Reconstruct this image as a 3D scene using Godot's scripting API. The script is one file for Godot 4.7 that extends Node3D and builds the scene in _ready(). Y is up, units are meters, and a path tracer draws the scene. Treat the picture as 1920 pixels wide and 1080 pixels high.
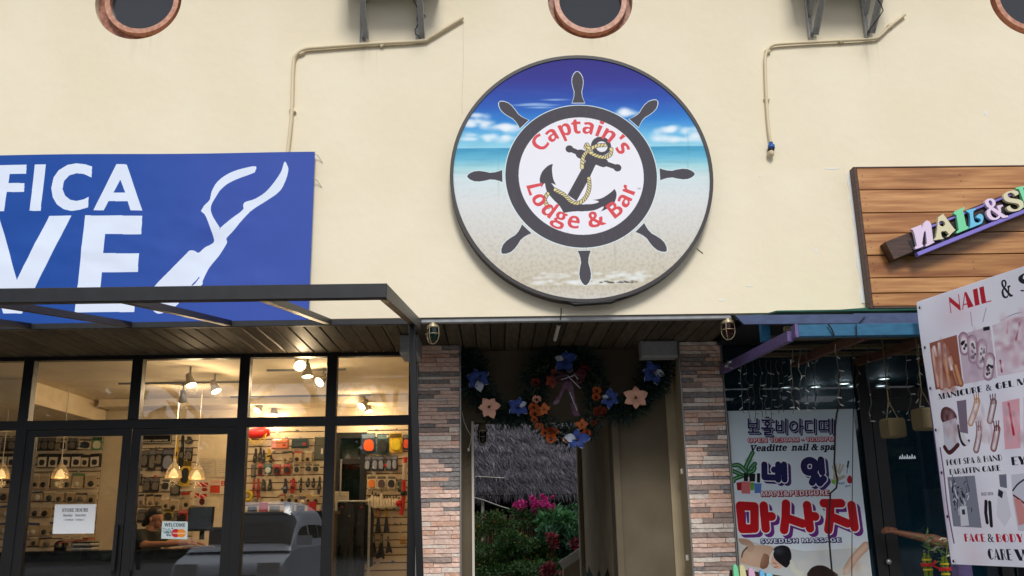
extends Node3D
# ---------------------------------------------------------------- helpers
var M := {}
var taken := {}
var rng := RandomNumberGenerator.new()
var sans := SystemFont.new()
var serif := SystemFont.new()
const ORD := ["first", "second", "third", "fourth", "fifth", "sixth", "seventh", "eighth", "ninth", "tenth", "eleventh", "twelfth", "thirteenth", "fourteenth", "fifteenth", "sixteenth", "seventeenth", "eighteenth", "nineteenth", "twentieth", "twenty-first", "twenty-second", "twenty-third", "twenty-fourth", "twenty-fifth"]

func numbered(called: String, parent: Node) -> String:
	var key := str(parent.get_instance_id()) + called
	var n: int = taken.get(key, 0)
	taken[key] = n + 1
	return called if n == 0 else "%s_%03d" % [called, n]

func tag(o: Node, label: String, category := "", group := "") -> Node:
	o.set_meta("label", label)
	if category: o.set_meta("category", category)
	if group: o.set_meta("group", group)
	return o

func thing(called: String, label: String, category: String, at := Vector3.ZERO, group := "") -> Node3D:
	var o := Node3D.new()
	o.name = numbered(called, self)
	add_child(o, true)
	o.position = at
	tag(o, label, category, group)
	return o

func structure(called: String) -> Node3D:
	var o := Node3D.new()
	o.name = numbered(called, self)
	add_child(o, true)
	o.set_meta("kind", "structure")
	return o

func put(called: String, mesh: Mesh, mat: Material, parent: Node = self) -> MeshInstance3D:
	var o := MeshInstance3D.new()
	o.name = numbered(called, parent)
	o.mesh = mesh
	o.material_override = mat
	parent.add_child(o, true)
	return o

# a body that collects shapes into one mesh; every shape is given in the parent's own metres
class Body:
	var st := SurfaceTool.new()
	var used := false
	func _init() -> void:
		st.begin(Mesh.PRIMITIVE_TRIANGLES)
	func v(p: Vector3, g: int) -> void:
		used = true
		st.set_smooth_group(g)
		st.add_vertex(p)
	func tri(a: Vector3, b: Vector3, c: Vector3, g := 0xFFFFFFFF) -> void:
		v(a, g); v(b, g); v(c, g)
	func quad(a: Vector3, b: Vector3, c: Vector3, d: Vector3, g := 0xFFFFFFFF) -> void:
		tri(a, b, c, g); tri(a, c, d, g)
	# box with chamfered edges along its front face
	func box(c: Vector3, s: Vector3, b := Basis(), ch := 0.0) -> Body:
		var h := s * 0.5
		var p := []
		if ch <= 0.0:
			for k in 8:
				p.append(c + b * Vector3(h.x if k & 1 else -h.x, h.y if k & 2 else -h.y, h.z if k & 4 else -h.z))
			quad(p[4], p[6], p[7], p[5]); quad(p[1], p[3], p[2], p[0])
			quad(p[0], p[2], p[6], p[4]); quad(p[5], p[7], p[3], p[1])
			quad(p[2], p[3], p[7], p[6]); quad(p[4], p[5], p[1], p[0])
			return self
		var e := minf(ch, minf(h.x, minf(h.y, h.z)) * 0.9)
		# three rings: back, front edge, front face
		for k in [[h.x, h.y, -h.z], [h.x, h.y, h.z - e], [h.x - e, h.y - e, h.z]]:
			p.append(c + b * Vector3(-k[0], -k[1], k[2])); p.append(c + b * Vector3(-k[0], k[1], k[2]))
			p.append(c + b * Vector3(k[0], k[1], k[2])); p.append(c + b * Vector3(k[0], -k[1], k[2]))
		for r in 2:
			for k in 4:
				var n := (k + 1) % 4
				quad(p[r * 4 + k], p[r * 4 + n], p[r * 4 + 4 + n], p[r * 4 + 4 + k])
		quad(p[8], p[9], p[10], p[11]); quad(p[3], p[2], p[1], p[0])
		return self
	# bar between two points with a rectangular section (w across, t along the given up)
	func bar(a: Vector3, z: Vector3, w: float, t: float, up := Vector3.UP) -> Body:
		var d := (z - a).normalized()
		var x := up.cross(d).normalized()
		var y := d.cross(x)
		return box((a + z) * 0.5, Vector3(w, t, a.distance_to(z)), Basis(x, y, d))
	func tube(pts: PackedVector3Array, r: float, sides := 8, taper := 1.0, g := 1) -> Body:
		var n := pts.size()
		var x := Vector3.ZERO
		var old := []
		for i in n:
			var d := (pts[mini(i + 1, n - 1)] - pts[maxi(i - 1, 0)]).normalized()
			if x == Vector3.ZERO:
				x = d.cross(Vector3.UP if absf(d.y) < 0.9 else Vector3.RIGHT).normalized()
			x = (x - d * x.dot(d)).normalized()
			var y := d.cross(x)
			var rr := r * lerpf(1.0, taper, float(i) / maxi(1, n - 1))
			var ring := []
			for k in sides:
				var a := TAU * k / sides
				ring.append(pts[i] + (x * cos(a) + y * sin(a)) * rr)
			if i > 0:
				for k in sides:
					var m := (k + 1) % sides
					quad(old[k], old[m], ring[m], ring[k], g)
			if i == 0 or i == n - 1:
				for k in sides:
					var m := (k + 1) % sides
					if i == 0: tri(pts[i], ring[m], ring[k])
					else: tri(pts[i], ring[k], ring[m])
			old = ring
		return self
	# profile of (radius, height) turned about b's y axis through c
	func lathe(prof: PackedVector2Array, c := Vector3.ZERO, b := Basis(), sides := 16, g := 1) -> Body:
		for i in prof.size() - 1:
			for k in sides:
				var a0 := TAU * k / sides
				var a1 := TAU * (k + 1) / sides
				var f := func(q: Vector2, a: float) -> Vector3: return c + b * Vector3(q.x * cos(a), q.y, q.x * sin(a))
				var p0: Vector3 = f.call(prof[i], a0)
				var p1: Vector3 = f.call(prof[i], a1)
				var p2: Vector3 = f.call(prof[i + 1], a1)
				var p3: Vector3 = f.call(prof[i + 1], a0)
				if prof[i].x > 0.0001: tri(p0, p2, p1, g)
				if prof[i + 1].x > 0.0001: tri(p0, p3, p2, g)
		return self
	# flat outline in x, y pushed from z0 to z1; bevelled front edge
	func prism(poly: PackedVector2Array, z0: float, z1: float, t := Transform3D(), hole := PackedVector2Array()) -> Body:
		if Geometry2D.is_polygon_clockwise(poly):
			poly = poly.duplicate(); poly.reverse()
		var flat := poly
		if hole.size():
			flat = bridged(poly, hole)
		var ix := Geometry2D.triangulate_polygon(flat)
		for i in range(0, ix.size(), 3):
			var a := flat[ix[i]]
			var bb := flat[ix[i + 1]]
			var cc := flat[ix[i + 2]]
			if (bb - a).cross(cc - a) > 0.0:
				var s := bb; bb = cc; cc = s
			tri(t * Vector3(a.x, a.y, z1), t * Vector3(bb.x, bb.y, z1), t * Vector3(cc.x, cc.y, z1))
			tri(t * Vector3(a.x, a.y, z0), t * Vector3(cc.x, cc.y, z0), t * Vector3(bb.x, bb.y, z0))
		for ring in [poly, hole]:
			for i in ring.size():
				var a: Vector2 = ring[i]
				var bb: Vector2 = ring[(i + 1) % ring.size()]
				quad(t * Vector3(a.x, a.y, z0), t * Vector3(a.x, a.y, z1), t * Vector3(bb.x, bb.y, z1), t * Vector3(bb.x, bb.y, z0))
		return self
	func bridged(poly: PackedVector2Array, hole: PackedVector2Array) -> PackedVector2Array:
		if not Geometry2D.is_polygon_clockwise(hole):
			hole = hole.duplicate(); hole.reverse()
		var bi := 0
		var bj := 0
		var best := INF
		for i in poly.size():
			for j in hole.size():
				var d := poly[i].distance_squared_to(hole[j])
				if d < best: best = d; bi = i; bj = j
		var out := PackedVector2Array()
		for i in bi + 1: out.append(poly[i])
		for j in hole.size() + 1: out.append(hole[(bj + j) % hole.size()])
		for i in range(bi, poly.size()): out.append(poly[i])
		return out
	func mesh() -> ArrayMesh:
		st.generate_normals()
		return st.commit()

# a sheet of cells with texture coordinates; f(u, v) gives the point, u to the right and v downwards
func sheet(f: Callable, nu: int, nv: int) -> ArrayMesh:
	var st := SurfaceTool.new()
	st.begin(Mesh.PRIMITIVE_TRIANGLES)
	st.set_smooth_group(1)
	for j in nv:
		for i in nu:
			for k in [[0, 0], [1, 0], [1, 1], [0, 0], [1, 1], [0, 1]]:
				var u := float(i + k[0]) / nu
				var w := float(j + k[1]) / nv
				st.set_uv(Vector2(u, w))
				st.add_vertex(f.call(u, w))
	st.generate_normals()
	return st.commit()

func curve(p: PackedVector2Array, closed := true, n := 5) -> PackedVector2Array:
	var out := PackedVector2Array()
	var c := p.size()
	for i in (c if closed else c - 1):
		var a := p[(i - 1 + c) % c] if closed else p[maxi(i - 1, 0)]
		var d := p[(i + 2) % c] if closed else p[mini(i + 2, c - 1)]
		for k in n:
			out.append(p[i].cubic_interpolate(p[(i + 1) % c], a, d, float(k) / n))
	if not closed: out.append(p[c - 1])
	return out

func circle(c: Vector2, r: float, n := 40, ry := -1.0) -> PackedVector2Array:
	var out := PackedVector2Array()
	for k in n:
		out.append(c + Vector2(cos(TAU * k / n) * r, sin(TAU * k / n) * (r if ry < 0 else ry)))
	return out

func sag(a: Vector3, b: Vector3, drop: float, n := 10) -> PackedVector3Array:
	var out := PackedVector3Array()
	for i in n + 1:
		var t := float(i) / n
		out.append(a.lerp(b, t) + Vector3(0, -drop * 4.0 * t * (1.0 - t), 0))
	return out

func wiggle(a: Vector3, b: Vector3, amp: float, n := 8) -> PackedVector3Array:
	var out := PackedVector3Array()
	for i in n + 1:
		var w := amp if i > 0 and i < n else 0.0
		out.append(a.lerp(b, float(i) / n) + Vector3(rng.randf_range(-w, w), 0, rng.randf_range(-w, w)))
	return out

# a printed sheet: plane coordinates in metres, o its top left corner
class Print:
	var im: Image
	var o: Vector2
	var s: float
	var w: int
	var h: int
	func _init(origin: Vector2, size: Vector2, scale: float, ground: Color) -> void:
		o = origin; s = scale
		w = ceili(size.x * s); h = ceili(size.y * s)
		im = Image.create(w, h, false, Image.FORMAT_RGB8)
		im.fill(ground)
	func fill(contours: Array, col: Color) -> void:
		var lo := h
		var hi := -1
		var rings := []
		for c in contours:
			var q := PackedVector2Array()
			for p in c:
				var z := Vector2((p.x - o.x) * s, (o.y - p.y) * s)
				q.append(z)
				lo = mini(lo, floori(z.y)); hi = maxi(hi, ceili(z.y))
			rings.append(q)
		lo = maxi(lo, 0); hi = mini(hi, h - 1)
		if hi < lo: return
		var rows := []
		rows.resize(hi - lo + 1)
		for q in rings:
			var n: int = q.size()
			for i in n:
				var a: Vector2 = q[i]
				var b: Vector2 = q[(i + 1) % n]
				if a.y > b.y: var t := a; a = b; b = t
				var y0 := maxi(ceili(a.y - 0.5), lo)
				var y1 := mini(ceili(b.y - 0.5) - 1, hi)
				if y1 < y0: continue
				var k := (b.x - a.x) / (b.y - a.y)
				for y in range(y0, y1 + 1):
					if rows[y - lo] == null: rows[y - lo] = []
					rows[y - lo].append(a.x + (y + 0.5 - a.y) * k)
		for r in rows.size():
			if rows[r] == null: continue
			rows[r].sort()
			for i in range(0, rows[r].size() - 1, 2):
				var x0 := maxi(ceili(rows[r][i] - 0.5), 0)
				var x1 := mini(ceili(rows[r][i + 1] - 0.5), w)
				if x1 > x0: im.fill_rect(Rect2i(x0, r + lo, x1 - x0, 1), col)
	func line(pts: PackedVector2Array, width: float, col: Color) -> void:
		var q := PackedVector2Array()
		for p in pts: q.append(p * 1000.0)
		var out := []
		for g in Geometry2D.offset_polyline(q, width * 500.0, Geometry2D.JOIN_ROUND, Geometry2D.END_ROUND):
			var e := PackedVector2Array()
			for p in g: e.append(p / 1000.0)
			out.append(e)
		fill(out, col)
	# limb or rounded thing in a picture: nested lines from the edge tone to the inner tone
	func round_line(pts: PackedVector2Array, width: float, edge: Color, inner: Color) -> void:
		for k in 5:
			line(pts, width * (1.0 - 0.17 * k), edge.lerp(inner, k / 4.0))
	# soft spot of colour, blended
	func spot(c: Vector2, rx: float, ry: float, col: Color, power := 1.0) -> void:
		var z := Vector2((c.x - o.x) * s, (o.y - c.y) * s)
		for y in range(maxi(0, floori(z.y - ry * s)), mini(h, ceili(z.y + ry * s))):
			for x in range(maxi(0, floori(z.x - rx * s)), mini(w, ceili(z.x + rx * s))):
				var d := Vector2((x - z.x) / (rx * s), (y - z.y) / (ry * s)).length()
				if d < 1.0:
					im.set_pixel(x, y, im.get_pixel(x, y).lerp(col, pow(1.0 - d, power) * col.a))
	func texture(halve := true) -> ImageTexture:
		if halve: im.resize(w / 2, h / 2, Image.INTERPOLATE_BILINEAR)
		return ImageTexture.create_from_image(im)

# lettering as triangles in ems, x from 0, baseline at 0
func letters(s: String, font: Font) -> Array:
	var t := TextMesh.new()
	t.text = s
	t.font = font
	t.font_size = 64
	t.pixel_size = 1.0 / 64.0
	t.depth = 0.02
	t.curve_step = 1.0
	t.horizontal_alignment = HORIZONTAL_ALIGNMENT_LEFT
	t.vertical_alignment = VERTICAL_ALIGNMENT_BOTTOM
	var a := t.get_mesh_arrays()
	var p: PackedVector3Array = a[Mesh.ARRAY_VERTEX]
	var nn: PackedVector3Array = a[Mesh.ARRAY_NORMAL]
	var ix: PackedInt32Array = a[Mesh.ARRAY_INDEX]
	var out := []
	for i in range(0, ix.size(), 3):
		if nn[ix[i]].z > 0.5:
			out.append(PackedVector2Array([Vector2(p[ix[i]].x, p[ix[i]].y), Vector2(p[ix[i + 1]].x, p[ix[i + 1]].y), Vector2(p[ix[i + 2]].x, p[ix[i + 2]].y)]))
	return out

func extent(tris: Array) -> Rect2:
	var r := Rect2(tris[0][0], Vector2.ZERO)
	for t in tris:
		for p in t: r = r.expand(p)
	return r

# word set so that it fills the box from lo (left, bottom) to hi (right, top); slant leans it, skew lifts its right end
func word(pr: Print, s: String, font: Font, lo: Vector2, hi: Vector2, col: Color, grow := 0.0, slant := 0.0, skew := 0.0) -> void:
	var tris := letters(s, font)
	if tris.is_empty(): return
	var r := extent(tris)
	for off in ([Vector2.ZERO] if grow == 0.0 else Array(circle(Vector2.ZERO, grow, 10))):
		for t in tris:
			var q := PackedVector2Array()
			for p in t:
				var z := Vector2((p.x - r.position.x) / r.size.x, (p.y - r.position.y) / r.size.y)
				q.append(Vector2(lerpf(lo.x, hi.x, z.x) + slant * z.y * (hi.y - lo.y), lerpf(lo.y, hi.y, z.y) + skew * z.x) + off)
			pr.fill([q], col)

# ---------------------------------------------------------------- bodies of people: tapered capsules joined by a smooth minimum, meshed as surface nets
func flesh(bones: Array, cell: float, k: float, st: SurfaceTool) -> void:
	var lo := Vector3.INF
	var hi := -Vector3.INF
	for b in bones:
		for e in 2:
			var r: float = b[2 + e] + 3.0 * k
			lo = lo.min(b[e] - Vector3(r, r, r)); hi = hi.max(b[e] + Vector3(r, r, r))
	var n := Vector3i(((hi - lo) / cell).ceil()) + Vector3i.ONE * 2
	var f := PackedFloat32Array()
	f.resize(n.x * n.y * n.z)
	for b in bones:
		var a: Vector3 = b[0]
		var z: Vector3 = b[1]
		var r: float = maxf(b[2], b[3]) + 4.0 * k
		var p0 := Vector3i(((a.min(z) - Vector3(r, r, r) - lo) / cell).floor()).clamp(Vector3i.ZERO, n - Vector3i.ONE)
		var p1 := Vector3i(((a.max(z) + Vector3(r, r, r) - lo) / cell).ceil()).clamp(Vector3i.ZERO, n - Vector3i.ONE)
		var d := z - a
		var dd := maxf(d.length_squared(), 1e-9)
		for y in range(p0.y, p1.y + 1):
			for zz in range(p0.z, p1.z + 1):
				for x in range(p0.x, p1.x + 1):
					var p := lo + Vector3(x, y, zz) * cell
					var t := clampf((p - a).dot(d) / dd, 0.0, 1.0)
					var q := p.distance_to(a + d * t) - lerpf(b[2], b[3], t)
					f[(y * n.z + zz) * n.x + x] += exp(-q / k)
	var id := PackedInt32Array()
	id.resize(f.size())
	id.fill(-1)
	var pts := PackedVector3Array()
	var edge := [[0, 1], [2, 3], [4, 5], [6, 7], [0, 2], [1, 3], [4, 6], [5, 7], [0, 4], [1, 5], [2, 6], [3, 7]]
	var step := [0, 1, n.x, n.x + 1, n.x * n.z, n.x * n.z + 1, n.x * n.z + n.x, n.x * n.z + n.x + 1]
	var wh := [Vector3(0, 0, 0), Vector3(1, 0, 0), Vector3(0, 0, 1), Vector3(1, 0, 1), Vector3(0, 1, 0), Vector3(1, 1, 0), Vector3(0, 1, 1), Vector3(1, 1, 1)]
	for y in n.y - 1:
		for zz in n.z - 1:
			for x in n.x - 1:
				var i := (y * n.z + zz) * n.x + x
				var c := 0
				for s in step: c += 1 if f[i + s] > 1.0 else 0
				if c == 0 or c == 8: continue
				var sum := Vector3.ZERO
				var m := 0
				for e in edge:
					var u := log(maxf(f[i + step[e[0]]], 1e-20))
					var w := log(maxf(f[i + step[e[1]]], 1e-20))
					if (u > 0.0) != (w > 0.0):
						sum += wh[e[0]].lerp(wh[e[1]], clampf(u / (u - w), 0.0, 1.0)); m += 1
				id[i] = pts.size()
				pts.append(lo + (Vector3(x, y, zz) + sum / m) * cell)
	st.set_smooth_group(1)
	var ax := [1, n.x * n.z, n.x]
	for y in range(1, n.y - 1):
		for zz in range(1, n.z - 1):
			for x in range(1, n.x - 1):
				var i := (y * n.z + zz) * n.x + x
				var inside := f[i] > 1.0
				for e in 3:
					if (f[i + ax[e]] > 1.0) == inside: continue
					var u: int = ax[(e + 1) % 3]
					var w: int = ax[(e + 2) % 3]
					var q := [id[i], id[i - u], id[i - u - w], id[i - w]]
					if q.min() < 0: continue
					if inside: q.reverse()
					for t in [q[0], q[1], q[2], q[0], q[2], q[3]]: st.add_vertex(pts[t])

func flesh_mesh(parts: Array) -> ArrayMesh:
	var st := SurfaceTool.new()
	st.begin(Mesh.PRIMITIVE_TRIANGLES)
	for p in parts: flesh(p[0], p[1], p[2], st)
	st.generate_normals()
	return st.commit()

# ---------------------------------------------------------------- materials
func noise_tex(freq: float, lo: Color, hi: Color, octaves := 4, sx := 0, kind := FastNoiseLite.TYPE_SIMPLEX_SMOOTH, size := 512) -> NoiseTexture2D:
	var n := FastNoiseLite.new()
	n.noise_type = kind
	n.frequency = freq
	n.seed = sx
	n.fractal_octaves = octaves
	var g := Gradient.new()
	g.set_color(0, lo); g.set_color(1, hi)
	g.set_offset(0, 0.15); g.set_offset(1, 0.85)
	var t := NoiseTexture2D.new()
	t.width = size; t.height = size
	t.seamless = true
	t.noise = n
	t.color_ramp = g
	return t

func plain(col: Color, rough := 0.7, metal := 0.0) -> StandardMaterial3D:
	var m := StandardMaterial3D.new()
	m.albedo_color = col
	m.roughness = rough
	m.metallic = metal
	return m

# surface whose colour wanders between two tones, mapped on world metres
func mottled(lo: Color, hi: Color, freq: float, scale: Vector3, rough := 0.8, relief := 0.0, seed_ := 0, octaves := 5) -> StandardMaterial3D:
	var m := plain(Color.WHITE, rough)
	m.albedo_texture = noise_tex(freq, lo, hi, octaves, seed_)
	m.uv1_triplanar = true
	m.uv1_world_triplanar = true
	m.uv1_scale = scale
	if relief != 0.0:
		m.heightmap_enabled = true
		m.heightmap_texture = m.albedo_texture
		m.heightmap_scale = relief
	return m

func printed(tex: Texture2D, rough := 0.6) -> StandardMaterial3D:
	var m := plain(Color.WHITE, rough)
	m.albedo_texture = tex
	m.metallic_specular = 0.3
	m.texture_repeat = false
	return m

func glass(alpha: float, col := Color.WHITE) -> StandardMaterial3D:
	var m := plain(Color(col.r, col.g, col.b, alpha), 0.0)
	m.transparency = BaseMaterial3D.TRANSPARENCY_ALPHA
	return m

func glowing(col: Color, energy: float) -> StandardMaterial3D:
	var m := plain(Color(0.9, 0.88, 0.8), 0.5)
	m.emission_enabled = true
	m.emission = col
	m.emission_energy_multiplier = energy
	return m

func make_materials() -> void:
	M.plaster = mottled(Color(0.918, 0.872, 0.765), Color(0.938, 0.898, 0.80), 0.006, Vector3(0.22, 0.22, 0.22), 0.85, 0.0, 3)
	M.plaster.heightmap_enabled = true
	M.plaster.heightmap_texture = noise_tex(0.06, Color.BLACK, Color.WHITE, 4, 90)
	M.plaster.heightmap_scale = 0.13
	M.passage = mottled(Color(0.36, 0.32, 0.255), Color(0.41, 0.365, 0.295), 0.008, Vector3(0.4, 0.4, 0.4), 0.85, 0.1, 4)  # shade of the recess is put into this beige
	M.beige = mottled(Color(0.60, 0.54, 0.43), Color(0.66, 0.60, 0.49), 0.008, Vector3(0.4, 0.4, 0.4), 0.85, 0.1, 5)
	M.black_steel = mottled(Color(0.075, 0.08, 0.10), Color(0.115, 0.12, 0.14), 0.02, Vector3(0.7, 0.7, 0.7), 0.42, 0.02, 6)
	M.frame_black = plain(Color(0.06, 0.06, 0.07), 0.4)
	M.soffit = [mottled(Color(0.29, 0.26, 0.22), Color(0.37, 0.335, 0.28), 0.01, Vector3(3, 3, 0.5), 0.55, 0.02, 7), mottled(Color(0.31, 0.28, 0.235), Color(0.40, 0.36, 0.30), 0.01, Vector3(3, 3, 0.5), 0.6, 0.02, 8), mottled(Color(0.265, 0.24, 0.20), Color(0.335, 0.30, 0.25), 0.01, Vector3(3, 3, 0.5), 0.55, 0.02, 9)]
	for sm in M.soffit: sm.metallic_specular = 0.22
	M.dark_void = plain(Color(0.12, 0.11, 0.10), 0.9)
	M.alu = plain(Color(0.62, 0.62, 0.62), 0.35, 0.7)
	M.grey_box = mottled(Color(0.56, 0.57, 0.58), Color(0.62, 0.63, 0.64), 0.02, Vector3(1, 1, 1), 0.5)
	M.galv = mottled(Color(0.64, 0.64, 0.63), Color(0.74, 0.74, 0.73), 0.02, Vector3(2, 2, 2), 0.5, 0.02, 11)
	M.pipe = plain(Color(0.85, 0.79, 0.66), 0.45)
	M.copper_ring = mottled(Color(0.66, 0.44, 0.35), Color(0.84, 0.62, 0.51), 0.012, Vector3(2.5, 2.5, 2.5), 0.45, 0.05, 13)
	M.copper_wood = mottled(Color(0.50, 0.31, 0.24), Color(0.70, 0.49, 0.40), 0.012, Vector3(2.5, 2.5, 2.5), 0.5, 0.05, 12)
	M.dark_glass = glass(0.85, Color(0.19, 0.205, 0.235))  # grey-blue of the mirrored sky put into the pane colour
	M.pane = glass(0.004, Color(0.2, 0.22, 0.22))
	M.tinted = glass(0.5, Color(0.07, 0.19, 0.25))  # real dark tint, with teal of the mirrored sky mixed in
	M.stone = []
	var st := [[Color(0.84, 0.70, 0.63), Color(0.94, 0.82, 0.76)], [Color(0.80, 0.62, 0.53), Color(0.89, 0.74, 0.66)], [Color(0.82, 0.76, 0.71), Color(0.92, 0.88, 0.84)], [Color(0.47, 0.45, 0.45), Color(0.62, 0.60, 0.59)], [Color(0.56, 0.49, 0.46), Color(0.69, 0.61, 0.57)], [Color(0.84, 0.70, 0.63), Color(0.91, 0.82, 0.77)]]
	for i in st.size():
		M.stone.append(mottled(st[i][0], st[i][1], 0.02, Vector3(2.2, 4.0, 2.2), 0.85, 0.5, 20 + i))
	M.wood = []
	for i in 4:
		var d := 0.03 * i
		M.wood.append(mottled(Color(0.62 - d, 0.41 - d, 0.235 - d * 0.7), Color(0.82 - d, 0.61 - d, 0.40 - d), 0.009, Vector3(0.22, 3.0, 2.0), 0.33, 0.03, 30 + i, 6))
	M.dark_wood = mottled(Color(0.20, 0.125, 0.10), Color(0.33, 0.22, 0.18), 0.012, Vector3(0.6, 5, 3), 0.5, 0.05, 36, 6)
	M.brown_wood = mottled(Color(0.28, 0.17, 0.12), Color(0.40, 0.26, 0.18), 0.012, Vector3(0.6, 4, 0.6), 0.7, 0.05, 37, 6)
	M.olive_wood = mottled(Color(0.33, 0.29, 0.20), Color(0.45, 0.40, 0.28), 0.012, Vector3(0.6, 4, 0.6), 0.7, 0.05, 38, 6)
	M.lilac = plain(Color(0.50, 0.45, 0.78), 0.5)
	M.purple = mottled(Color(0.34, 0.285, 0.46), Color(0.40, 0.34, 0.53), 0.02, Vector3(0.8, 2, 0.8), 0.55, 0.05, 39)
	M.sky_blue = mottled(Color(0.07, 0.335, 0.47), Color(0.10, 0.39, 0.53), 0.02, Vector3(0.8, 2, 0.8), 0.5, 0.05, 40)
	M.slate_blue = mottled(Color(0.20, 0.26, 0.40), Color(0.25, 0.315, 0.46), 0.02, Vector3(0.8, 2, 0.8), 0.5, 0.05, 41)
	M.green_roof = mottled(Color(0.06, 0.30, 0.24), Color(0.10, 0.37, 0.30), 0.02, Vector3(0.8, 2, 0.8), 0.5, 0.05, 42)
	M.white = plain(Color(0.90, 0.90, 0.89), 0.6)
	M.off_white = plain(Color(0.82, 0.80, 0.75), 0.6)
	M.grey = plain(Color(0.45, 0.46, 0.48), 0.6)
	M.black = plain(Color(0.07, 0.07, 0.08), 0.6)
	M.red = plain(Color(0.76, 0.12, 0.12), 0.5)
	M.cable = plain(Color(0.08, 0.08, 0.08), 0.6)
	M.shop_wall = mottled(Color(0.86, 0.80, 0.68), Color(0.90, 0.84, 0.73), 0.01, Vector3(0.4, 0.4, 0.4), 0.8, 0.05, 44)
	M.slat = plain(Color(0.86, 0.80, 0.69), 0.55)
	M.concrete = mottled(Color(0.45, 0.44, 0.42), Color(0.56, 0.55, 0.52), 0.01, Vector3(0.3, 0.3, 0.3), 0.9, 0.2, 45)
	M.asphalt = mottled(Color(0.20, 0.20, 0.21), Color(0.28, 0.28, 0.29), 0.03, Vector3(0.3, 0.3, 0.3), 0.95, 0.3, 46)
	M.garden = mottled(Color(0.16, 0.17, 0.08), Color(0.28, 0.26, 0.15), 0.02, Vector3(0.4, 0.4, 0.4), 0.95, 0.6, 47)

func _ready() -> void:
	rng.seed = 7
	sans.font_names = ["Droid Sans"]
	sans.font_weight = 700
	serif.font_names = ["Droid Serif"]
	serif.font_weight = 700
	# camera
	var cam := Camera3D.new()
	cam.name = "camera"
	cam.keep_aspect = Camera3D.KEEP_HEIGHT
	cam.fov = 34.966
	cam.far = 400.0
	cam.near = 0.05
	var fw := Vector3(0.0204, 0.25232, -0.96743).normalized()
	var side := Vector3(0.99960, -0.01797, 0.01639)
	side = (side - fw * side.dot(fw)).normalized()
	cam.transform = Transform3D(Basis(side, side.cross(fw), -fw), Vector3(0, 1.2, 7.5))
	add_child(cam)
	cam.current = true
	# overcast sky
	var env := Environment.new()
	env.background_mode = Environment.BG_SKY
	var sky := Sky.new()
	var sm := ProceduralSkyMaterial.new()
	sm.sky_top_color = Color(0.96, 0.97, 1.0)
	sm.sky_horizon_color = Color(0.84, 0.86, 0.90)
	sm.sky_curve = 0.3
	sm.ground_bottom_color = Color(0.28, 0.28, 0.28)
	sm.ground_horizon_color = Color(0.5, 0.5, 0.5)
	sm.sun_angle_max = 1.0
	var cov := NoiseTexture2D.new()
	cov.width = 1024; cov.height = 512; cov.seamless = true
	var cn := FastNoiseLite.new()
	cn.frequency = 0.006; cn.fractal_octaves = 5; cn.seed = 4
	cov.noise = cn
	var cr := Gradient.new()
	cr.set_color(0, Color(0.62, 0.65, 0.70, 1)); cr.set_color(1, Color(0.92, 0.92, 0.92, 1))
	cov.color_ramp = cr
	sm.sky_cover = cov
	sm.sky_cover_modulate = Color(1, 1, 1, 0.12)
	sky.sky_material = sm
	env.sky = sky
	env.background_energy_multiplier = 0.62
	env.tonemap_mode = Environment.TONE_MAPPER_LINEAR
	env.tonemap_exposure = 1.52
	env.sdfgi_enabled = true
	env.ssao_enabled = true
	env.ssil_enabled = true
	var we := WorldEnvironment.new()
	we.name = "environment"
	we.environment = env
	add_child(we)
	var sun := DirectionalLight3D.new()
	sun.name = "sun"
	sun.light_energy = 0.5
	sun.light_color = Color(1.0, 0.985, 0.96)
	sun.light_angular_distance = 17.0
	sun.rotation_degrees = Vector3(-41, 4, 0)
	sun.shadow_enabled = true
	sun.sky_mode = DirectionalLight3D.SKY_MODE_LIGHT_ONLY
	add_child(sun)
	make_materials()
	building()
	front_details()
	shop()
	salon()
	garden()
	street()

func ring_wall(b: Body, holes: Array, x0: float, x1: float, y0: float, y1: float, z0: float, z1: float, r: float) -> void:
	# a band of wall with round holes, cut in halves at every hole's centre line
	var xs := [x0]
	for h in holes: xs.append(h.x)
	xs.append(x1)
	for i in xs.size() - 1:
		var p := PackedVector2Array()
		var left := i > 0
		var right := i < xs.size() - 2
		p.append(Vector2(xs[i], y0))
		p.append(Vector2(xs[i + 1], y0))
		if right:
			for k in 33:
				var a := -PI / 2 - PI * k / 32.0
				p.append(holes[i] + Vector2(cos(a), sin(a)) * r)
		p.append(Vector2(xs[i + 1], y1))
		p.append(Vector2(xs[i], y1))
		if left:
			for k in 33:
				var a := PI / 2 - PI * k / 32.0
				p.append(holes[i - 1] + Vector2(cos(a), sin(a)) * r)
		b.prism(p, z0, z1)

func annulus(b: Body, c: Vector2, ro: float, ri: float, z0: float, z1: float, n := 64) -> void:
	for k in n:
		var a := Vector2(cos(TAU * k / n), sin(TAU * k / n))
		var d := Vector2(cos(TAU * (k + 1) / n), sin(TAU * (k + 1) / n))
		var f := func(v: Vector2, r: float, z: float) -> Vector3: return Vector3(c.x + v.x * r, c.y + v.y * r, z)
		b.quad(f.call(a, ro, z1), f.call(d, ro, z1), f.call(d, ri, z1), f.call(a, ri, z1), 3)
		b.quad(f.call(a, ro, z0), f.call(d, ro, z0), f.call(d, ro, z1), f.call(a, ro, z1), 1)
		b.quad(f.call(a, ri, z1), f.call(d, ri, z1), f.call(d, ri, z0), f.call(a, ri, z0), 2)

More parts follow.
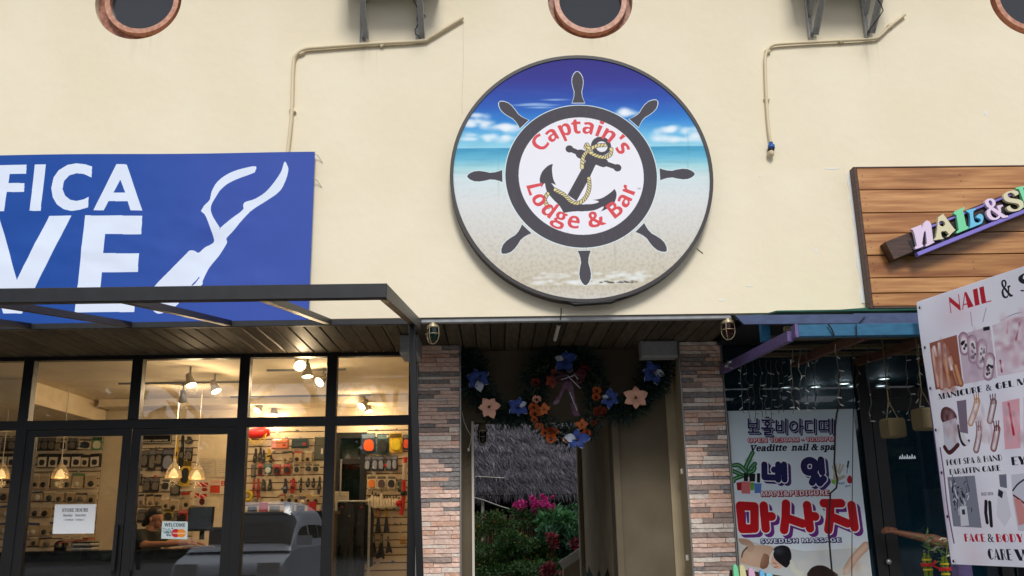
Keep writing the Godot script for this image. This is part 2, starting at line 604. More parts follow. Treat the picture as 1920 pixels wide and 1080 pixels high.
func stone_variants() -> Array:
	var out := []
	for i in 9:
		var b := Body.new()
		var j := func(m: float) -> float: return rng.randf_range(-m, m)
		var back := [Vector3(-0.5, -0.5, 0), Vector3(-0.5, 0.5, 0), Vector3(0.5, 0.5, 0), Vector3(0.5, -0.5, 0)]
		var front := []
		for k in 6:
			var t := k / 5.0 - 0.5
			front.append([Vector3(t * 0.985, 0.5 - 0.06 + j.call(0.05), 1.0 + j.call(0.3)), Vector3(t * 0.985, -0.5 + 0.06 + j.call(0.05), 1.0 + j.call(0.3))])
		for k in 5:
			b.quad(front[k][0], front[k + 1][0], front[k + 1][1], front[k][1])
			var t0 := k / 5.0 - 0.5
			var t1 := (k + 1) / 5.0 - 0.5
			b.quad(Vector3(t0, 0.5, 0), Vector3(t1, 0.5, 0), front[k + 1][0], front[k][0])
			b.quad(front[k][1], front[k + 1][1], Vector3(t1, -0.5, 0), Vector3(t0, -0.5, 0))
		b.quad(back[0], back[1], front[0][0], front[0][1])
		b.quad(front[5][1], front[5][0], back[2], back[3])
		out.append(b.mesh())
	return out

func pillar(x0: float, x1: float, label: String, kinds: Array) -> void:
	var t := thing("stone_pillar", label, "pillar", Vector3.ZERO, "stone clad pillars beside the passage")
	put("core", Body.new().box(Vector3((x0 + x1) / 2, 1.45, -1.335), Vector3(x1 - x0, 2.9, 0.326)).mesh(), M.beige, t)
	for x in [x0 + 0.004, x1 - 0.004]:
		put("edge_trim", Body.new().box(Vector3(x, 1.45, -1.157), Vector3(0.012, 2.9, 0.03)).mesh(), M.alu, t)
	var y := 0.0
	while y < 2.885:
		var h := minf(rng.randf_range(0.026, 0.052), 2.896 - y)
		var x := x0 + 0.012
		while x < x1 - 0.012:
			var w := rng.randf_range(0.1, 0.34)
			if x1 - 0.012 - x - w < 0.07: w = x1 - 0.012 - x
			var o := put("stone_strip", M.stone_shapes[rng.randi() % 9], M.stone[kinds[rng.randi() % kinds.size()]], t)
			o.scale = Vector3(w - 0.002, h - 0.002, rng.randf_range(0.012, 0.026))
			o.position = Vector3(x + w / 2, y + h / 2, -1.172)
			x += w
		y += h

func building() -> void:
	# the storey above: wall with round windows, slab, roof
	var t := thing("commercial_building", "cream plastered upper storey with round copper framed windows above the shops", "building")
	var holes := [Vector2(-3.218, 5.924), Vector2(0.931, 5.893), Vector2(5.056, 5.885)]
	var b := Body.new()
	b.box(Vector3(-1.0, 3.955, -0.125), Vector3(26, 2.09, 0.25))
	ring_wall(b, holes, -14, 12, 5.0, 8.0, -0.25, 0.0, 0.392)
	put("wall", b.mesh(), M.plaster, t)
	put("roof", Body.new().box(Vector3(-1, 8.1, -3.0), Vector3(26.4, 0.2, 6.4)).mesh(), M.concrete, t)
	put("added_eave", Body.new().box(Vector3(-1, 7.35, 0.6), Vector3(26, 0.14, 1.2)).mesh(), M.plaster, t)  # unseen overhang added to shade the top of the wall
	put("rear_wall", Body.new().box(Vector3(-1, 5.6, -5.95), Vector3(26, 4.8, 0.25)).mesh(), M.plaster, t)
	put("floor_slab", Body.new().box(Vector3(-1, 3.11, -2.95), Vector3(26, 0.14, 5.7)).mesh(), M.dark_void, t)
	put("end_wall", Body.new().box(Vector3(-14.1, 4.0, -3.0), Vector3(0.2, 8.0, 6.2)).mesh(), M.plaster, t)
	put("end_wall", Body.new().box(Vector3(12.1, 4.0, -3.0), Vector3(0.2, 8.0, 6.2)).mesh(), M.plaster, t)
	for h in holes:
		var f := Body.new()
		annulus(f, h, 0.39, 0.27, -0.2, -0.085)
		var w := put("round_window", f.mesh(), M.copper_wood, t)
		var g := Body.new()
		annulus(g, h + Vector2(0.026 if h.x < 0 else 0.004, 0.012), 0.336, 0.29, -0.08, -0.012)
		put("window_ring", g.mesh(), M.copper_ring, w)
		put("pane", Body.new().prism(circle(h + Vector2(0.026 if h.x < 0 else 0.004, 0.012), 0.3, 48), -0.075, -0.067).mesh(), M.dark_glass, w)
		put("backing", Body.new().prism(circle(h, 0.388, 48), -0.24, -0.22).mesh(), M.dark_void, w)
	# scuffs and filler on the plaster
	for q in [[4.454, 4.726, 0.027, 0.049], [3.004, 4.208, 0.141, 0.015], [1.93, 3.024, 0.065, 0.014], [2.785, 3.453, 0.015, 0.048], [2.181, 3.147, 0.056, 0.014], [-1.342, 5.161, 0.01, 0.01], [-1.021, 3.502, 0.009, 0.009], [1.724, 3.467, 0.009, 0.014], [2.359, 4.145, 0.015, 0.02]]:
		put("filler_patch", Body.new().prism(circle(Vector2(q[0], q[1]), q[2] / 2, 9, q[3] / 2), 0.0, 0.0022).mesh(), M.white, t)
	var cr := Body.new()
	var cr2 := Body.new()
	cr.tube(PackedVector3Array([Vector3(-0.246, 5.689, 0), Vector3(-0.243, 5.257, 0), Vector3(-0.259, 4.888, 0), Vector3(-0.255, 4.758, 0)]), 0.0006, 4)
	cr2.tube(PackedVector3Array([Vector3(1.753, 3.485, 0), Vector3(1.777, 3.464, 0.006), Vector3(1.804, 3.44, 0.004)]), 0.003, 4)
	put("hairline_crack", cr.mesh(), M.brown_wood, t)
	put("hairline_crack", cr2.mesh(), M.brown_wood, t)
	# rain streaks of their own shape below windows, brackets and banner
	var im := Image.create(192, 192, false, Image.FORMAT_RGBA8)
	for q in 34:
		var sx := rng.randi_range(14, 176)
		var sw := rng.randi_range(1, 7)
		var sl := rng.randi_range(40, 180)
		var sa := rng.randf_range(0.015, 0.06)
		for y in sl:
			for x in sw:
				var old := im.get_pixel(mini(sx + x, 191), y).a
				im.set_pixel(mini(sx + x, 191), y, Color(0.42, 0.37, 0.28, minf(0.3, old + sa * (1.0 - float(y) / sl) * sin(PI * (x + 0.5) / sw) * minf(1.0, y / 8.0))))
	var stain := printed(ImageTexture.create_from_image(im), 0.9)
	stain.transparency = BaseMaterial3D.TRANSPARENCY_ALPHA
	for q in [[holes[0].x, 5.6, 0.6, 0.5], [holes[1].x, 5.56, 0.55, 0.3], [-1.15, 5.5, 0.5, 0.6], [3.45, 5.5, 0.4, 0.8]]:
		put("rain_stain", sheet(func(u: float, v: float) -> Vector3: return Vector3(q[0] + (u - 0.5) * q[2], q[1] - v * q[3], 0.0015), 1, 1), stain, t)
	# soffit boards under the overhang
	var s := structure("soffit")
	put("backing", Body.new().box(Vector3(-1, 2.965, -0.875), Vector3(26, 0.05, 1.25)).mesh(), M.dark_void, s)
	put("edge_trim", Body.new().box(Vector3(0.7, 2.888, -0.045), Vector3(2.62, 0.04, 0.05), Basis(), 0.006).mesh(), M.grey_box, s)
	var shape := Body.new().box(Vector3.ZERO, Vector3(0.126, 1.43, 0.03), Basis(), 0.007).mesh()
	for i in 62:
		var o := put("soffit_board", shape, M.soffit[[0, 1, 2, 1, 0, 2, 2, 1][(i * 5) % 8]], s)
		o.position = Vector3(-6.13 + 0.134 * i, 2.915, -0.79)
		o.rotation = Vector3(PI / 2, 0, 0)
	put("soffit_sheet", Body.new().box(Vector3(6.0, 2.915, -0.79), Vector3(7.4, 0.03, 1.42)).mesh(), M.soffit[2], s)
	# pillars clad with split stone strips
	M.stone_shapes = stone_variants()
	var p1 := Vector2(-0.738, -0.323)
	var p2 := Vector2(1.774, 2.193)
	pillar(p1.x, p1.y, "stone clad pillar between the dive shop window and the passage", [0, 0, 1, 2, 5, 5, 0, 0, 5, 2, 3, 3, 4])
	pillar(p2.x, p2.y, "stone clad pillar between the passage and the nail salon poster", [1, 2, 5, 0, 0, 5, 2, 3, 3, 4, 4])
	# passage
	var w := thing("passage_wall", "beige wall, shade put into its colour, framing the open passage behind the wreath", "wall")
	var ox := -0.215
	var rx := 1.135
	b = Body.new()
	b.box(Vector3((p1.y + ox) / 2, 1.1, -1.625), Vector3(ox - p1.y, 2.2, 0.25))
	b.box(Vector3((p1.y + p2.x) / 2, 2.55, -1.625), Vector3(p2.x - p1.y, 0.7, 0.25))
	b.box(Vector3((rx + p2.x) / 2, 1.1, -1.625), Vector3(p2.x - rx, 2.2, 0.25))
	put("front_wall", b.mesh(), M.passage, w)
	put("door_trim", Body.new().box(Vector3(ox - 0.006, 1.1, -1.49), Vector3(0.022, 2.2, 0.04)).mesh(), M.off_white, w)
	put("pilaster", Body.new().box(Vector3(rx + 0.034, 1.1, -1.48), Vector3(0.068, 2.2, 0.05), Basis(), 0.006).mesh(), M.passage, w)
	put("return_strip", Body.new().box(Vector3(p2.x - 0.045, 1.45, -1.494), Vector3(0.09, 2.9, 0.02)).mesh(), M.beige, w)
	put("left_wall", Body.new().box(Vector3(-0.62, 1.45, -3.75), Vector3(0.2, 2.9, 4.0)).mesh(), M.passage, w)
	put("side_wall", Body.new().box(Vector3(rx + 0.13, 1.45, -3.42), Vector3(0.2, 2.9, 3.34)).mesh(), M.beige, w)  # lighter beige carries the light from the rear opening
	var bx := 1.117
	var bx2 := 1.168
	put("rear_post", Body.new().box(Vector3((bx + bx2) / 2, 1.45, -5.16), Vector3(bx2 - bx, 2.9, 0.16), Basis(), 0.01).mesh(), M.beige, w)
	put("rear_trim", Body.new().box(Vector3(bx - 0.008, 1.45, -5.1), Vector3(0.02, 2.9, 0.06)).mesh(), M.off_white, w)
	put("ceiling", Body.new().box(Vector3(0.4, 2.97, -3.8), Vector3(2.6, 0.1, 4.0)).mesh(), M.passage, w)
	for q in [Vector3(1.711, 1.676, -1.3), Vector3(1.715, 0.89, -1.3)]:
		put("wall_stub", Body.new().box(Vector3(p2.x - 0.012, q.y, -1.3), Vector3(0.024, 0.05, 0.03), Basis(), 0.004).mesh(), M.off_white, w)
	# ground
	var g := structure("ground")
	put("earth", Body.new().box(Vector3(0, -0.28, -10), Vector3(300, 0.2, 300)).mesh(), M.garden, g)
	var pv := structure("pavement")
	put("slab", Body.new().box(Vector3(-1, -0.09, -1.8), Vector3(26, 0.18, 8.4), Basis(), 0.02).mesh(), M.concrete, pv)
	var rd := structure("car_park")
	put("surface", Body.new().box(Vector3(0, -0.168, 18.5), Vector3(80, 0.016, 32)).mesh(), M.asphalt, rd)

func cage_lamp(at: Vector3, label: String, lens: Color) -> void:
	var t := thing("bulkhead_lamp", label, "lamp", at, "brass caged bulkhead lamps")
	var brass := plain(Color(0.63, 0.58, 0.47), 0.4, 0.55)
	put("brass_cap", Body.new().lathe(PackedVector2Array([Vector2(0, 0.0), Vector2(0.036, 0.0), Vector2(0.042, -0.03), Vector2(0.046, -0.055), Vector2(0.064, -0.075), Vector2(0.064, -0.092), Vector2(0, -0.092)])).mesh(), brass, t)
	put("lens", Body.new().lathe(PackedVector2Array([Vector2(0.048, -0.092), Vector2(0.05, -0.16), Vector2(0.042, -0.2), Vector2(0.02, -0.22), Vector2(0, -0.222)])).mesh(), plain(lens, 0.08), t)
	var c := Body.new()
	for k in 4:
		var a := TAU * k / 4.0 + 0.5
		var pts := PackedVector3Array()
		for q in [[0.064, -0.09], [0.068, -0.14], [0.066, -0.18], [0.05, -0.215], [0.025, -0.236], [0, -0.242]]:
			pts.append(Vector3(cos(a) * q[0], q[1], sin(a) * q[0]))
		c.tube(pts, 0.0045, 6)
	var ring := PackedVector3Array()
	for k in 25: ring.append(Vector3(cos(TAU * k / 24) * 0.069, -0.15, sin(TAU * k / 24) * 0.069))
	c.tube(ring, 0.004, 6)
	put("cage", c.mesh(), brass, t)
	t.scale = Vector3(0.86, 0.9, 0.86)

func spoke(c: Vector2, ang: float, r0: float, r1: float, grow: float) -> PackedVector2Array:
	# turned handle of a ship's wheel: foot on the ring, waist, belly, rounded tip
	var prof := PackedVector2Array([Vector2(0, 0.056), Vector2(0.1, 0.044), Vector2(0.22, 0.034), Vector2(0.36, 0.031), Vector2(0.5, 0.042), Vector2(0.66, 0.049), Vector2(0.8, 0.046), Vector2(0.92, 0.03), Vector2(0.98, 0.014), Vector2(1.0, 0.004)])
	var out := PackedVector2Array()
	var d := Vector2(cos(ang), sin(ang))
	var n := Vector2(-d.y, d.x)
	for s in [1, -1]:
		for i in prof.size():
			var q := prof[i if s == 1 else prof.size() - 1 - i]
			var g := grow if q.x > 0.0 else grow
			out.append(c + d * lerpf(r0 - grow, r1 + grow, q.x) + n * (q.y + g) * s)
	return out

func round_sign() -> void:
	var c := Vector2(0.777, 4.132)
	var r := 1.139
	var t := thing("round_sign", "large round sign with black ship wheel and anchor over a beach scene", "sign")
	var b := Body.new()
	annulus(b, c, r, r - 0.03, 0.0, 0.118, 96)
	put("rim", b.mesh(), plain(Color(0.17, 0.155, 0.165), 0.5), t)
	var side := Body.new()
	side.tube(PackedVector3Array([Vector3(c.x - 0.25, c.y - r * 0.955, 0.08), Vector3(c.x - 0.1, c.y - r * 1.01, 0.1), Vector3(c.x + 0.2, c.y - r * 0.995, 0.1), Vector3(c.x + 0.4, c.y - r * 0.92, 0.08)]), 0.018, 7)
	put("power_cable", side.mesh(), M.cable, t)
	# printed face
	var small := Print.new(Vector2(c.x - r, c.y + r), Vector2(r, r) * 2.0, 1024.0 / (2.0 * r), Color.WHITE)
	var ramp := Gradient.new()
	ramp.offsets = PackedFloat32Array([0.0, 0.1, 0.2, 0.27, 0.33, 0.386, 0.39, 0.43, 0.47, 0.51, 0.6, 0.72, 0.85, 0.93, 1.0])
	ramp.colors = PackedColorArray([Color(0.22, 0.21, 0.52), Color(0.23, 0.24, 0.58), Color(0.20, 0.36, 0.72), Color(0.22, 0.52, 0.83), Color(0.42, 0.73, 0.91), Color(0.60, 0.84, 0.92), Color(0.28, 0.62, 0.78), Color(0.42, 0.73, 0.85), Color(0.68, 0.86, 0.89), Color(0.82, 0.89, 0.91), Color(0.865, 0.88, 0.885), Color(0.845, 0.84, 0.82), Color(0.815, 0.79, 0.73), Color(0.785, 0.75, 0.675), Color(0.84, 0.83, 0.81)])
	var nz := FastNoiseLite.new()
	nz.frequency = 0.02
	nz.fractal_octaves = 4
	nz.seed = 12
	for y in 1024:
		var v := y / 1024.0
		var amp := 0.0 if v < 0.14 else 0.05 if v < 0.38 else 0.09 if v < 0.5 else 0.04 + 0.09 * smoothstep(0.6, 0.9, v)
		var base := ramp.sample(v)
		if amp == 0.0:
			small.im.fill_rect(Rect2i(0, y, 1024, 1), base)
			continue
		for x in 1024:
			var n := nz.get_noise_2d(x * (0.25 if v < 0.55 else 2.6), y * (1.0 if v < 0.38 else 2.6))
			small.im.set_pixel(x, y, base.lightened(n * amp) if n > 0 else base.darkened(-n * amp))
	var clouds := PackedVector2Array([Vector2(-0.134, 4.645), Vector2(-0.202, 4.604), Vector2(-0.056, 4.613), Vector2(-0.1, 4.681), Vector2(0.135, 4.576), Vector2(0.068, 4.582), Vector2(0.202, 4.568), Vector2(-0.202, 4.493), Vector2(-0.023, 4.481), Vector2(0.111, 4.472), Vector2(1.167, 4.713), Vector2(1.211, 4.693), Vector2(1.508, 4.53), Vector2(1.622, 4.554), Vector2(1.745, 4.528), Vector2(1.482, 4.475), Vector2(1.775, 4.462), Vector2(1.639, 4.456)])
	for i in clouds.size():
		for k in 5:
			small.spot(clouds[i] + Vector2(rng.randf_range(-0.06, 0.06), rng.randf_range(-0.02, 0.025)), rng.randf_range(0.05, 0.11), rng.randf_range(0.025, 0.05), Color(0.94, 0.97, 1.0, 0.6), 1.1)
	for q in PackedVector2Array([Vector2(0.388, 4.804), Vector2(0.478, 4.791), Vector2(0.57, 4.842), Vector2(0.432, 4.769), Vector2(0.297, 4.793)]):
		small.spot(q, 0.16, 0.014, Color(0.85, 0.93, 1.0, 0.6), 0.9)
	for k in 60:
		small.spot(Vector2(c.x + rng.randf_range(-0.42, 0.5), c.y - 0.93 + rng.randf_range(-0.05, 0.05)), rng.randf_range(0.03, 0.09), 0.018, Color(0.92, 0.94, 0.94, 0.6), 0.7)
	for k in 26:
		small.spot(Vector2(c.x + rng.randf_range(0.1, 0.42), c.y - 0.965 + rng.randf_range(-0.008, 0.008)), 0.02, 0.008, Color(0.25, 0.22, 0.18, 0.6), 0.7)
	for k in 14:
		small.spot(Vector2(c.x + rng.randf_range(-0.95, 0.95), c.y + rng.randf_range(-0.8, 0.3)), 0.012, rng.randf_range(0.1, 0.3), Color(0.45, 0.45, 0.42, 0.14), 0.8)
	var pr := Print.new(small.o, Vector2(r, r) * 2.0, 2048.0 / (2.0 * r), Color.WHITE)
	small.im.resize(pr.w, pr.h, Image.INTERPOLATE_BILINEAR)
	pr.im = small.im
	var wc := Vector2(0.773, 4.127)
	var ink := Color(0.31, 0.305, 0.33)
	var glow := Color(0.88, 0.94, 0.96)
	for k in 8:
		pr.fill([spoke(wc, TAU * k / 8.0, 0.682, 0.985, 0.005)], glow)
	for k in 8:
		pr.fill([spoke(wc, TAU * k / 8.0, 0.682, 0.985, 0.0)], ink)
	pr.fill([circle(wc, 0.663, 120)], glow)
	pr.fill([circle(wc, 0.656, 120)], ink)
	pr.fill([circle(wc, 0.542, 120)], Color(0.93, 0.93, 0.965))
	for k in 60:
		var a := rng.randf() * TAU
		var q := wc + Vector2(cos(a), sin(a)) * rng.randf_range(0.56, 0.64)
		pr.spot(q, 0.004, rng.randf_range(0.03, 0.09), Color(0.4, 0.4, 0.41, 0.35), 0.6)
	# anchor
	pr.line(PackedVector2Array([Vector2(0.699, 4.363), Vector2(0.796, 4.315), Vector2(0.877, 4.278), Vector2(0.978, 4.236), Vector2(1.07, 4.2)]), 0.045, ink)
	pr.line(PackedVector2Array([Vector2(0.775, 4.323), Vector2(0.877, 4.281), Vector2(0.968, 4.241)]), 0.085, ink)
	for q in PackedVector2Array([Vector2(0.679, 4.372), Vector2(1.09, 4.191)]): pr.fill([circle(q, 0.034, 24)], ink)
	var ring := Vector2(0.956, 4.396)
	pr.fill([circle(ring, 0.088, 40), circle(ring + Vector2(0.006, -0.006), 0.05, 40)], ink)
	pr.fill([PackedVector2Array([Vector2(0.89, 4.338), Vector2(0.945, 4.305), Vector2(0.908, 4.236), Vector2(0.844, 4.102), Vector2(0.724, 3.89), Vector2(0.649, 3.947), Vector2(0.781, 4.185), Vector2(0.837, 4.3)])], ink)
	pr.fill([curve(PackedVector2Array([Vector2(0.528, 4.232), Vector2(0.483, 4.213), Vector2(0.436, 4.162), Vector2(0.414, 4.102), Vector2(0.416, 4.058), Vector2(0.427, 4.019), Vector2(0.427, 4.019), Vector2(0.454, 4.058), Vector2(0.463, 4.014), Vector2(0.477, 3.971), Vector2(0.526, 3.905), Vector2(0.575, 3.851), Vector2(0.61, 3.784), Vector2(0.61, 3.784), Vector2(0.695, 3.796), Vector2(0.797, 3.797), Vector2(0.878, 3.806), Vector2(0.956, 3.839), Vector2(0.931, 3.793), Vector2(0.931, 3.793), Vector2(0.996, 3.824), Vector2(1.044, 3.867), Vector2(1.067, 3.92), Vector2(1.069, 3.964), Vector2(1.055, 3.996), Vector2(1.055, 3.996), Vector2(1.018, 3.962), Vector2(0.944, 3.914), Vector2(0.872, 3.899), Vector2(0.872, 3.899), Vector2(0.917, 3.882), Vector2(0.87, 3.863), Vector2(0.799, 3.859), Vector2(0.738, 3.862), Vector2(0.678, 3.882), Vector2(0.618, 3.926), Vector2(0.559, 3.986), Vector2(0.515, 4.051), Vector2(0.51, 4.057), Vector2(0.552, 4.04), Vector2(0.552, 4.04), Vector2(0.531, 4.089), Vector2(0.523, 4.144), Vector2(0.522, 4.199)]), true, 4)], ink)
	# rope
	for part in [PackedVector2Array([Vector2(0.991, 4.404), Vector2(0.923, 4.399), Vector2(0.855, 4.363), Vector2(0.8, 4.301), Vector2(0.783, 4.196)]), PackedVector2Array([Vector2(0.864, 4.333), Vector2(0.919, 4.303), Vector2(0.986, 4.291), Vector2(1.033, 4.315), Vector2(1.044, 4.368)]), PackedVector2Array([Vector2(0.837, 4.095), Vector2(0.838, 4.01), Vector2(0.804, 3.923), Vector2(0.74, 3.872), Vector2(0.678, 3.887), Vector2(0.619, 3.947), Vector2(0.544, 3.995)]), PackedVector2Array([Vector2(0.478, 3.96), Vector2(0.45, 3.901), Vector2(0.481, 3.839)]), PackedVector2Array([Vector2(0.85, 4.378), Vector2(0.833, 4.411), Vector2(0.821, 4.384)])]:
		var path := curve(part, false, 8)
		pr.line(path, 0.037, ink)
		pr.line(path, 0.028, Color(0.90, 0.84, 0.60))
		var run := 0.0
		for i in path.size() - 1:
			var d := (path[i + 1] - path[i])
			run += d.length()
			if run > 0.02:
				run = 0.0
				var n := d.normalized()
				var s := n.rotated(0.95)
				pr.line(PackedVector2Array([path[i] - s * 0.015, path[i] + s * 0.015]), 0.006, ink)
	# lettering along the ring
	arc_text(pr, "Captain's", wc, 0.388, -56.0, 62.0, 0.2, true)
	arc_text(pr, "Lodge & Bar", wc, 0.49, -79.0, 76.0, 0.195, false)
	word(pr, "TM", sans, PackedVector2Array([Vector2(1.252, 3.989)])[0], PackedVector2Array([Vector2(1.28, 4.004)])[0], Color(0.5, 0.5, 0.52))
	var face := sheet(func(u: float, v: float) -> Vector3: return Vector3.ZERO, 1, 1)
	var st := SurfaceTool.new()
	st.begin(Mesh.PRIMITIVE_TRIANGLES)
	for k in 96:
		for a in [-1, k + 1, k]:
			var q := Vector2.ZERO if a < 0 else Vector2(cos(TAU * a / 96), sin(TAU * a / 96))
			st.set_uv(Vector2(0.5 + q.x * 0.5 * (r - 0.02) / r, 0.5 - q.y * 0.5 * (r - 0.02) / r))
			st.set_normal(Vector3(0, 0, 1))
			st.add_vertex(Vector3(c.x + q.x * (r - 0.02), c.y + q.y * (r - 0.02), 0.11))
	put("printed_face", st.commit(), printed(pr.texture(), 0.7), t)

# letters set round a centre; baseline radius base, from angle a0 to a1 in degrees (0 is up for the upper arc, down for the lower), h is the em
func arc_text(pr: Print, s: String, c: Vector2, base: float, a0: float, a1: float, h: float, upper: bool) -> void:
	var tris := letters(s, sans)
	var r := extent(tris)
	for t in tris:
		var q := PackedVector2Array()
		for p in t:
			var a := deg_to_rad(lerpf(a0, a1, (p.x - r.position.x) / r.size.x))
			var y: float = p.y - r.position.y - (0.235 if s.contains("p") or s.contains("g") else 0.0)
			if upper: q.append(c + Vector2(sin(a), cos(a)) * (base + y * h))
			else: q.append(c + Vector2(sin(a), -cos(a)) * (base - y * h))
		pr.fill([q], Color(0.86, 0.33, 0.36))

func banner() -> void:
	var z := 0.05
	var t := thing("shop_banner", "blue vinyl banner with white lettering and a white diver silhouette", "banner")
	var x1 := -1.54
	var x0 := x1 - 5.6
	var y1 := 4.393
	var y0 := 2.891
	var pr := Print.new(Vector2(x0, y1), Vector2(x1 - x0, y1 - y0), 360.0, Color(0.205, 0.30, 0.62))
	for x in pr.w:
		pr.im.fill_rect(Rect2i(x, 0, 1, pr.h), Color(0.11, 0.30, 0.63).lerp(Color(0.235, 0.33, 0.665), smoothstep(0.55, 0.95, float(x) / pr.w)))
	var wh := Color(0.87, 0.91, 0.985)
	var o := [
		[PackedVector2Array([Vector2(-4.282, 4.303), Vector2(-4.021, 4.3), Vector2(-4.016, 4.218), Vector2(-4.157, 4.219), Vector2(-4.156, 4.134), Vector2(-4.021, 4.133), Vector2(-4.015, 4.052), Vector2(-4.161, 4.053), Vector2(-4.161, 3.879), Vector2(-4.275, 3.881)])],
		[PackedVector2Array([Vector2(-3.952, 4.301), Vector2(-3.858, 4.3), Vector2(-3.855, 3.877), Vector2(-3.948, 3.878)])],
		[PackedVector2Array([Vector2(-3.458, 4.277), Vector2(-3.518, 4.298), Vector2(-3.595, 4.307), Vector2(-3.67, 4.293), Vector2(-3.741, 4.244), Vector2(-3.779, 4.179), Vector2(-3.787, 4.081), Vector2(-3.767, 4), Vector2(-3.726, 3.935), Vector2(-3.665, 3.891), Vector2(-3.596, 3.872), Vector2(-3.522, 3.881), Vector2(-3.453, 3.903), Vector2(-3.458, 3.996), Vector2(-3.501, 3.974), Vector2(-3.56, 3.962), Vector2(-3.614, 3.974), Vector2(-3.662, 4.012), Vector2(-3.689, 4.072), Vector2(-3.685, 4.145), Vector2(-3.644, 4.197), Vector2(-3.585, 4.215), Vector2(-3.524, 4.209), Vector2(-3.452, 4.175)])],
		[PackedVector2Array([Vector2(-3.25, 4.298), Vector2(-3.163, 4.297), Vector2(-2.993, 3.873), Vector2(-3.092, 3.874), Vector2(-3.124, 3.957), Vector2(-3.288, 3.959), Vector2(-3.322, 3.875), Vector2(-3.408, 3.877)]), PackedVector2Array([Vector2(-3.206, 4.156), Vector2(-3.153, 4.037), Vector2(-3.253, 4.038)])],
		[PackedVector2Array([Vector2(-4.401, 3.841), Vector2(-4.204, 3.838), Vector2(-3.983, 3.269), Vector2(-3.779, 3.833), Vector2(-3.589, 3.832), Vector2(-3.908, 2.98), Vector2(-4.062, 2.982)])],
		[PackedVector2Array([Vector2(-3.474, 3.831), Vector2(-2.99, 3.826), Vector2(-2.985, 3.659), Vector2(-3.286, 3.663), Vector2(-3.286, 3.493), Vector2(-2.988, 3.489), Vector2(-2.985, 3.325), Vector2(-3.285, 3.326), Vector2(-3.284, 3.14), Vector2(-2.988, 3.136), Vector2(-2.985, 2.98), Vector2(-3.475, 2.982)])],
		[curve(PackedVector2Array([Vector2(-2.052, 4.266), Vector2(-2.054, 4.209), Vector2(-2.054, 4.209), Vector2(-2.103, 4.188), Vector2(-2.193, 4.153), Vector2(-2.282, 4.105), Vector2(-2.339, 4.048), Vector2(-2.38, 3.975), Vector2(-2.404, 3.919), Vector2(-2.409, 3.871), Vector2(-2.385, 3.806), Vector2(-2.321, 3.706), Vector2(-2.321, 3.706), Vector2(-2.233, 3.788), Vector2(-2.139, 3.867), Vector2(-2.138, 3.908), Vector2(-2.12, 3.94), Vector2(-2.045, 3.963), Vector2(-1.957, 4.019), Vector2(-1.885, 4.108), Vector2(-1.828, 4.206), Vector2(-1.802, 4.3), Vector2(-1.777, 4.271), Vector2(-1.765, 4.222), Vector2(-1.786, 4.123), Vector2(-1.835, 4.026), Vector2(-1.938, 3.946), Vector2(-2.055, 3.866), Vector2(-2.127, 3.787), Vector2(-2.197, 3.692), Vector2(-2.26, 3.617), Vector2(-2.255, 3.582), Vector2(-2.271, 3.542), Vector2(-2.318, 3.457), Vector2(-2.386, 3.364), Vector2(-2.412, 3.31), Vector2(-2.437, 3.24), Vector2(-2.445, 3.199), Vector2(-2.562, 3.119), Vector2(-2.651, 3.021), Vector2(-2.764, 2.963), Vector2(-2.83, 2.992), Vector2(-2.855, 3.092), Vector2(-2.834, 3.199), Vector2(-2.712, 3.34), Vector2(-2.581, 3.491), Vector2(-2.553, 3.51), Vector2(-2.523, 3.506), Vector2(-2.489, 3.49), Vector2(-2.442, 3.537), Vector2(-2.377, 3.575), Vector2(-2.373, 3.623), Vector2(-2.445, 3.807), Vector2(-2.489, 3.856), Vector2(-2.487, 3.872), Vector2(-2.467, 3.912), Vector2(-2.425, 3.96), Vector2(-2.414, 4.033), Vector2(-2.374, 4.122), Vector2(-2.302, 4.187), Vector2(-2.198, 4.235)]), true, 4)]]
	for q in o: pr.fill(q, wh)
	pr.fill([PackedVector2Array([Vector2(-2.531, 3.203), Vector2(-2.49, 3.249), Vector2(-2.47, 3.279), Vector2(-2.466, 3.269), Vector2(-2.496, 3.223), Vector2(-2.516, 3.201)])], Color(0.27, 0.32, 0.65))
	var nz := FastNoiseLite.new()
	nz.frequency = 0.8
	nz.seed = 3
	var f := func(u: float, v: float) -> Vector3:
		var edge := minf(minf(u, 1.0 - u) * 6.0, minf(v, 1.0 - v) * 2.0)
		var x := lerpf(x0, x1, u)
		var y := lerpf(y1, y0, v)
		var pull := 0.012 * sin(x * 3.1 + 0.4) * (1.0 - v) * 0.6
		var crease := 0.016 * sin((x - y * 0.5) * 17.0) * exp(-absf(y - y1) * 2.2) * smoothstep(0.5, 0.75, u) * minf(edge, 1.0)
		return Vector3(x, y + pull * 0.5, z + 0.022 * nz.get_noise_2d(x * 1.4, y * 3.0) * minf(edge, 1.0) + crease)
	put("printed_sheet", sheet(f, 120, 30), printed(pr.texture(false), 0.6), t)
	var b := Body.new()
	b.box(Vector3((x0 + x1) / 2, y1 - 0.05, 0.014), Vector3(x1 - x0 - 0.02, 0.04, 0.022)).box(Vector3((x0 + x1) / 2, y0 + 0.05, 0.014), Vector3(x1 - x0 - 0.02, 0.04, 0.022))
	b.box(Vector3(x1 - 0.03, (y0 + y1) / 2, 0.014), Vector3(0.04, y1 - y0 - 0.16, 0.022))
	put("frame", b.mesh(), M.grey, t)
	for y in [y1 - 0.01, y1 - 0.24, y0 + 0.02]:
		var tie := Body.new().tube(PackedVector3Array([Vector3(x1 - 0.01, y, 0.055), Vector3(x1 + 0.025, y - 0.02, 0.03), Vector3(x1 + 0.06, y - 0.07, 0.006)]), 0.003, 5)
		put("tie_wire", tie.mesh(), M.galv, t)

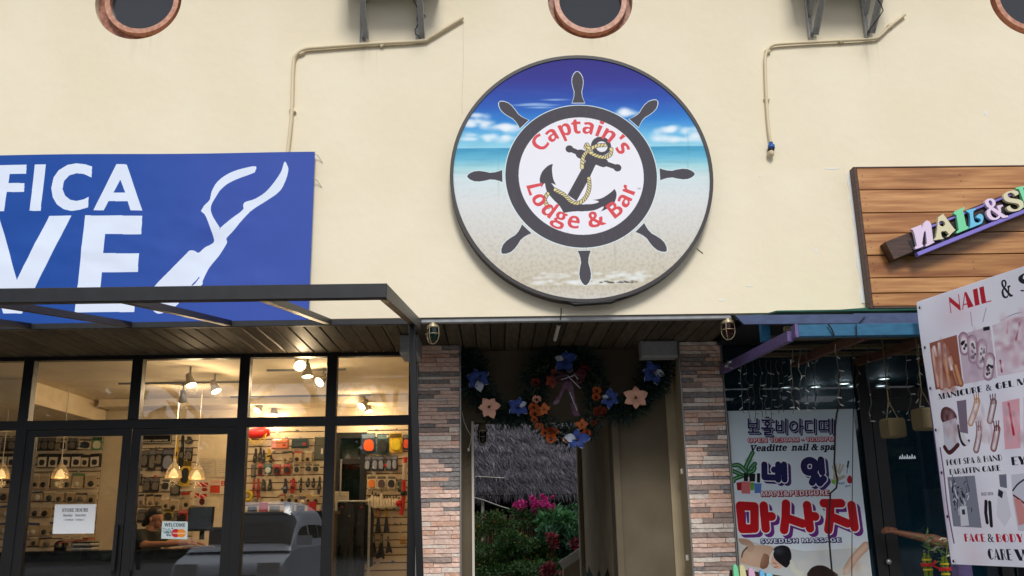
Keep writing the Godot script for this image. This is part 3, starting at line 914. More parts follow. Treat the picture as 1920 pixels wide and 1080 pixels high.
func canopy() -> void:
	var t := thing("steel_canopy", "black steel canopy frame without roofing before the dive shop", "canopy")
	var x1 := -0.607
	var s := func(z: float) -> float: return 2.889 - 0.1365 * z   # top of the frame at a distance from the wall
	put("front_beam", Body.new().box(Vector3(x1 - 3.4, s.call(2.43) - 0.045, 2.425), Vector3(6.8, 0.086, 0.05), Basis(), 0.004).mesh(), M.black_steel, t)
	put("wall_beam", Body.new().box(Vector3(x1 - 3.45, 2.868, 0.03), Vector3(6.7, 0.05, 0.05), Basis(), 0.004).mesh(), M.black_steel, t)
	put("side_beam", Body.new().bar(Vector3(x1 - 0.026, s.call(0.0) - 0.043, 0.005), Vector3(x1 - 0.026, s.call(2.398) - 0.043, 2.398), 0.05, 0.084).mesh(), M.black_steel, t)
	for k in 7:
		var x := -1.40 - 0.822 * k + 0.026
		put("rafter", Body.new().bar(Vector3(x, 2.872, 0.06), Vector3(x, s.call(2.395) - 0.045, 2.395), 0.052, 0.046).mesh(), M.black_steel, t)
	put("post", Body.new().bar(Vector3(-0.643, 2.78, 0.5), Vector3(-0.527, -0.0, 0.5), 0.05, 0.05, Vector3.FORWARD).mesh(), M.frame_black, t)

func conduit_run(label: String, pts: PackedVector3Array, r: float, clips: PackedVector3Array, m: Material) -> Node3D:
	var t := thing("conduit_pipe", label, "pipe")
	var soft := PackedVector3Array()
	for i in pts.size() - 1:
		for k in 5:
			soft.append(pts[i].cubic_interpolate(pts[i + 1], pts[maxi(i - 1, 0)], pts[mini(i + 2, pts.size() - 1)], k / 5.0))
	soft.append(pts[pts.size() - 1])
	put("pipe", Body.new().tube(soft, r, 10).mesh(), m, t)
	for q in clips:
		put("clip", Body.new().box(q + Vector3(0, 0, -0.012), Vector3(r * 2.9, r * 2.9, 0.036), Basis(Vector3(0, 0, 1), 0.5), 0.006).mesh(), m, t)
	return t

func bracket(at: Vector3, label: String) -> void:
	var t := thing("wall_bracket", label, "bracket", at, "angle iron brackets holding up the outdoor units")
	put("upright", Body.new().box(Vector3(-0.02, 0.28, 0.003), Vector3(0.05, 0.62, 0.006)).box(Vector3(-0.042, 0.28, 0.025), Vector3(0.006, 0.62, 0.044)).mesh(), M.galv, t)
	put("strut", Body.new().bar(Vector3(0.012, 0.0, 0.02), Vector3(0.012, 0.4, 0.5), 0.052, 0.008, Vector3(0, 0, 1)).bar(Vector3(0.036, 0.0, 0.03), Vector3(0.036, 0.4, 0.51), 0.006, 0.05, Vector3(0, 0, 1)).mesh(), M.galv, t)
	put("brace", Body.new().bar(Vector3(-0.01, 0.2, 0.012), Vector3(-0.01, 0.47, 0.3), 0.04, 0.008, Vector3(0, 0, 1)).mesh(), M.galv, t)
	put("arm", Body.new().box(Vector3(0, 0.41, 0.28), Vector3(0.05, 0.05, 0.56)).mesh(), M.galv, t)
	for p in [Vector3(-0.01, 0.01, 0.03), Vector3(-0.02, 0.2, 0.012)]:
		put("bolt", Body.new().lathe(PackedVector2Array([Vector2(0.016, -0.01), Vector2(0.016, 0.004), Vector2(0.008, 0.004), Vector2(0.008, 0.016), Vector2(0, 0.016)]), p, Basis(Vector3.RIGHT, PI / 2), 8).mesh(), M.alu, t)

func outdoor_unit(x0: float, x1: float, y: float, label: String) -> void:
	var t := thing("outdoor_unit", label, "air conditioner", Vector3.ZERO, "air conditioner units on brackets")
	put("casing", Body.new().box(Vector3((x0 + x1) / 2, y + 0.33, 0.29), Vector3(x1 - x0 + 0.34, 0.62, 0.46), Basis(), 0.02).mesh(), M.off_white, t)
	var b := Body.new()
	annulus(b, Vector2((x0 + x1) / 2 - 0.08, y + 0.33), 0.26, 0.24, 0.515, 0.55, 40)
	for k in 5: annulus(b, Vector2((x0 + x1) / 2 - 0.08, y + 0.33), 0.06 + 0.036 * k, 0.054 + 0.036 * k, 0.53, 0.538, 32)
	put("fan_grille", b.mesh(), M.grey, t)

func front_details() -> void:
	round_sign()
	banner()
	canopy()
	conduit_run("cream conduit pipe bending down to the blue banner's top corner", PackedVector3Array([Vector3(-0.245, 5.709, 0.03), Vector3(-0.406, 5.601, 0.03), Vector3(-0.551, 5.505, 0.03), Vector3(-0.633, 5.474, 0.03), Vector3(-1.057, 5.451, 0.03), Vector3(-1.536, 5.417, 0.03), Vector3(-1.67, 5.402, 0.03), Vector3(-1.745, 5.35, 0.03), Vector3(-1.769, 5.244, 0.03), Vector3(-1.764, 4.785, 0.03), Vector3(-1.773, 4.556, 0.03), Vector3(-1.784, 4.38, 0.03)]), 0.0165, PackedVector3Array([Vector3(-0.98, 5.45, 0.03), Vector3(-1.707, 5.376, 0.03), Vector3(-1.76, 4.801, 0.03)]), M.pipe)
	var c := conduit_run("thin cream conduit with a blue coupling hanging above the wooden plank sign", PackedVector3Array([Vector3(3.834, 5.709, 0.03), Vector3(3.675, 5.584, 0.03), Vector3(3.574, 5.492, 0.03), Vector3(3.492, 5.46, 0.03), Vector3(3.126, 5.441, 0.03), Vector3(2.682, 5.418, 0.03), Vector3(2.567, 5.398, 0.03), Vector3(2.513, 5.333, 0.03), Vector3(2.492, 5.216, 0.03), Vector3(2.472, 4.872, 0.03), Vector3(2.466, 4.587, 0.03), Vector3(2.473, 4.454, 0.03)]), 0.0135, PackedVector3Array([Vector3(3.686, 5.595, 0.03), Vector3(3.215, 5.446, 0.03), Vector3(2.529, 5.349, 0.03), Vector3(2.477, 4.872, 0.03)]), M.pipe)
	put("coupling", Body.new().lathe(PackedVector2Array([Vector2(0, 0.03), Vector2(0.018, 0.03), Vector2(0.018, 0.01), Vector2(0.03, 0.005), Vector2(0.03, -0.03), Vector2(0, -0.03)]), Vector3(2.471, 4.414, 0.04)).mesh(), plain(Color(0.13, 0.33, 0.62), 0.4), c)
	put("lamp_socket", Body.new().lathe(PackedVector2Array([Vector2(0, 0.02), Vector2(0.027, 0.02), Vector2(0.027, -0.012), Vector2(0, -0.012)]), Vector3(2.467, 4.374, 0.04)).mesh(), M.black, c)
	put("broken_cap", Body.new().lathe(PackedVector2Array([Vector2(0.028, 0.012), Vector2(0.03, -0.012), Vector2(0.02, -0.034), Vector2(0, -0.04)]), Vector3(2.46, 4.349, 0.04), Basis(Vector3.BACK, 0.25), 12).mesh(), M.pipe, c)
	var by := 5.505
	bracket(Vector3(-1.137, by, 0.004), "grey angle iron bracket above the blue banner, the one further from the round sign")
	bracket(Vector3(-0.629, by, 0.004), "grey angle iron bracket with loose black wire touching the conduit bend")
	bracket(Vector3(2.963, by + 0.005, 0.004), "grey angle iron bracket above the hanging blue coupling, nearer to the round sign")
	bracket(Vector3(3.484, by + 0.015, 0.004), "grey angle iron bracket above the plank sign, beside the conduit's rising end")
	outdoor_unit(-1.137, -0.629, by + 0.44, "white outdoor air conditioner unit on the brackets above the blue banner")
	outdoor_unit(2.963, 3.484, by + 0.45, "white outdoor air conditioner unit on the brackets above the plank sign")
	var wires := [[Vector3(-0.679, 5.755, 0.25), Vector3(-0.649, 5.717, 0.2), Vector3(-0.616, 5.705, 0.14), Vector3(-0.58, 5.68, 0.1), Vector3(-0.604, 5.653, 0.1), Vector3(-0.638, 5.611, 0.1), Vector3(-0.676, 5.546, 0.1), Vector3(-0.672, 5.515, 0.08), Vector3(-0.628, 5.517, 0.03)], [Vector3(3.397, 5.672, 0.4), Vector3(3.463, 5.612, 0.36), Vector3(3.484, 5.561, 0.34), Vector3(3.458, 5.521, 0.3), Vector3(3.438, 5.496, 0.2), Vector3(3.457, 5.514, 0.06)]]
	for i in 2:
		tag(put("loose_wire", Body.new().tube(PackedVector3Array(wires[i]), 0.005, 5).mesh(), M.cable), ["thin black wire curling round the bracket near the round sign", "thin black wire hanging along the bracket above the plank sign"][i], "wire", "loose wires on the brackets")
	cage_lamp(Vector3(-0.513, 2.912, -0.06), "brass caged bulkhead lamp with green glass beside the black steel canopy", Color(0.03, 0.13, 0.11))
	cage_lamp(Vector3(1.985, 2.912, -0.06), "brass caged bulkhead lamp with red glass beside the nail salon pergola", Color(0.16, 0.03, 0.05))
	cage_lamp(Vector3(-0.13, 2.2, -1.66), "dark caged bulkhead lamp hanging in the passage against the thatched roof", Color(0.04, 0.04, 0.05))
	var bx := thing("junction_box", "grey metal box under the soffit behind the leaning canopy post", "box", Vector3.ZERO, "grey boxes under the soffit")
	put("casing", Body.new().box(Vector3(-0.768, 2.811, -0.845), Vector3(0.165, 0.168, 0.47), Basis(), 0.006).mesh(), M.grey_box, bx)
	put("cover", Body.new().box(Vector3(-0.768, 2.811, -0.606), Vector3(0.14, 0.145, 0.006)).mesh(), M.grey_box, bx)
	bx = thing("junction_box", "wide pale grey box under the soffit beside the garland's right end", "box", Vector3.ZERO, "grey boxes under the soffit")
	put("casing", Body.new().box(Vector3(1.575, 2.815, -1.14), Vector3(0.345, 0.16, 0.18), Basis(), 0.006).mesh(), M.grey_box, bx)
	put("cover", Body.new().box(Vector3(1.575, 2.815, -1.047), Vector3(0.315, 0.135, 0.006), Basis(), 0.002).mesh(), M.grey_box, bx)
	for k in 4:
		put("screw", Body.new().lathe(PackedVector2Array([Vector2(0.005, 0), Vector2(0, 0.003)]), Vector3(1.575 + (0.145 if k & 1 else -0.145), 2.815 + (0.056 if k & 2 else -0.056), -1.044), Basis(Vector3.RIGHT, PI / 2), 6).mesh(), M.black, bx)
	var tl := thing("tube_lamp", "short white unlit tube lamp under the passage soffit", "lamp")
	put("tube", Body.new().tube(PackedVector3Array([Vector3(0.557, 2.866, -0.1), Vector3(0.564, 2.866, -0.8)]), 0.017, 10).mesh(), M.off_white, tl)
	put("end_cap", Body.new().tube(PackedVector3Array([Vector3(0.557, 2.866, -0.07), Vector3(0.557, 2.866, -0.11)]), 0.022, 10).mesh(), M.black, tl)
	for cz in [-0.3, -0.7]: put("clip", Body.new().box(Vector3(0.56, 2.885, cz), Vector3(0.02, 0.02, 0.03)).mesh(), M.off_white, tl)
	tag(put("sign_wire", Body.new().tube(PackedVector3Array([Vector3(0.568, 2.974, 0.02), Vector3(0.566, 2.914, 0.02), Vector3(0.559, 2.87, -0.03)]), 0.004, 5).mesh(), M.cable), "short black wire from the round sign's underside to the soffit", "wire")
	plank_sign()
	wreath()

func plank_sign() -> void:
	var t := thing("plank_sign", "varnished wooden plank sign board above the nail salon pergola", "sign")
	var xl := 3.185
	var xr := xl + 2.7
	var ys := [4.174, 3.969, 3.759, 3.574, 3.378, 3.178, 3.045, 2.93]
	for i in 7:
		var o := put("plank", Body.new().box(Vector3((xl + xr) / 2, (ys[i] + ys[i + 1]) / 2, 0.075), Vector3(xr - xl, ys[i] - ys[i + 1] - 0.007, 0.03), Basis(), 0.003).mesh(), M.wood[[1, 0, 2, 1, 3, 0, 2][i]], t)
		o.position.z = 0.003 * (i % 2)
	put("back_frame", Body.new().box(Vector3((xl + xr) / 2, (ys[0] + ys[7]) / 2, 0.03), Vector3(xr - xl - 0.03, ys[0] - ys[7] - 0.03, 0.056)).mesh(), M.dark_wood, t)
	put("edge_strip", Body.new().box(Vector3(xl - 0.016, (ys[0] + ys[7]) / 2 - 0.004, 0.048), Vector3(0.028, ys[0] - ys[7] + 0.03, 0.09), Basis(), 0.004).box(Vector3((xl + xr) / 2, ys[7] - 0.008, 0.048), Vector3(xr - xl, 0.016, 0.088)).box(Vector3((xl + xr) / 2, ys[0] + 0.006, 0.046), Vector3(xr - xl, 0.01, 0.088)).mesh(), M.dark_wood, t)
	var nail := Body.new()
	for i in 7:
		for x in [xl + 0.04, xl + 0.9, xl + 1.7]:
			for d in [0.03, -0.03]:
				nail.box(Vector3(x, (ys[i] + ys[i + 1]) / 2 + d, 0.0935), Vector3(0.006, 0.006, 0.003))
	put("nail_heads", nail.mesh(), M.dark_wood, t).set_meta("kind", "stuff")
	var caulk := PackedVector2Array()
	for i in 15: caulk.append(Vector2(xl - 0.03, lerpf(ys[0], ys[7] + 0.05, i / 14.0)))
	for i in 15: caulk.append(Vector2(xl - 0.045 - rng.randf() * 0.022, lerpf(ys[7] + 0.05, ys[0], i / 14.0)))
	put("caulk", Body.new().prism(caulk, 0.0, 0.006).mesh(), M.white, t)
	# slanting beam with cut out letters
	var s := thing("letter_beam", "slanting dark beam with purple tray mounted on the plank sign", "beam")
	var a := Vector3(3.301, 3.46, 0.2)
	var dx: Vector3 = (Vector3(3.552, 3.556, 0.2) - a).normalized()
	dx = Vector3(dx.x, dx.y, 0).normalized()
	var dy := Vector3(-dx.y, dx.x, 0)
	var bs := Basis(dx, dy, Vector3(0, 0, 1))
	put("beam", Body.new().box(a + dx * 1.0 - dy * 0.083 - Vector3(0, 0, 0.052), Vector3(2.0, 0.166, 0.104), bs, 0.005).mesh(), M.dark_wood, s)
	var q := bs.inverse() * (Vector3(3.548, 3.34, 0.23) - a)
	var q2 := bs.inverse() * (Vector3(3.712, 3.589, 0.21) - a)
	put("tray_lip", Body.new().box(a + bs * Vector3(q.x + 0.9, q.y, 0.013), Vector3(1.8, 0.034, 0.05), bs, 0.004).mesh(), M.lilac, s)
	put("tray_back", Body.new().box(a + bs * Vector3(q.x + 0.9, q.y + 0.075, -0.006 + 0.008), Vector3(1.8, 0.12, 0.004), bs).mesh(), M.black, s)
	put("tray_top", Body.new().box(a + bs * Vector3(q2.x + 0.82, q2.y, 0.016), Vector3(1.8, 0.018, 0.024), bs, 0.003).mesh(), M.lilac, s)
	var cols := [Color(0.87, 0.79, 0.89), Color(0.84, 0.81, 0.67), Color(0.46, 0.83, 0.63), Color(0.42, 0.75, 0.89)]
	var outline := [
		PackedVector2Array([Vector2(3.518, 3.562), Vector2(3.52, 3.552), Vector2(3.531, 3.55), Vector2(3.539, 3.516), Vector2(3.548, 3.413), Vector2(3.527, 3.401), Vector2(3.532, 3.382), Vector2(3.563, 3.391), Vector2(3.594, 3.401), Vector2(3.603, 3.412), Vector2(3.593, 3.425), Vector2(3.606, 3.476), Vector2(3.62, 3.523), Vector2(3.635, 3.546), Vector2(3.638, 3.523), Vector2(3.634, 3.429), Vector2(3.621, 3.418), Vector2(3.622, 3.404), Vector2(3.658, 3.418), Vector2(3.702, 3.441), Vector2(3.691, 3.448), Vector2(3.692, 3.538), Vector2(3.693, 3.597), Vector2(3.683, 3.623), Vector2(3.662, 3.634), Vector2(3.638, 3.619), Vector2(3.608, 3.563), Vector2(3.608, 3.596)]),
		PackedVector2Array([Vector2(3.718, 3.483), Vector2(3.738, 3.553), Vector2(3.762, 3.662), Vector2(3.807, 3.69), Vector2(3.818, 3.672), Vector2(3.883, 3.555), Vector2(3.895, 3.549), Vector2(3.82, 3.485), Vector2(3.811, 3.491), Vector2(3.833, 3.509), Vector2(3.812, 3.538), Vector2(3.772, 3.535), Vector2(3.765, 3.52), Vector2(3.769, 3.486), Vector2(3.783, 3.47), Vector2(3.698, 3.458), Vector2(3.7, 3.469)]),
		PackedVector2Array([Vector2(3.9, 3.701), Vector2(3.913, 3.713), Vector2(3.994, 3.748), Vector2(3.998, 3.74), Vector2(3.981, 3.72), Vector2(3.989, 3.583), Vector2(4.008, 3.57), Vector2(4.004, 3.556), Vector2(3.9, 3.515), Vector2(3.896, 3.527), Vector2(3.92, 3.547), Vector2(3.919, 3.677), Vector2(3.9, 3.689)]),
		curve(PackedVector2Array([Vector2(4.012, 3.72), Vector2(4.087, 3.735), Vector2(4.088, 3.723), Vector2(4.067, 3.705), Vector2(4.061, 3.652), Vector2(4.068, 3.616), Vector2(4.091, 3.608), Vector2(4.115, 3.619), Vector2(4.12, 3.637), Vector2(4.104, 3.648), Vector2(4.088, 3.651), Vector2(4.092, 3.669), Vector2(4.119, 3.687), Vector2(4.142, 3.673), Vector2(4.144, 3.641), Vector2(4.124, 3.603), Vector2(4.088, 3.586), Vector2(4.023, 3.561), Vector2(4.011, 3.562), Vector2(4.024, 3.584), Vector2(4.034, 3.684), Vector2(4.011, 3.708)]), true, 3)]
	var names := ["N", "A", "I", "L"]
	var lab := ["pale pink letter N standing at the low end of the slanting beam", "cream letter A standing between the pink N and the mint letter", "mint green letter I standing between cream A and sky blue L", "sky blue letter L with a curled foot on the slanting beam"]
	for i in 4:
		var o := put("wooden_letter", Body.new().prism(outline[i], 0.212, 0.245, Transform3D(), circle(Vector2(3.787, 3.604), 0.026, 14) if i == 1 else PackedVector2Array()).mesh(), plain(cols[i], 0.55))
		tag(o, lab[i], "letter", "cut out letters on the slanting beam")
	var more := [["&", Color(0.88, 0.80, 0.90), [1250, 490, 1455, 245], "pale pink ampersand standing on the slanting beam"], ["S", Color(0.84, 0.81, 0.68), [1470, 395, 1650, 165], "cream letter S standing after the pink ampersand"], ["P", Color(0.48, 0.84, 0.64), [1640, 340, 1800, 100], "mint green letter P standing after the cream letter S"], ["A", Color(0.42, 0.75, 0.89), [1815, 280, 1990, 40], "sky blue letter A at the high end of the slanting beam"]]
	var box := [[[4.255, 3.731, 0.171, 0.209]], [[4.424, 3.798, 0.155, 0.199]], [[4.55, 3.841, 0.139, 0.2]], [[4.699, 3.887, 0.154, 0.207]]]
	for i in 4:
		var m: Array = more[i]
		var k: Array = box[i][0]
		var tm := TextMesh.new()
		tm.text = m[0]
		tm.font = serif
		tm.font_size = 64
		tm.pixel_size = 1.0 / 64
		tm.depth = 0.15
		tm.curve_step = 1.5
		var bb := tm.get_aabb()
		var o := put("wooden_letter", tm, plain(m[1], 0.55))
		o.scale = Vector3(k[2] / bb.size.x, k[3] * 0.92 / bb.size.y, 0.033 / bb.size.z)
		o.rotation.z = 0.2
		o.position = Vector3(k[0], k[1], 0.229) - Basis(Vector3.BACK, 0.2) * ((bb.position + bb.size / 2) * o.scale)
		tag(o, m[3], "letter", "cut out letters on the slanting beam")

# ---------------------------------------------------------------- leaves and flowers
func leaf_mesh(l: float, w: float, fold := 0.25) -> ArrayMesh:
	var b := Body.new()
	var a := Vector3.ZERO
	var tip := Vector3(0, l, -l * 0.12)
	var m := Vector3(0, l * 0.5, 0)
	var p := Vector3(w * 0.5, l * 0.45, w * fold)
	var q := Vector3(-w * 0.5, l * 0.45, w * fold)
	b.tri(a, m, p); b.tri(m, tip, p); b.tri(a, q, m); b.tri(m, q, tip)
	return b.mesh()

func scatter(called: String, mesh: Mesh, m: Material, where: Array, cols: Array, parent: Node) -> void:
	var mm := MultiMesh.new()
	mm.transform_format = MultiMesh.TRANSFORM_3D
	mm.use_colors = cols.size() > 0
	mm.mesh = mesh
	mm.instance_count = where.size()
	for i in where.size():
		mm.set_instance_transform(i, where[i])
		if cols.size(): mm.set_instance_color(i, cols[i])
	var o := MultiMeshInstance3D.new()
	o.name = numbered(called, parent)
	o.multimesh = mm
	o.material_override = m
	o.set_meta("kind", "stuff")
	parent.add_child(o, true)

func aim(dir: Vector3, roll: float, s := 1.0) -> Basis:
	var y := dir.normalized()
	var x := y.cross(Vector3(0.31, 0.17, 0.93)).normalized()
	var z := x.cross(y)
	return Basis(x, y, z) * Basis(Vector3.UP, roll) * Basis().scaled(Vector3(s, s, s))

func rdir() -> Vector3:
	var v := Vector3(rng.randfn(), rng.randfn(), rng.randfn())
	return v.normalized() if v.length() > 0.001 else Vector3.UP

func leaf_material(rough := 0.6, back := 0.25) -> StandardMaterial3D:
	var m := plain(Color.WHITE, rough)
	m.vertex_color_use_as_albedo = true
	m.backlight_enabled = true
	m.backlight = Color(back, back, back)
	return m

func poinsettia(parent: Node, at: Vector3, r: float, petal: Material, rim: Material, turn: float, n := 6) -> void:
	var b := Body.new()
	var e := Body.new()
	for k in n:
		var a := turn + TAU * k / n + rng.randf_range(-0.15, 0.15)
		var d := Vector3(cos(a), sin(a), 0)
		var s := Vector3(-sin(a), cos(a), 0)
		var rr := r * rng.randf_range(0.8, 1.15)
		var lift := rng.randf_range(-0.05, 0.12)
		var rows := []
		for q in [[0.08, 0.08, 0.02], [0.35, 0.30, 0.2], [0.58, 0.37, 0.24], [0.82, 0.24, 0.16], [1.06, 0.01, 0.0]]:
			rows.append([d * rr * q[0] - s * rr * q[1] + Vector3(0, 0, rr * (q[2] + 0.05)), d * rr * q[0] + Vector3(0, 0, rr * (q[2] + lift * q[0] - 0.03)), d * rr * q[0] + s * rr * q[1] + Vector3(0, 0, rr * (q[2] + 0.05))])
		var into := e if rim and k == 2 else b
		for i in 4:
			for j in 2:
				into.quad(at + rows[i][j], at + rows[i][j + 1], at + rows[i + 1][j + 1], at + rows[i + 1][j], 1)
		if rim: e.tube(PackedVector3Array([at + rows[3][0], at + rows[4][1]]), r * 0.03, 4)
	var f := put("flower", b.mesh(), petal, parent)
	if rim and e.used: put("pale_petals", e.mesh(), rim, f).set_meta("kind", "stuff")
	put("flower_centre", Body.new().lathe(PackedVector2Array([Vector2(0, 0.3 * r), Vector2(0.08 * r, 0.26 * r), Vector2(0.11 * r, 0.12 * r), Vector2(0.05 * r, 0.0)]), at, Basis(Vector3.RIGHT, PI / 2), 8).mesh(), M.brown_wood, f)

func rose(parent: Node, at: Vector3, r: float, m: Material) -> void:
	var b := Body.new()
	for k in 7:
		var a := k * 2.4
		var rr := r * (0.35 + 0.09 * k)
		for j in 4:
			var a0 := a + j * 0.45
			var a1 := a0 + 0.45
			var z := r * (0.75 - 0.08 * k)
			b.quad(at + Vector3(cos(a0) * rr * 0.55, sin(a0) * rr * 0.55, 0), at + Vector3(cos(a1) * rr * 0.55, sin(a1) * rr * 0.55, 0), at + Vector3(cos(a1) * rr, sin(a1) * rr, z), at + Vector3(cos(a0) * rr, sin(a0) * rr, z), 1)
	put("rose", b.mesh(), m, parent)

func fir(t: Node, path: PackedVector3Array, rad: float, n: int) -> void:
	var w := []
	var c := []
	for i in n:
		var f := rng.randf() * (path.size() - 1)
		var k := int(f)
		var p := path[k].lerp(path[mini(k + 1, path.size() - 1)], f - k)
		var d := rdir()
		d.z = absf(d.z) * 0.8
		w.append(Transform3D(aim(d + Vector3(0, -0.15, 0), rng.randf() * TAU, rng.randf_range(0.7, 1.25)), p + d * rad * rng.randf_range(0.1, 0.75)))
		var g := rng.randf_range(0.5, 1.4)
		c.append(Color(0.02 * g, 0.05 * g, 0.037 * g))
	scatter("foliage", leaf_mesh(0.062, 0.017), M.fir, w, c, t)

func wreath() -> void:
	M.fir = leaf_material(0.6, 0.1)
	var blue := plain(Color(0.17, 0.28, 0.58), 0.6)
	var frost := plain(Color(0.74, 0.78, 0.84), 0.6)
	var peach := plain(Color(0.92, 0.70, 0.60), 0.7)
	var orange := plain(Color(0.80, 0.42, 0.20), 0.7)
	var rust := plain(Color(0.52, 0.20, 0.11), 0.7)
	var z := -1.38
	# the two swags
	for i in 2:
		var t := thing("garland", ["fir garland with blue and peach flowers beside the stone pillar by the dive shop", "fir garland with blue and peach flowers ending under the pale grey box"][i], "garland", Vector3.ZERO, "fir garlands beside the wreath")
		var p := PackedVector3Array([Vector3(-0.256, 2.807, -1.38), Vector3(-0.204, 2.658, -1.38), Vector3(-0.144, 2.447, -1.38), Vector3(-0.016, 2.29, -1.38), Vector3(0.138, 2.225, -1.38), Vector3(0.294, 2.274, -1.38), Vector3(0.417, 2.412, -1.38)]) if i == 0 else PackedVector3Array([Vector3(0.991, 2.455, -1.38), Vector3(1.099, 2.298, -1.38), Vector3(1.227, 2.259, -1.38), Vector3(1.387, 2.329, -1.38), Vector3(1.504, 2.474, -1.38), Vector3(1.587, 2.63, -1.38), Vector3(1.614, 2.736, -1.38)])
		fir(t, p, 0.165, 2300)
		fir(t, p.slice(0, 3) if i == 0 else p.slice(4), 0.2, 1200)
		put("wire", Body.new().tube(p, 0.01, 6).mesh(), M.black, t)
		for q in ([[Vector3(-0.161, 2.577, -1.27), 0.105, 0], [Vector3(0.225, 2.307, -1.26), 0.1, 0], [Vector3(-0.056, 2.309, -1.24), 0.105, 1]] if i == 0 else [[Vector3(1.536, 2.623, -1.27), 0.105, 0], [Vector3(1.1, 2.371, -1.27), 0.09, 0], [Vector3(1.353, 2.373, -1.24), 0.11, 1]]):
			poinsettia(t, q[0], q[1], blue if q[2] == 0 else peach, frost if q[2] == 0 else null, rng.randf() * 6.0)
	var t := thing("wreath", "large christmas wreath of dark fir, blue and orange flowers with a purple bow", "wreath")
	var c: Vector3 = Vector3(0.687, 2.398, -1.38)
	var ring := PackedVector3Array()
	for k in 33: ring.append(c + Vector3(cos(TAU * k / 32) * 0.315, sin(TAU * k / 32) * 0.36, 0))
	fir(t, ring, 0.15, 3000)
	fir(t, PackedVector3Array([Vector3(0.389, 2.57, -1.38), Vector3(0.461, 2.711, -1.38), Vector3(0.569, 2.816, -1.38), Vector3(0.701, 2.835, -1.38), Vector3(0.847, 2.79, -1.38), Vector3(0.927, 2.683, -1.38), Vector3(0.964, 2.561, -1.38)]), 0.19, 2600)
	put("hoop", Body.new().tube(ring, 0.014, 6).mesh(), M.black, t)
	poinsettia(t, Vector3(0.678, 2.746, -1.24), 0.11, blue, frost, 0.3, 5)
	poinsettia(t, Vector3(0.768, 1.985, -1.22), 0.115, blue, frost, 0.25, 5)
	for q in [Vector3(0.372, 2.293, -1.25), Vector3(0.381, 2.236, -1.24), Vector3(0.532, 1.996, -1.24), Vector3(0.989, 2.242, -1.25), Vector3(1.021, 2.253, -1.26)]: rose(t, q, 0.06, rust if q.x > 0.8 else orange)
	for q in [Vector3(0.419, 2.113, -1.24), Vector3(0.975, 2.386, -1.25), Vector3(0.869, 2.042, -1.25), Vector3(0.565, 2.063, -1.26), Vector3(0.473, 2.052, -1.24)]: rose(t, q, 0.05, orange)
	for k in 11:
		var a := 0.35 + k * 0.54
		rose(t, c + Vector3(cos(a) * rng.randf_range(0.27, 0.36), sin(a) * rng.randf_range(0.3, 0.42) - 0.06, 0.14), rng.randf_range(0.035, 0.055), [orange, rust, peach][k % 3])
	for q in [Vector3(0.549, 2.549, -1.26), Vector3(0.819, 2.596, -1.26), Vector3(0.827, 2.124, -1.26), Vector3(0.469, 2.276, -1.25)]: poinsettia(t, q, 0.06, rust if q.y > 2.4 else orange, null, rng.randf() * 6.0, 5)
	# frosted twigs
	var tw := Body.new()
	for k in 260:
		var a := rng.randf() * TAU
		var p := c + Vector3(cos(a) * 0.31, sin(a) * 0.36, 0.12) + rdir() * 0.05
		var d := rdir()
		tw.tube(PackedVector3Array([p, p + Vector3(d.x, d.y, absf(d.z)) * rng.randf_range(0.03, 0.08)]), 0.0013, 3)
	put("frosted_twigs", tw.mesh(), plain(Color(0.50, 0.49, 0.42), 0.5), t).set_meta("kind", "stuff")
	var bow := Body.new()
	var bc := Vector3(0.71, 2.552, -1.2)
	for s in [[-1.0, 0.5], [1.0, 0.6], [-0.8, -0.1], [0.9, 0.0]]:
		var pts := []
		for k in 9:
			var a := TAU * k / 8.0
			pts.append(bc + Vector3(s[0] * 0.085 * (1.0 - cos(a)), s[1] * 0.05 * (1.0 - cos(a)) + 0.035 * sin(a), 0.03 * sin(a)))
		for k in 8: bow.quad(pts[k] + Vector3(0, 0.0, -0.04), pts[k + 1] + Vector3(0, 0, -0.04), pts[k + 1] + Vector3(0, 0.01, 0.04), pts[k] + Vector3(0, 0.01, 0.04), 1)
	for e in [Vector3(0.575, 2.319, -1.2), Vector3(0.779, 2.204, -1.2), Vector3(0.761, 2.227, -1.22)]:
		var d: Vector3 = (e - bc) / 6.0
		for k in 6:
			var w := 0.02 + 0.006 * sin(k * 1.7)
			bow.quad(bc + d * k + Vector3(-w, 0, 0.012 * sin(k * 2.0)), bc + d * k + Vector3(w, 0, 0), bc + d * (k + 1) + Vector3(w, 0, 0), bc + d * (k + 1) + Vector3(-w, 0, 0.012 * sin(k * 2.0 + 2.0)), 1)
	var rib := plain(Color(0.42, 0.27, 0.37, 0.85), 0.3)
	rib.transparency = BaseMaterial3D.TRANSPARENCY_ALPHA
	var ob := put("bow", bow.mesh(), rib, t)
	var gl := Body.new()
	for e in [[Vector3(0.635, 2.547, -1.16), Vector3(0.759, 2.586, -1.16)], [Vector3(0.697, 2.586, -1.15), Vector3(0.815, 2.461, -1.15)], [Vector3(0.714, 2.431, -1.18), Vector3(0.779, 2.252, -1.18)], [Vector3(0.759, 2.607, -1.16), Vector3(0.798, 2.545, -1.16)]]:
		gl.tube(PackedVector3Array(e), 0.0045, 5)
	put("silver_edge", gl.mesh(), plain(Color(0.8, 0.78, 0.84), 0.25, 0.4), ob)
	var cord := thing("trailing_cord", "thin pale cord with plug trailing down beside the stone pillar in the passage", "cord")
	put("cord", Body.new().tube(PackedVector3Array([Vector3(-0.321, 2.287, -1.4), Vector3(-0.301, 2.193, -1.4), Vector3(-0.271, 2.116, -1.4), Vector3(-0.23, 2.049, -1.4), Vector3(-0.241, 1.978, -1.4), Vector3(-0.256, 1.927, -1.4)]), 0.0035, 5).mesh(), M.off_white, cord)
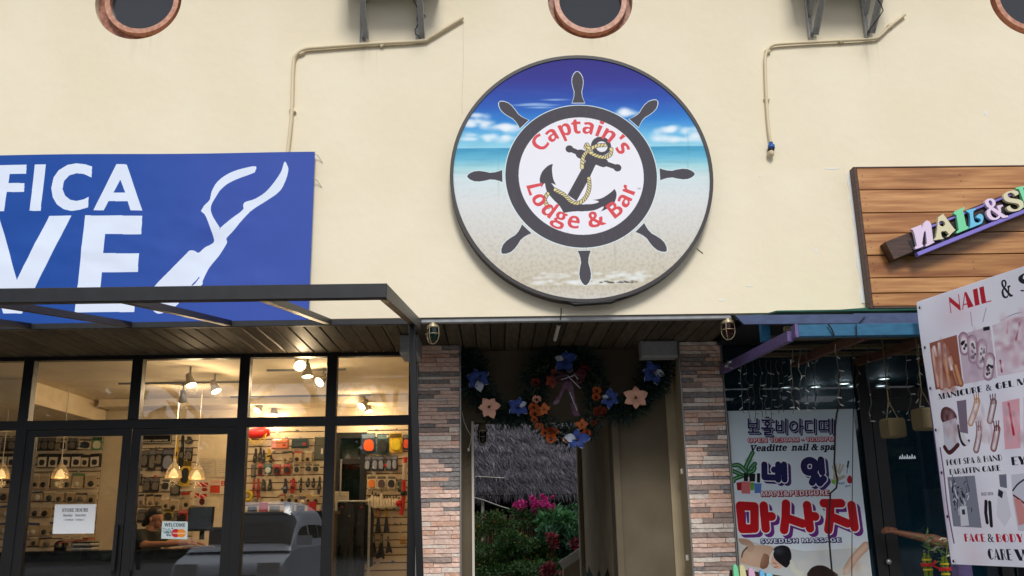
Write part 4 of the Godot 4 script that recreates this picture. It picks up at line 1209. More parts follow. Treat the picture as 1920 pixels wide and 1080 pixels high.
	put("plug", Body.new().box(Vector3(-0.259, 1.922, -1.4), Vector3(0.02, 0.03, 0.02), Basis(), 0.004).mesh(), M.off_white, cord)
	var sp := Body.new()
	for k in 5:
		var p: Vector3 = [Vector3(-0.314, 1.813, -1.42), Vector3(-0.304, 1.738, -1.42), Vector3(-0.294, 1.662, -1.42), Vector3(-0.308, 1.889, -1.42), Vector3(-0.282, 1.99, -1.42)][k]
		sp.tube(PackedVector3Array([p, p + Vector3(0.03, 0.03 * (k % 2), 0.0), p + Vector3(0.055, 0.055 - 0.02 * k, 0)]), 0.002, 4)
	put("wire_twist", sp.mesh(), M.brown_wood, cord)

func paper(called: String, label: String, cat: String, quadp: Array, pr: Print, z: float) -> void:
	# a flat printed card; quadp is top left, top right, bottom right, bottom left in wall metres
	var f := func(u: float, v: float) -> Vector3:
		var a: Vector2 = quadp[0].lerp(quadp[1], u).lerp(quadp[3].lerp(quadp[2], u), v)
		return Vector3(a.x, a.y, z)
	tag(put(called, sheet(f, 4, 4), printed(pr.texture())), label, cat)

func spot_lamp(at: Vector3, dir: Vector3, label: String, glow: float, light: float) -> void:
	var t := thing("track_light", label, "lamp", at, "track lights on the shop ceiling")
	var d := dir.normalized()
	var b := Basis(d.cross(Vector3(0.2, 0.1, 1)).normalized(), -d, d.cross(Vector3(0.2, 0.1, 1)).normalized().cross(-d))
	put("stem", Body.new().tube(PackedVector3Array([Vector3(0, 2.985 - at.y, 0), Vector3.ZERO]), 0.012, 6).mesh(), M.grey, t)
	put("lamp_head", Body.new().lathe(PackedVector2Array([Vector2(0, 0.07), Vector2(0.032, 0.07), Vector2(0.038, 0.02), Vector2(0.06, -0.06), Vector2(0.064, -0.075), Vector2(0.056, -0.075)]), Vector3.ZERO, b).mesh(), plain(Color(0.55, 0.53, 0.5), 0.4), t)
	put("lamp_face", Body.new().lathe(PackedVector2Array([Vector2(0, -0.07), Vector2(0.056, -0.07)]), Vector3.ZERO, b).mesh(), glowing(Color(1.0, 0.86, 0.62), glow * 0.5), t)
	if light > 0.0:
		var l := OmniLight3D.new()
		l.name = "glow"
		l.light_color = Color(1.0, 0.88, 0.70)
		l.light_energy = light * 0.19
		l.light_size = 0.05
		l.omni_range = 12.0
		l.omni_attenuation = 2.0
		l.shadow_enabled = true
		l.position = d * 0.13
		t.add_child(l)

func pendant(at: Vector3, label: String) -> void:
	var t := thing("pendant_lamp", label, "lamp", at, "glass pendant lamps over the counter")
	put("cord", Body.new().tube(PackedVector3Array([Vector3(0, 2.98 - at.y, 0), Vector3(0, 0.2, 0)]), 0.005, 6).mesh(), M.off_white, t)
	var g := glass(0.35, Color(0.85, 0.78, 0.66))
	put("lamp_shade", Body.new().lathe(PackedVector2Array([Vector2(0.018, 0.2), Vector2(0.03, 0.17), Vector2(0.06, 0.14), Vector2(0.085, 0.09), Vector2(0.098, 0.03), Vector2(0.1, 0.0)]), Vector3.ZERO, Basis(), 20).mesh(), g, t)
	put("holder", Body.new().lathe(PackedVector2Array([Vector2(0, 0.23), Vector2(0.016, 0.22), Vector2(0.02, 0.17), Vector2(0, 0.16)])).mesh(), M.galv, t)
	put("bulb", Body.new().lathe(PackedVector2Array([Vector2(0, 0.12), Vector2(0.03, 0.09), Vector2(0.06, 0.02), Vector2(0.05, 0.008), Vector2(0, 0.002)])).mesh(), glowing(Color(1.0, 0.84, 0.55), 0.75), t)
	var l := OmniLight3D.new()
	l.name = "glow"
	l.light_color = Color(1.0, 0.78, 0.48)
	l.light_energy = 0.035
	l.light_size = 0.05
	l.omni_range = 8.0
	l.omni_attenuation = 2.0
	l.shadow_enabled = true
	l.position = Vector3(0, -0.06, 0)
	t.add_child(l)

func goods(kind: String, noun: String, tones: Array, where: String, list: Array, z: float, group: String) -> void:
	# hanging wares in a row, left to right; every entry is x, y, width, height
	for i in list.size():
		var q: Array = list[i]
		var w: float = q[2]
		var h: float = q[3]
		var tone: Array = tones[i % tones.size()]
		var col: Color = tone[1]
		var place: String = ORD[i] + " from the passage's far side " if false else ORD[i]
		var label := "%s %s, %s along %s" % [tone[0], noun, place, where]
		var t := thing(kind, label, noun.split(" ")[-1], Vector3(q[0], q[1], z), group)
		var dark := plain(tone[2] if tone.size() > 2 else Color(0.1, 0.1, 0.11), 0.5)
		var m := plain(col, 0.45)
		var r := rng.randf_range(-0.05, 0.05)
		t.rotation = Vector3(0.0, rng.randf_range(-0.2, 0.2), r * 1.3 if kind != "bottle" else 0.0)
		match kind:
			"blister_pack":
				put("card", Body.new().box(Vector3.ZERO, Vector3(w, h, 0.006)).mesh(), m, t)
				put("product", Body.new().prism(curve(PackedVector2Array([Vector2(-w * 0.3, -h * 0.32), Vector2(w * 0.28, -h * 0.36), Vector2(w * 0.33, h * 0.05), Vector2(w * 0.05, h * 0.2), Vector2(-w * 0.32, h * 0.08)]), true, 3), 0.004, 0.03).mesh(), dark, t)
				put("header", Body.new().box(Vector3(0, h * 0.36, 0.005), Vector3(w * 0.9, h * 0.2, 0.005)).mesh(), plain(col.lightened(0.35) if col.get_luminance() < 0.4 else col.darkened(0.55), 0.5), t)
			"boxed_case":
				put("carton", Body.new().box(Vector3.ZERO, Vector3(w, h, 0.05), Basis(), 0.003).mesh(), plain(Color(0.12, 0.09, 0.09), 0.5), t)
				put("window_label", Body.new().box(Vector3(0, -h * 0.1, 0.027), Vector3(w * 0.86, h * 0.72, 0.004)).mesh(), m, t)
				put("picture", Body.new().prism(curve(PackedVector2Array([Vector2(-w * 0.22, -h * 0.3), Vector2(w * 0.2, -h * 0.32), Vector2(w * 0.24, 0.0), Vector2(-w * 0.2, h * 0.05)]), true, 3), 0.028, 0.033).mesh(), dark, t)
			"clear_pouch":
				put("film", Body.new().box(Vector3.ZERO, Vector3(w, h, 0.02), Basis(), 0.006).mesh(), plain(Color(0.74, 0.66, 0.54), 0.15), t)
				put("product", Body.new().lathe(PackedVector2Array([Vector2(0, 0.02), Vector2(w * 0.2, 0.018), Vector2(w * 0.26, 0.0), Vector2(w * 0.2, -0.01)]), Vector3(w * r * 2.0, -h * 0.22, 0.012), Basis(Vector3.RIGHT, PI / 2), 10).mesh(), dark, t)
				put("header", Body.new().box(Vector3(0, h * 0.4, 0.012), Vector3(w, h * 0.16, 0.006)).mesh(), m, t)
			"strap":
				put("webbing", Body.new().prism(curve(PackedVector2Array([Vector2(-w * 0.18, h * 0.5), Vector2(w * 0.18, h * 0.5), Vector2(w * 0.3, h * 0.2), Vector2(w * 0.42, -h * 0.15), Vector2(w * 0.2, -h * 0.5), Vector2(-w * 0.25, -h * 0.46), Vector2(-w * 0.4, -h * 0.1), Vector2(-w * 0.16, h * 0.18)]), true, 3), 0.0, 0.02).mesh(), m, t)
				put("buckle", Body.new().box(Vector3(0, -h * 0.12, 0.024), Vector3(w * 0.5, h * 0.16, 0.012), Basis(Vector3.BACK, r * 5.0), 0.003).mesh(), dark, t)
			"bottle":
				put("body", Body.new().lathe(PackedVector2Array([Vector2(0, -h * 0.5), Vector2(w * 0.46, -h * 0.5), Vector2(w * 0.48, h * 0.1), Vector2(w * 0.2, h * 0.22), Vector2(w * 0.2, h * 0.28)]), Vector3.ZERO, Basis(), 10).mesh(), m, t)
				put("cap", Body.new().lathe(PackedVector2Array([Vector2(w * 0.24, h * 0.26), Vector2(w * 0.24, h * 0.42), Vector2(w * 0.1, h * 0.5), Vector2(0, h * 0.5)]), Vector3.ZERO, Basis(), 8).mesh(), dark, t)
			"swim_fin":
				put("blade", Body.new().prism(curve(PackedVector2Array([Vector2(-w * 0.12, h * 0.5), Vector2(w * 0.1, h * 0.5), Vector2(w * 0.18, h * 0.1), Vector2(w * 0.5, -h * 0.5), Vector2(w * 0.1, -h * 0.44), Vector2(-w * 0.4, -h * 0.5), Vector2(-w * 0.16, h * 0.1)]), true, 3), 0.0, 0.025).mesh(), m, t)
				put("foot_pocket", Body.new().box(Vector3(0, h * 0.3, 0.03), Vector3(w * 0.32, h * 0.3, 0.03), Basis(), 0.008).mesh(), dark, t)
		if kind != "bottle":
			put("hook", Body.new().tube(PackedVector3Array([Vector3(0, h * 0.5 + 0.005, z * 0.0 - 0.05), Vector3(0, h * 0.5 + 0.005, 0.05), Vector3(0, h * 0.5 + 0.016, 0.06)]), 0.003, 5).mesh(), M.galv, t)

func slatwall(x0: float, x1: float, label: String) -> void:
	var t := thing("slat_wall", label, "display wall", Vector3.ZERO, "slat walls of the dive shop")
	put("groove_back", Body.new().box(Vector3((x0 + x1) / 2, 1.55, -5.595), Vector3(x1 - x0, 2.4, 0.01)).mesh(), M.brown_wood, t)
	var s := Body.new().box(Vector3.ZERO, Vector3(x1 - x0, 0.086, 0.016), Basis(), 0.003).mesh()
	for i in 24:
		var o := put("slat", s, M.slat, t)
		o.position = Vector3((x0 + x1) / 2, 0.4 + 0.1 * i, -5.58)
	for c in [M.off_white, M.red, M.grey]:
		var tags := Body.new()
		for k in int((x1 - x0) * 26.0):
			tags.box(Vector3(rng.randf_range(x0 + 0.05, x1 - 0.05), 0.46 + 0.1 * rng.randi_range(3, 22), -5.56 + rng.randf_range(0.0, 0.06)), Vector3(rng.randf_range(0.02, 0.05), rng.randf_range(0.015, 0.04), 0.003), Basis(Vector3.BACK, rng.randf_range(-0.2, 0.2)))
			if c == M.red and k > 6: break
		put("price_tags", tags.mesh(), c, t).set_meta("kind", "stuff")

func shop() -> void:
	var r := structure("shop_room")
	var xr := -0.76
	put("floor", Body.new().box(Vector3(-5.4, 0.01, -3.56), Vector3(9.3, 0.02, 4.1)).mesh(), M.concrete, r)
	put("ceiling", Body.new().box(Vector3(-5.4, 3.01, -3.6), Vector3(9.3, 0.05, 4.2)).mesh(), M.shop_wall, r)
	put("rear_wall", Body.new().box(Vector3(-5.4, 1.5, -5.66), Vector3(9.3, 3.0, 0.1)).mesh(), M.shop_wall, r)
	put("side_wall", Body.new().box(Vector3(xr + 0.02, 1.5, -3.62), Vector3(0.04, 3.0, 4.1)).mesh(), M.shop_wall, r)
	put("side_wall", Body.new().box(Vector3(-10.1, 1.5, -3.6), Vector3(0.2, 3.0, 4.2)).mesh(), M.shop_wall, r)
	put("bulkhead", Body.new().box(Vector3(-7.65, 2.85, -4.4), Vector3(4.3, 0.26, 2.3)).mesh(), M.shop_wall, r)
	put("ceiling_beam", Body.new().box(Vector3(-3.1, 2.93, -5.3), Vector3(4.6, 0.1, 0.5)).mesh(), M.shop_wall, r)
	# glazed front
	var t := thing("glazed_storefront", "black framed glass front with double doors of the dive shop", "shop front")
	var mx := [-4.568, -3.509, -2.457, -1.602, -0.805]
	var ty := Vector2(2.182, 2.271)
	var top := 2.861
	var x0 := -9.9
	for i in mx.size():
		if i == 1:
			put("mullion", Body.new().box(Vector3(mx[1], (ty.y + 2.9) / 2, -1.5), Vector3(0.105, 2.9 - ty.y, 0.1), Basis(), 0.004).mesh(), M.frame_black, t)
		else:
			put("mullion", Body.new().box(Vector3(mx[i], 1.45, -1.5), Vector3(0.1 if i < 4 else 0.08, 2.9, 0.1), Basis(), 0.004).mesh(), M.frame_black, t)
	for x in [mx[0] - 1.05, mx[0] - 2.1, mx[0] - 3.15]:
		put("mullion", Body.new().box(Vector3(x, 1.45, -1.5), Vector3(0.1, 2.9, 0.1)).mesh(), M.frame_black, t)
	put("head_rail", Body.new().box(Vector3((x0 + mx[4]) / 2, (top + 2.9) / 2, -1.502), Vector3(mx[4] - x0, 2.9 - top, 0.09)).mesh(), M.frame_black, t)
	put("transom_rail", Body.new().box(Vector3((x0 + mx[4]) / 2, (ty.x + ty.y) / 2, -1.498), Vector3(mx[4] - x0, ty.y - ty.x, 0.092), Basis(), 0.004).mesh(), M.frame_black, t)
	put("sill_rail", Body.new().box(Vector3((x0 + mx[4]) / 2, 0.06, -1.502), Vector3(mx[4] - x0, 0.12, 0.09)).mesh(), M.frame_black, t)
	var bays := [[mx[0] - 1.05, mx[0]], [mx[0] - 2.1, mx[0] - 1.05], [mx[0] - 3.15, mx[0] - 2.1], [mx[2], mx[3]], [mx[3], mx[4]]]
	for b in bays:
		put("pane", Body.new().box(Vector3((b[0] + b[1]) / 2, (0.12 + ty.x) / 2, -1.5), Vector3(b[1] - b[0] - 0.09, ty.x - 0.12, 0.006)).box(Vector3((b[0] + b[1]) / 2, (0.12 + ty.x) / 2, -1.5) + Vector3(0, 0, -0.016), Vector3(b[1] - b[0] - 0.09, ty.x - 0.12, 0.006)).mesh(), M.pane, t)
	for b in bays + [[mx[0], mx[1]], [mx[1], mx[2]]]:
		put("pane", Body.new().box(Vector3((b[0] + b[1]) / 2, (top + ty.y) / 2, -1.5), Vector3(b[1] - b[0] - 0.09, top - ty.y, 0.006)).box(Vector3((b[0] + b[1]) / 2, (top + ty.y) / 2, -1.5) + Vector3(0, 0, -0.016), Vector3(b[1] - b[0] - 0.09, top - ty.y, 0.006)).mesh(), M.pane, t)
	var dh := 2.118
	for i in 2:
		var a: float = mx[i] + (0.05 if i == 0 else 0.004)
		var z: float = mx[i + 1] - (0.004 if i == 0 else 0.05)
		var d := put("door", Body.new().box(Vector3((a + z) / 2, (dh + ty.x) / 2 - 0.002, -1.492), Vector3(z - a, ty.x - dh - 0.004, 0.06)).box(Vector3((a + z) / 2, 0.15, -1.492), Vector3(z - a, 0.24, 0.06)).box(Vector3(a + 0.042, (dh + 0.27) / 2, -1.492), Vector3(0.084, dh - 0.27, 0.06)).box(Vector3(z - 0.042, (dh + 0.27) / 2, -1.492), Vector3(0.084, dh - 0.27, 0.06)).mesh(), M.frame_black, t)
		put("pane", Body.new().box(Vector3((a + z) / 2, (dh + 0.27) / 2, -1.5), Vector3(z - a - 0.16, dh - 0.27, 0.006)).box(Vector3((a + z) / 2, (dh + 0.27) / 2, -1.5) + Vector3(0, 0, -0.016), Vector3(z - a - 0.16, dh - 0.27, 0.006)).mesh(), M.pane, d)
		var hx := -3.561 if i == 0 else -3.393
		put("handle", Body.new().box(Vector3(hx, 1.075, -1.42), Vector3(0.036, 0.42, 0.03), Basis(), 0.006).box(Vector3(hx, 1.2, -1.45), Vector3(0.02, 0.02, 0.04)).box(Vector3(hx, 0.94, -1.45), Vector3(0.02, 0.02, 0.04)).mesh(), M.frame_black, d)
	# notices on the glass
	var q := [PackedVector2Array([Vector2(-4.198, 1.48), Vector2(-3.811, 1.478), Vector2(-3.805, 1.208), Vector2(-4.194, 1.21)])]
	var pr := Print.new(Vector2(0, 1.0), Vector2(1.4, 1.0), 300, Color(0.90, 0.91, 0.93))
	word(pr, "STORE HOURS", serif, Vector2(0.26, 0.74), Vector2(1.14, 0.86), Color(0.2, 0.2, 0.22))
	word(pr, "Monday    Saturday", serif, Vector2(0.3, 0.56), Vector2(1.08, 0.67), Color(0.3, 0.3, 0.33), 0, 0.1)
	word(pr, "( 10:00am - 6:00pm )", serif, Vector2(0.34, 0.42), Vector2(1.04, 0.51), Color(0.4, 0.4, 0.44))
	paper("paper_notice", "white store hours notice taped to the glass of the door", "notice", Array(q[0]), pr, -1.512)
	pr = Print.new(Vector2(0, 1.0), Vector2(1.45, 1.0), 300, Color(0.80, 0.86, 0.88))
	word(pr, "WELCOME", sans, Vector2(0.14, 0.7), Vector2(1.3, 0.9), Color(0.12, 0.16, 0.18))
	for k in 40: pr.spot(Vector2(rng.randf_range(0.08, 0.75), rng.randf_range(0.15, 0.62)), rng.randf_range(0.03, 0.08), rng.randf_range(0.02, 0.06), Color(0.25, 0.38, 0.42, 0.8), 0.6)
	pr.fill([circle(Vector2(0.8, 0.33), 0.24)], Color(0.80, 0.16, 0.18))
	pr.fill([circle(Vector2(1.12, 0.33), 0.24)], Color(0.93, 0.58, 0.18))
	word(pr, "MasterCard", sans, Vector2(0.62, 0.28), Vector2(1.3, 0.38), Color(0.96, 0.95, 0.93), 0, 0.2)
	paper("welcome_sticker", "pale welcome sticker with red and orange overlapping circles on the door glass", "sticker", Array(PackedVector2Array([Vector2(-3.172, 1.309), Vector2(-2.93, 1.3), Vector2(-2.924, 1.139), Vector2(-3.17, 1.148)])), pr, -1.512)
	# lights
	for s in [[Vector3(-1.976, 2.84, -1.664), Vector3(0.45, -0.75, 1.0), "big glowing track light facing the street, brightest of the shop", 14.0, 1.0], [Vector3(-1.981, 2.84, -2.119), Vector3(0.1, -0.9, 0.15), "track light just behind the brightest lamp, pointing down", 7.0, 0.8], [Vector3(-1.949, 2.86, -2.864), Vector3(-0.5, -0.6, 0.7), "track light half hidden by the mullion beside the brightest lamp", 9.0, 0.8],
		[Vector3(-3.381, 2.84, -2.634), Vector3(0.35, -0.9, 0.25), "track light with grey head above the right hand door, first of three", 8.0, 0.9], [Vector3(-3.256, 2.84, -3.125), Vector3(0.4, -0.85, 0.2), "track light tilted to the counter, last of the three over the right hand door", 8.0, 0.9], [Vector3(-3.861, 2.84, -3.861), Vector3(0.0, -0.9, -0.35), "track light washing the bulkhead with yellow light over the right hand door", 8.0, 1.6],
		[Vector3(-3.247, 2.86, -5.19), Vector3(-0.3, -0.7, 0.5), "small track light at the back, tilted to the counter side", 9.0, 1.0], [Vector3(-3.123, 2.86, -5.503), Vector3(0.0, -1.0, 0.1), "small track light at the back, pointing straight down over the red bag wall", 8.0, 1.0], [Vector3(-1.785, 2.86, -5.029), Vector3(-0.4, -0.6, 0.6), "small track light over the wall of white bottles, tilted up", 9.0, 0.9], [Vector3(-1.789, 2.86, -5.373), Vector3(0.3, -0.9, 0.2), "small track light over the wall of white bottles, pointing down", 8.0, 0.9]]:
		spot_lamp(s[0], s[1], s[2], s[3], s[4])
	for s in [[-4.6, -3.1, -3.7, "white ceiling track above the counter"], [-3.6, -1.7, -5.0, "white ceiling track along the rear display wall"], [-2.6, -1.7, -2.9, "white ceiling track behind the glass nearest the stone pillar"]]:
		tag(put("light_track", Body.new().box(Vector3((s[0] + s[1]) / 2, 2.975, s[2]), Vector3(s[1] - s[0], 0.02, 0.035)).mesh(), M.grey), s[3], "track", "ceiling light tracks")
	pendant(Vector3(-5.333, 1.868, -4), "clear glass pendant lamp in front of the boxed camera cases")
	pendant(Vector3(-6.051, 1.881, -4), "clear glass pendant lamp cut by the photo's edge, beside the door frame")
	pendant(Vector3(-3.953, 1.851, -4), "clear glass pendant lamp above the seated person, the brighter of the pair")
	pendant(Vector3(-3.767, 1.843, -4.3), "clear glass pendant lamp before the dive flag sheet, the dimmer of the pair")
	# display walls and what hangs on them
	slatwall(-7.987, -5.519, "cream slat wall of camera cases behind the store hours notice")
	slatwall(-5.121, -4.19, "cream slat wall of dark packs behind the seated person")
	slatwall(-3.569, -2.323, "cream slat wall below the red bag, straps and buckles on it")
	slatwall(-1.81, -1.043, "cream slat wall of white bottles and fins near the stone pillar")
	var dk := ["dark", Color(0.14, 0.13, 0.13), Color(0.45, 0.42, 0.38)]
	var cl := ["clear", Color(0.86, 0.80, 0.68), Color(0.14, 0.15, 0.14)]
	var wh := ["white", Color(0.90, 0.86, 0.78), Color(0.20, 0.18, 0.17)]
	var bl := ["blue", Color(0.16, 0.27, 0.45), Color(0.80, 0.80, 0.78)]
	var gn := ["green", Color(0.35, 0.55, 0.36), Color(0.85, 0.84, 0.74)]
	var rd := ["red", Color(0.68, 0.14, 0.12), Color(0.1, 0.09, 0.09)]
	var ye := ["yellow", Color(0.80, 0.66, 0.16), Color(0.12, 0.12, 0.12)]
	var tl := ["teal", Color(0.10, 0.32, 0.36), Color(0.75, 0.8, 0.8)]
	var nv := ["navy", Color(0.12, 0.14, 0.24), Color(0.55, 0.58, 0.66)]
	var gA := "wares on the slat wall behind the store hours notice"
	goods("blister_pack", "regulator pack", [dk, dk, dk, dk, dk, wh, dk, cl, gn], "the top row behind the left door", [[-6.844, 2.439, 0.1, 0.172], [-6.752, 2.438, 0.1, 0.172], [-6.378, 2.432, 0.094, 0.17], [-6.29, 2.43, 0.099, 0.169], [-6.197, 2.429, 0.098, 0.169], [-6.033, 2.422, 0.093, 0.177], [-5.91, 2.424, 0.107, 0.163], [-5.735, 2.425, 0.174, 0.153], [-5.571, 2.427, 0.134, 0.18]], -5.52, gA)
	goods("boxed_case", "camera case", [wh, wh, wh, wh, wh, wh, cl, wh], "the framed row behind the left door", [[-6.851, 2.215, 0.139, 0.191], [-6.717, 2.213, 0.119, 0.19], [-6.291, 2.202, 0.146, 0.188], [-6.14, 2.199, 0.145, 0.187], [-5.978, 2.197, 0.14, 0.186], [-5.825, 2.198, 0.144, 0.185], [-5.71, 2.188, 0.111, 0.166], [-5.569, 2.194, 0.143, 0.184]], -5.52, gA)
	goods("clear_pouch", "lens pouch", [cl, cl, cl, gn, cl, gn, cl], "the row level with the pendant lamps", [[-6.723, 1.961, 0.109, 0.185], [-6.37, 1.925, 0.118, 0.212], [-6.244, 1.922, 0.145, 0.211], [-6.086, 1.92, 0.145, 0.21], [-5.943, 1.917, 0.139, 0.209], [-5.787, 1.919, 0.148, 0.208], [-5.61, 1.92, 0.161, 0.207]], -5.52, gA)
	goods("clear_pouch", "mask pouch", [cl, bl, cl, cl, cl, dk, cl], "the row just above the store hours notice", [[-6.77, 1.742, 0.19, 0.119], [-6.334, 1.724, 0.178, 0.117], [-6.151, 1.721, 0.154, 0.128], [-6.019, 1.709, 0.116, 0.128], [-5.857, 1.706, 0.13, 0.139], [-5.714, 1.697, 0.143, 0.101], [-5.571, 1.687, 0.129, 0.138]], -5.52, gA)
	goods("clear_pouch", "spare parts pouch", [bl, cl, cl], "the row beside the store hours notice", [[-6.727, 1.523, 0.143, 0.166], [-6.321, 1.525, 0.155, 0.155], [-6.176, 1.519, 0.154, 0.154]], -5.52, gA)
	goods("clear_pouch", "tool pouch", [bl, bl, bl, cl, bl], "the low row above the dark counter", [[-6.716, 1.297, 0.166, 0.157], [-6.394, 1.281, 0.094, 0.179], [-6.314, 1.279, 0.141, 0.178], [-6.169, 1.277, 0.14, 0.163], [-6.056, 1.304, 0.093, 0.14]], -5.52, gA)
	goods("clear_pouch", "cable pouch", [cl, dk, cl, cl, dk], "the lowest row behind the left door", [[-6.296, 1.123, 0.117, 0.117], [-6.135, 1.11, 0.163, 0.117], [-5.855, 1.105, 0.13, 0.125], [-5.715, 1.103, 0.129, 0.124], [-5.554, 1.1, 0.101, 0.115]], -5.52, gA)
	var gB := "wares on the slat wall behind the seated person"
	goods("blister_pack", "torch pack", [dk, dk, dk, nv], "the top row below the black camera sign", [[-4.889, 2.203, 0.104, 0.235], [-4.781, 2.189, 0.104, 0.293], [-4.692, 2.21, 0.099, 0.225], [-4.563, 2.181, 0.17, 0.314]], -5.52, gB)
	goods("strap", "long dive light", [ye, dk, dk], "the tall bundle beside the black camera sign", [[-4.455, 2.306, 0.08, 0.38], [-4.376, 2.295, 0.089, 0.424], [-4.288, 2.447, 0.134, 0.102]], -5.5, gB)
	goods("blister_pack", "tall card", [ye, dk], "the tall bundle under the dive lights", [[-4.309, 2, 0.142, 0.356], [-4.282, 2.253, 0.111, 0.178]], -5.51, gB)
	goods("blister_pack", "knife pack", [dk, dk, dk, wh, dk], "the second row behind the seated person", [[-4.947, 1.92, 0.09, 0.158], [-4.829, 1.848, 0.108, 0.189], [-4.713, 1.846, 0.108, 0.18], [-4.57, 1.843, 0.125, 0.157], [-4.436, 1.791, 0.143, 0.187]], -5.52, gB)
	goods("clear_pouch", "gauge pouch", [dk, dk, dk, cl, cl, rd], "the third row above the seated person", [[-4.894, 1.649, 0.099, 0.144], [-4.771, 1.637, 0.103, 0.171], [-4.663, 1.635, 0.108, 0.157], [-4.559, 1.593, 0.103, 0.157], [-4.431, 1.571, 0.129, 0.165], [-4.281, 1.624, 0.12, 0.244]], -5.52, gB)
	goods("blister_pack", "line pack", [dk, ye, dk, rd], "the row level with the person's head", [[-4.866, 1.436, 0.126, 0.158], [-4.502, 1.438, 0.134, 0.17], [-4.414, 1.393, 0.098, 0.134], [-4.306, 1.411, 0.124, 0.196]], -5.52, gB)
	var gC := "wares on the slat wall below the red bag"
	goods("strap", "buckle strap", [dk, dk, dk, ye, dk], "the row under the red bag", [[-3.357, 2.218, 0.066, 0.197], [-3.292, 2.233, 0.074, 0.196], [-3.241, 2.206, 0.065, 0.174], [-3.168, 2.231, 0.087, 0.152], [-3.14, 2.173, 0.065, 0.109]], -5.52, gC)
	goods("clear_pouch", "clip pouch", [dk, dk, rd, cl], "the row under the teal case", [[-2.939, 2.194, 0.082, 0.156], [-2.874, 2.206, 0.065, 0.143], [-2.766, 2.198, 0.112, 0.16], [-2.617, 2.195, 0.108, 0.16]], -5.52, gC)
	goods("blister_pack", "gear pack", [dk, rd, tl, rd, rd, cl, cl, cl], "the second row of the strap wall", [[-3.375, 2.01, 0.061, 0.175], [-3.281, 2.029, 0.061, 0.174], [-3.171, 2.035, 0.1, 0.131], [-3.047, 2.025, 0.113, 0.143], [-2.907, 2.031, 0.1, 0.139], [-2.776, 2.035, 0.086, 0.13], [-2.608, 2.042, 0.108, 0.116], [-2.504, 2.036, 0.099, 0.116]], -5.52, gC)
	goods("strap", "wrist strap", [rd, rd, dk, dk, nv, rd, dk, dk, dk, dk], "the third row of the strap wall", [[-3.355, 1.792, 0.044, 0.218], [-3.292, 1.771, 0.057, 0.261], [-3.223, 1.814, 0.078, 0.157], [-3.135, 1.813, 0.074, 0.156], [-2.922, 1.797, 0.082, 0.199], [-2.815, 1.799, 0.091, 0.199], [-2.709, 1.805, 0.052, 0.198], [-2.61, 1.84, 0.073, 0.125], [-2.534, 1.834, 0.069, 0.129], [-2.451, 1.797, 0.06, 0.236]], -5.52, gC)
	goods("clear_pouch", "snorkel keeper pouch", [dk, rd, cl, cl, bl, ye, cl], "the row just above the car's mirrored roof", [[-3.306, 1.631, 0.1, 0.087], [-2.955, 1.633, 0.078, 0.108], [-2.847, 1.633, 0.108, 0.117], [-2.765, 1.626, 0.086, 0.108], [-2.68, 1.596, 0.121, 0.095], [-2.591, 1.619, 0.086, 0.108], [-2.5, 1.617, 0.12, 0.116]], -5.52, gC)
	var gD := "wares on the slat wall near the stone pillar"
	goods("blister_pack", "reel card", [["blue and orange", Color(0.10, 0.24, 0.36), Color(0.92, 0.38, 0.14)], ["teal knife", Color(0.05, 0.22, 0.26), Color(0.08, 0.1, 0.1)], ["yellow", Color(0.85, 0.70, 0.16), Color(0.93, 0.84, 0.2)], ["navy and orange", Color(0.1, 0.16, 0.22), Color(0.85, 0.3, 0.12)]], "the top row near the stone pillar", [[-1.782, 2.366, 0.197, 0.278], [-1.58, 2.352, 0.171, 0.29], [-1.4, 2.37, 0.179, 0.268], [-1.25, 2.372, 0.106, 0.213]], -5.52, gD)
	goods("blister_pack", "whistle pack", [nv, nv, nv, nv, nv], "the navy row near the stone pillar", [[-1.788, 2.089, 0.085, 0.209], [-1.689, 2.088, 0.09, 0.209], [-1.602, 2.086, 0.085, 0.209], [-1.493, 2.088, 0.089, 0.209], [-1.41, 2.087, 0.081, 0.208]], -5.52, gD)
	goods("blister_pack", "mouthpiece pack", [["white and orange", Color(0.90, 0.85, 0.74), Color(0.9, 0.5, 0.15)], ["white and grey", Color(0.90, 0.85, 0.74), Color(0.35, 0.28, 0.3)], ["white and black", Color(0.90, 0.85, 0.74), Color(0.1, 0.1, 0.14)], ["dark green", Color(0.15, 0.2, 0.15), Color(0.3, 0.4, 0.3)]], "the white row above the bottles", [[-1.725, 1.829, 0.128, 0.183], [-1.59, 1.826, 0.128, 0.183], [-1.452, 1.824, 0.119, 0.179], [-1.322, 1.777, 0.085, 0.17]], -5.52, gD)
	goods("bottle", "small bottle", [wh, wh, wh, wh, wh, ["white black capped", Color(0.9, 0.86, 0.78), Color(0.08, 0.08, 0.08)], ["white black capped", Color(0.9, 0.86, 0.78), Color(0.08, 0.08, 0.08)], ["white black capped", Color(0.9, 0.86, 0.78), Color(0.08, 0.08, 0.08)], ["white black capped", Color(0.9, 0.86, 0.78), Color(0.08, 0.08, 0.08)], wh, wh, wh], "the glass shelf near the stone pillar", [[-1.752, 1.583, 0.038, 0.149], [-1.711, 1.606, 0.047, 0.202], [-1.666, 1.597, 0.047, 0.187], [-1.625, 1.589, 0.042, 0.17], [-1.585, 1.624, 0.042, 0.25], [-1.58, 1.576, 0.042, 0.136], [-1.543, 1.575, 0.042, 0.136], [-1.503, 1.575, 0.042, 0.136], [-1.466, 1.574, 0.042, 0.136], [-1.421, 1.569, 0.042, 0.127], [-1.38, 1.572, 0.047, 0.135], [-1.339, 1.564, 0.042, 0.118]], -5.48, gD)
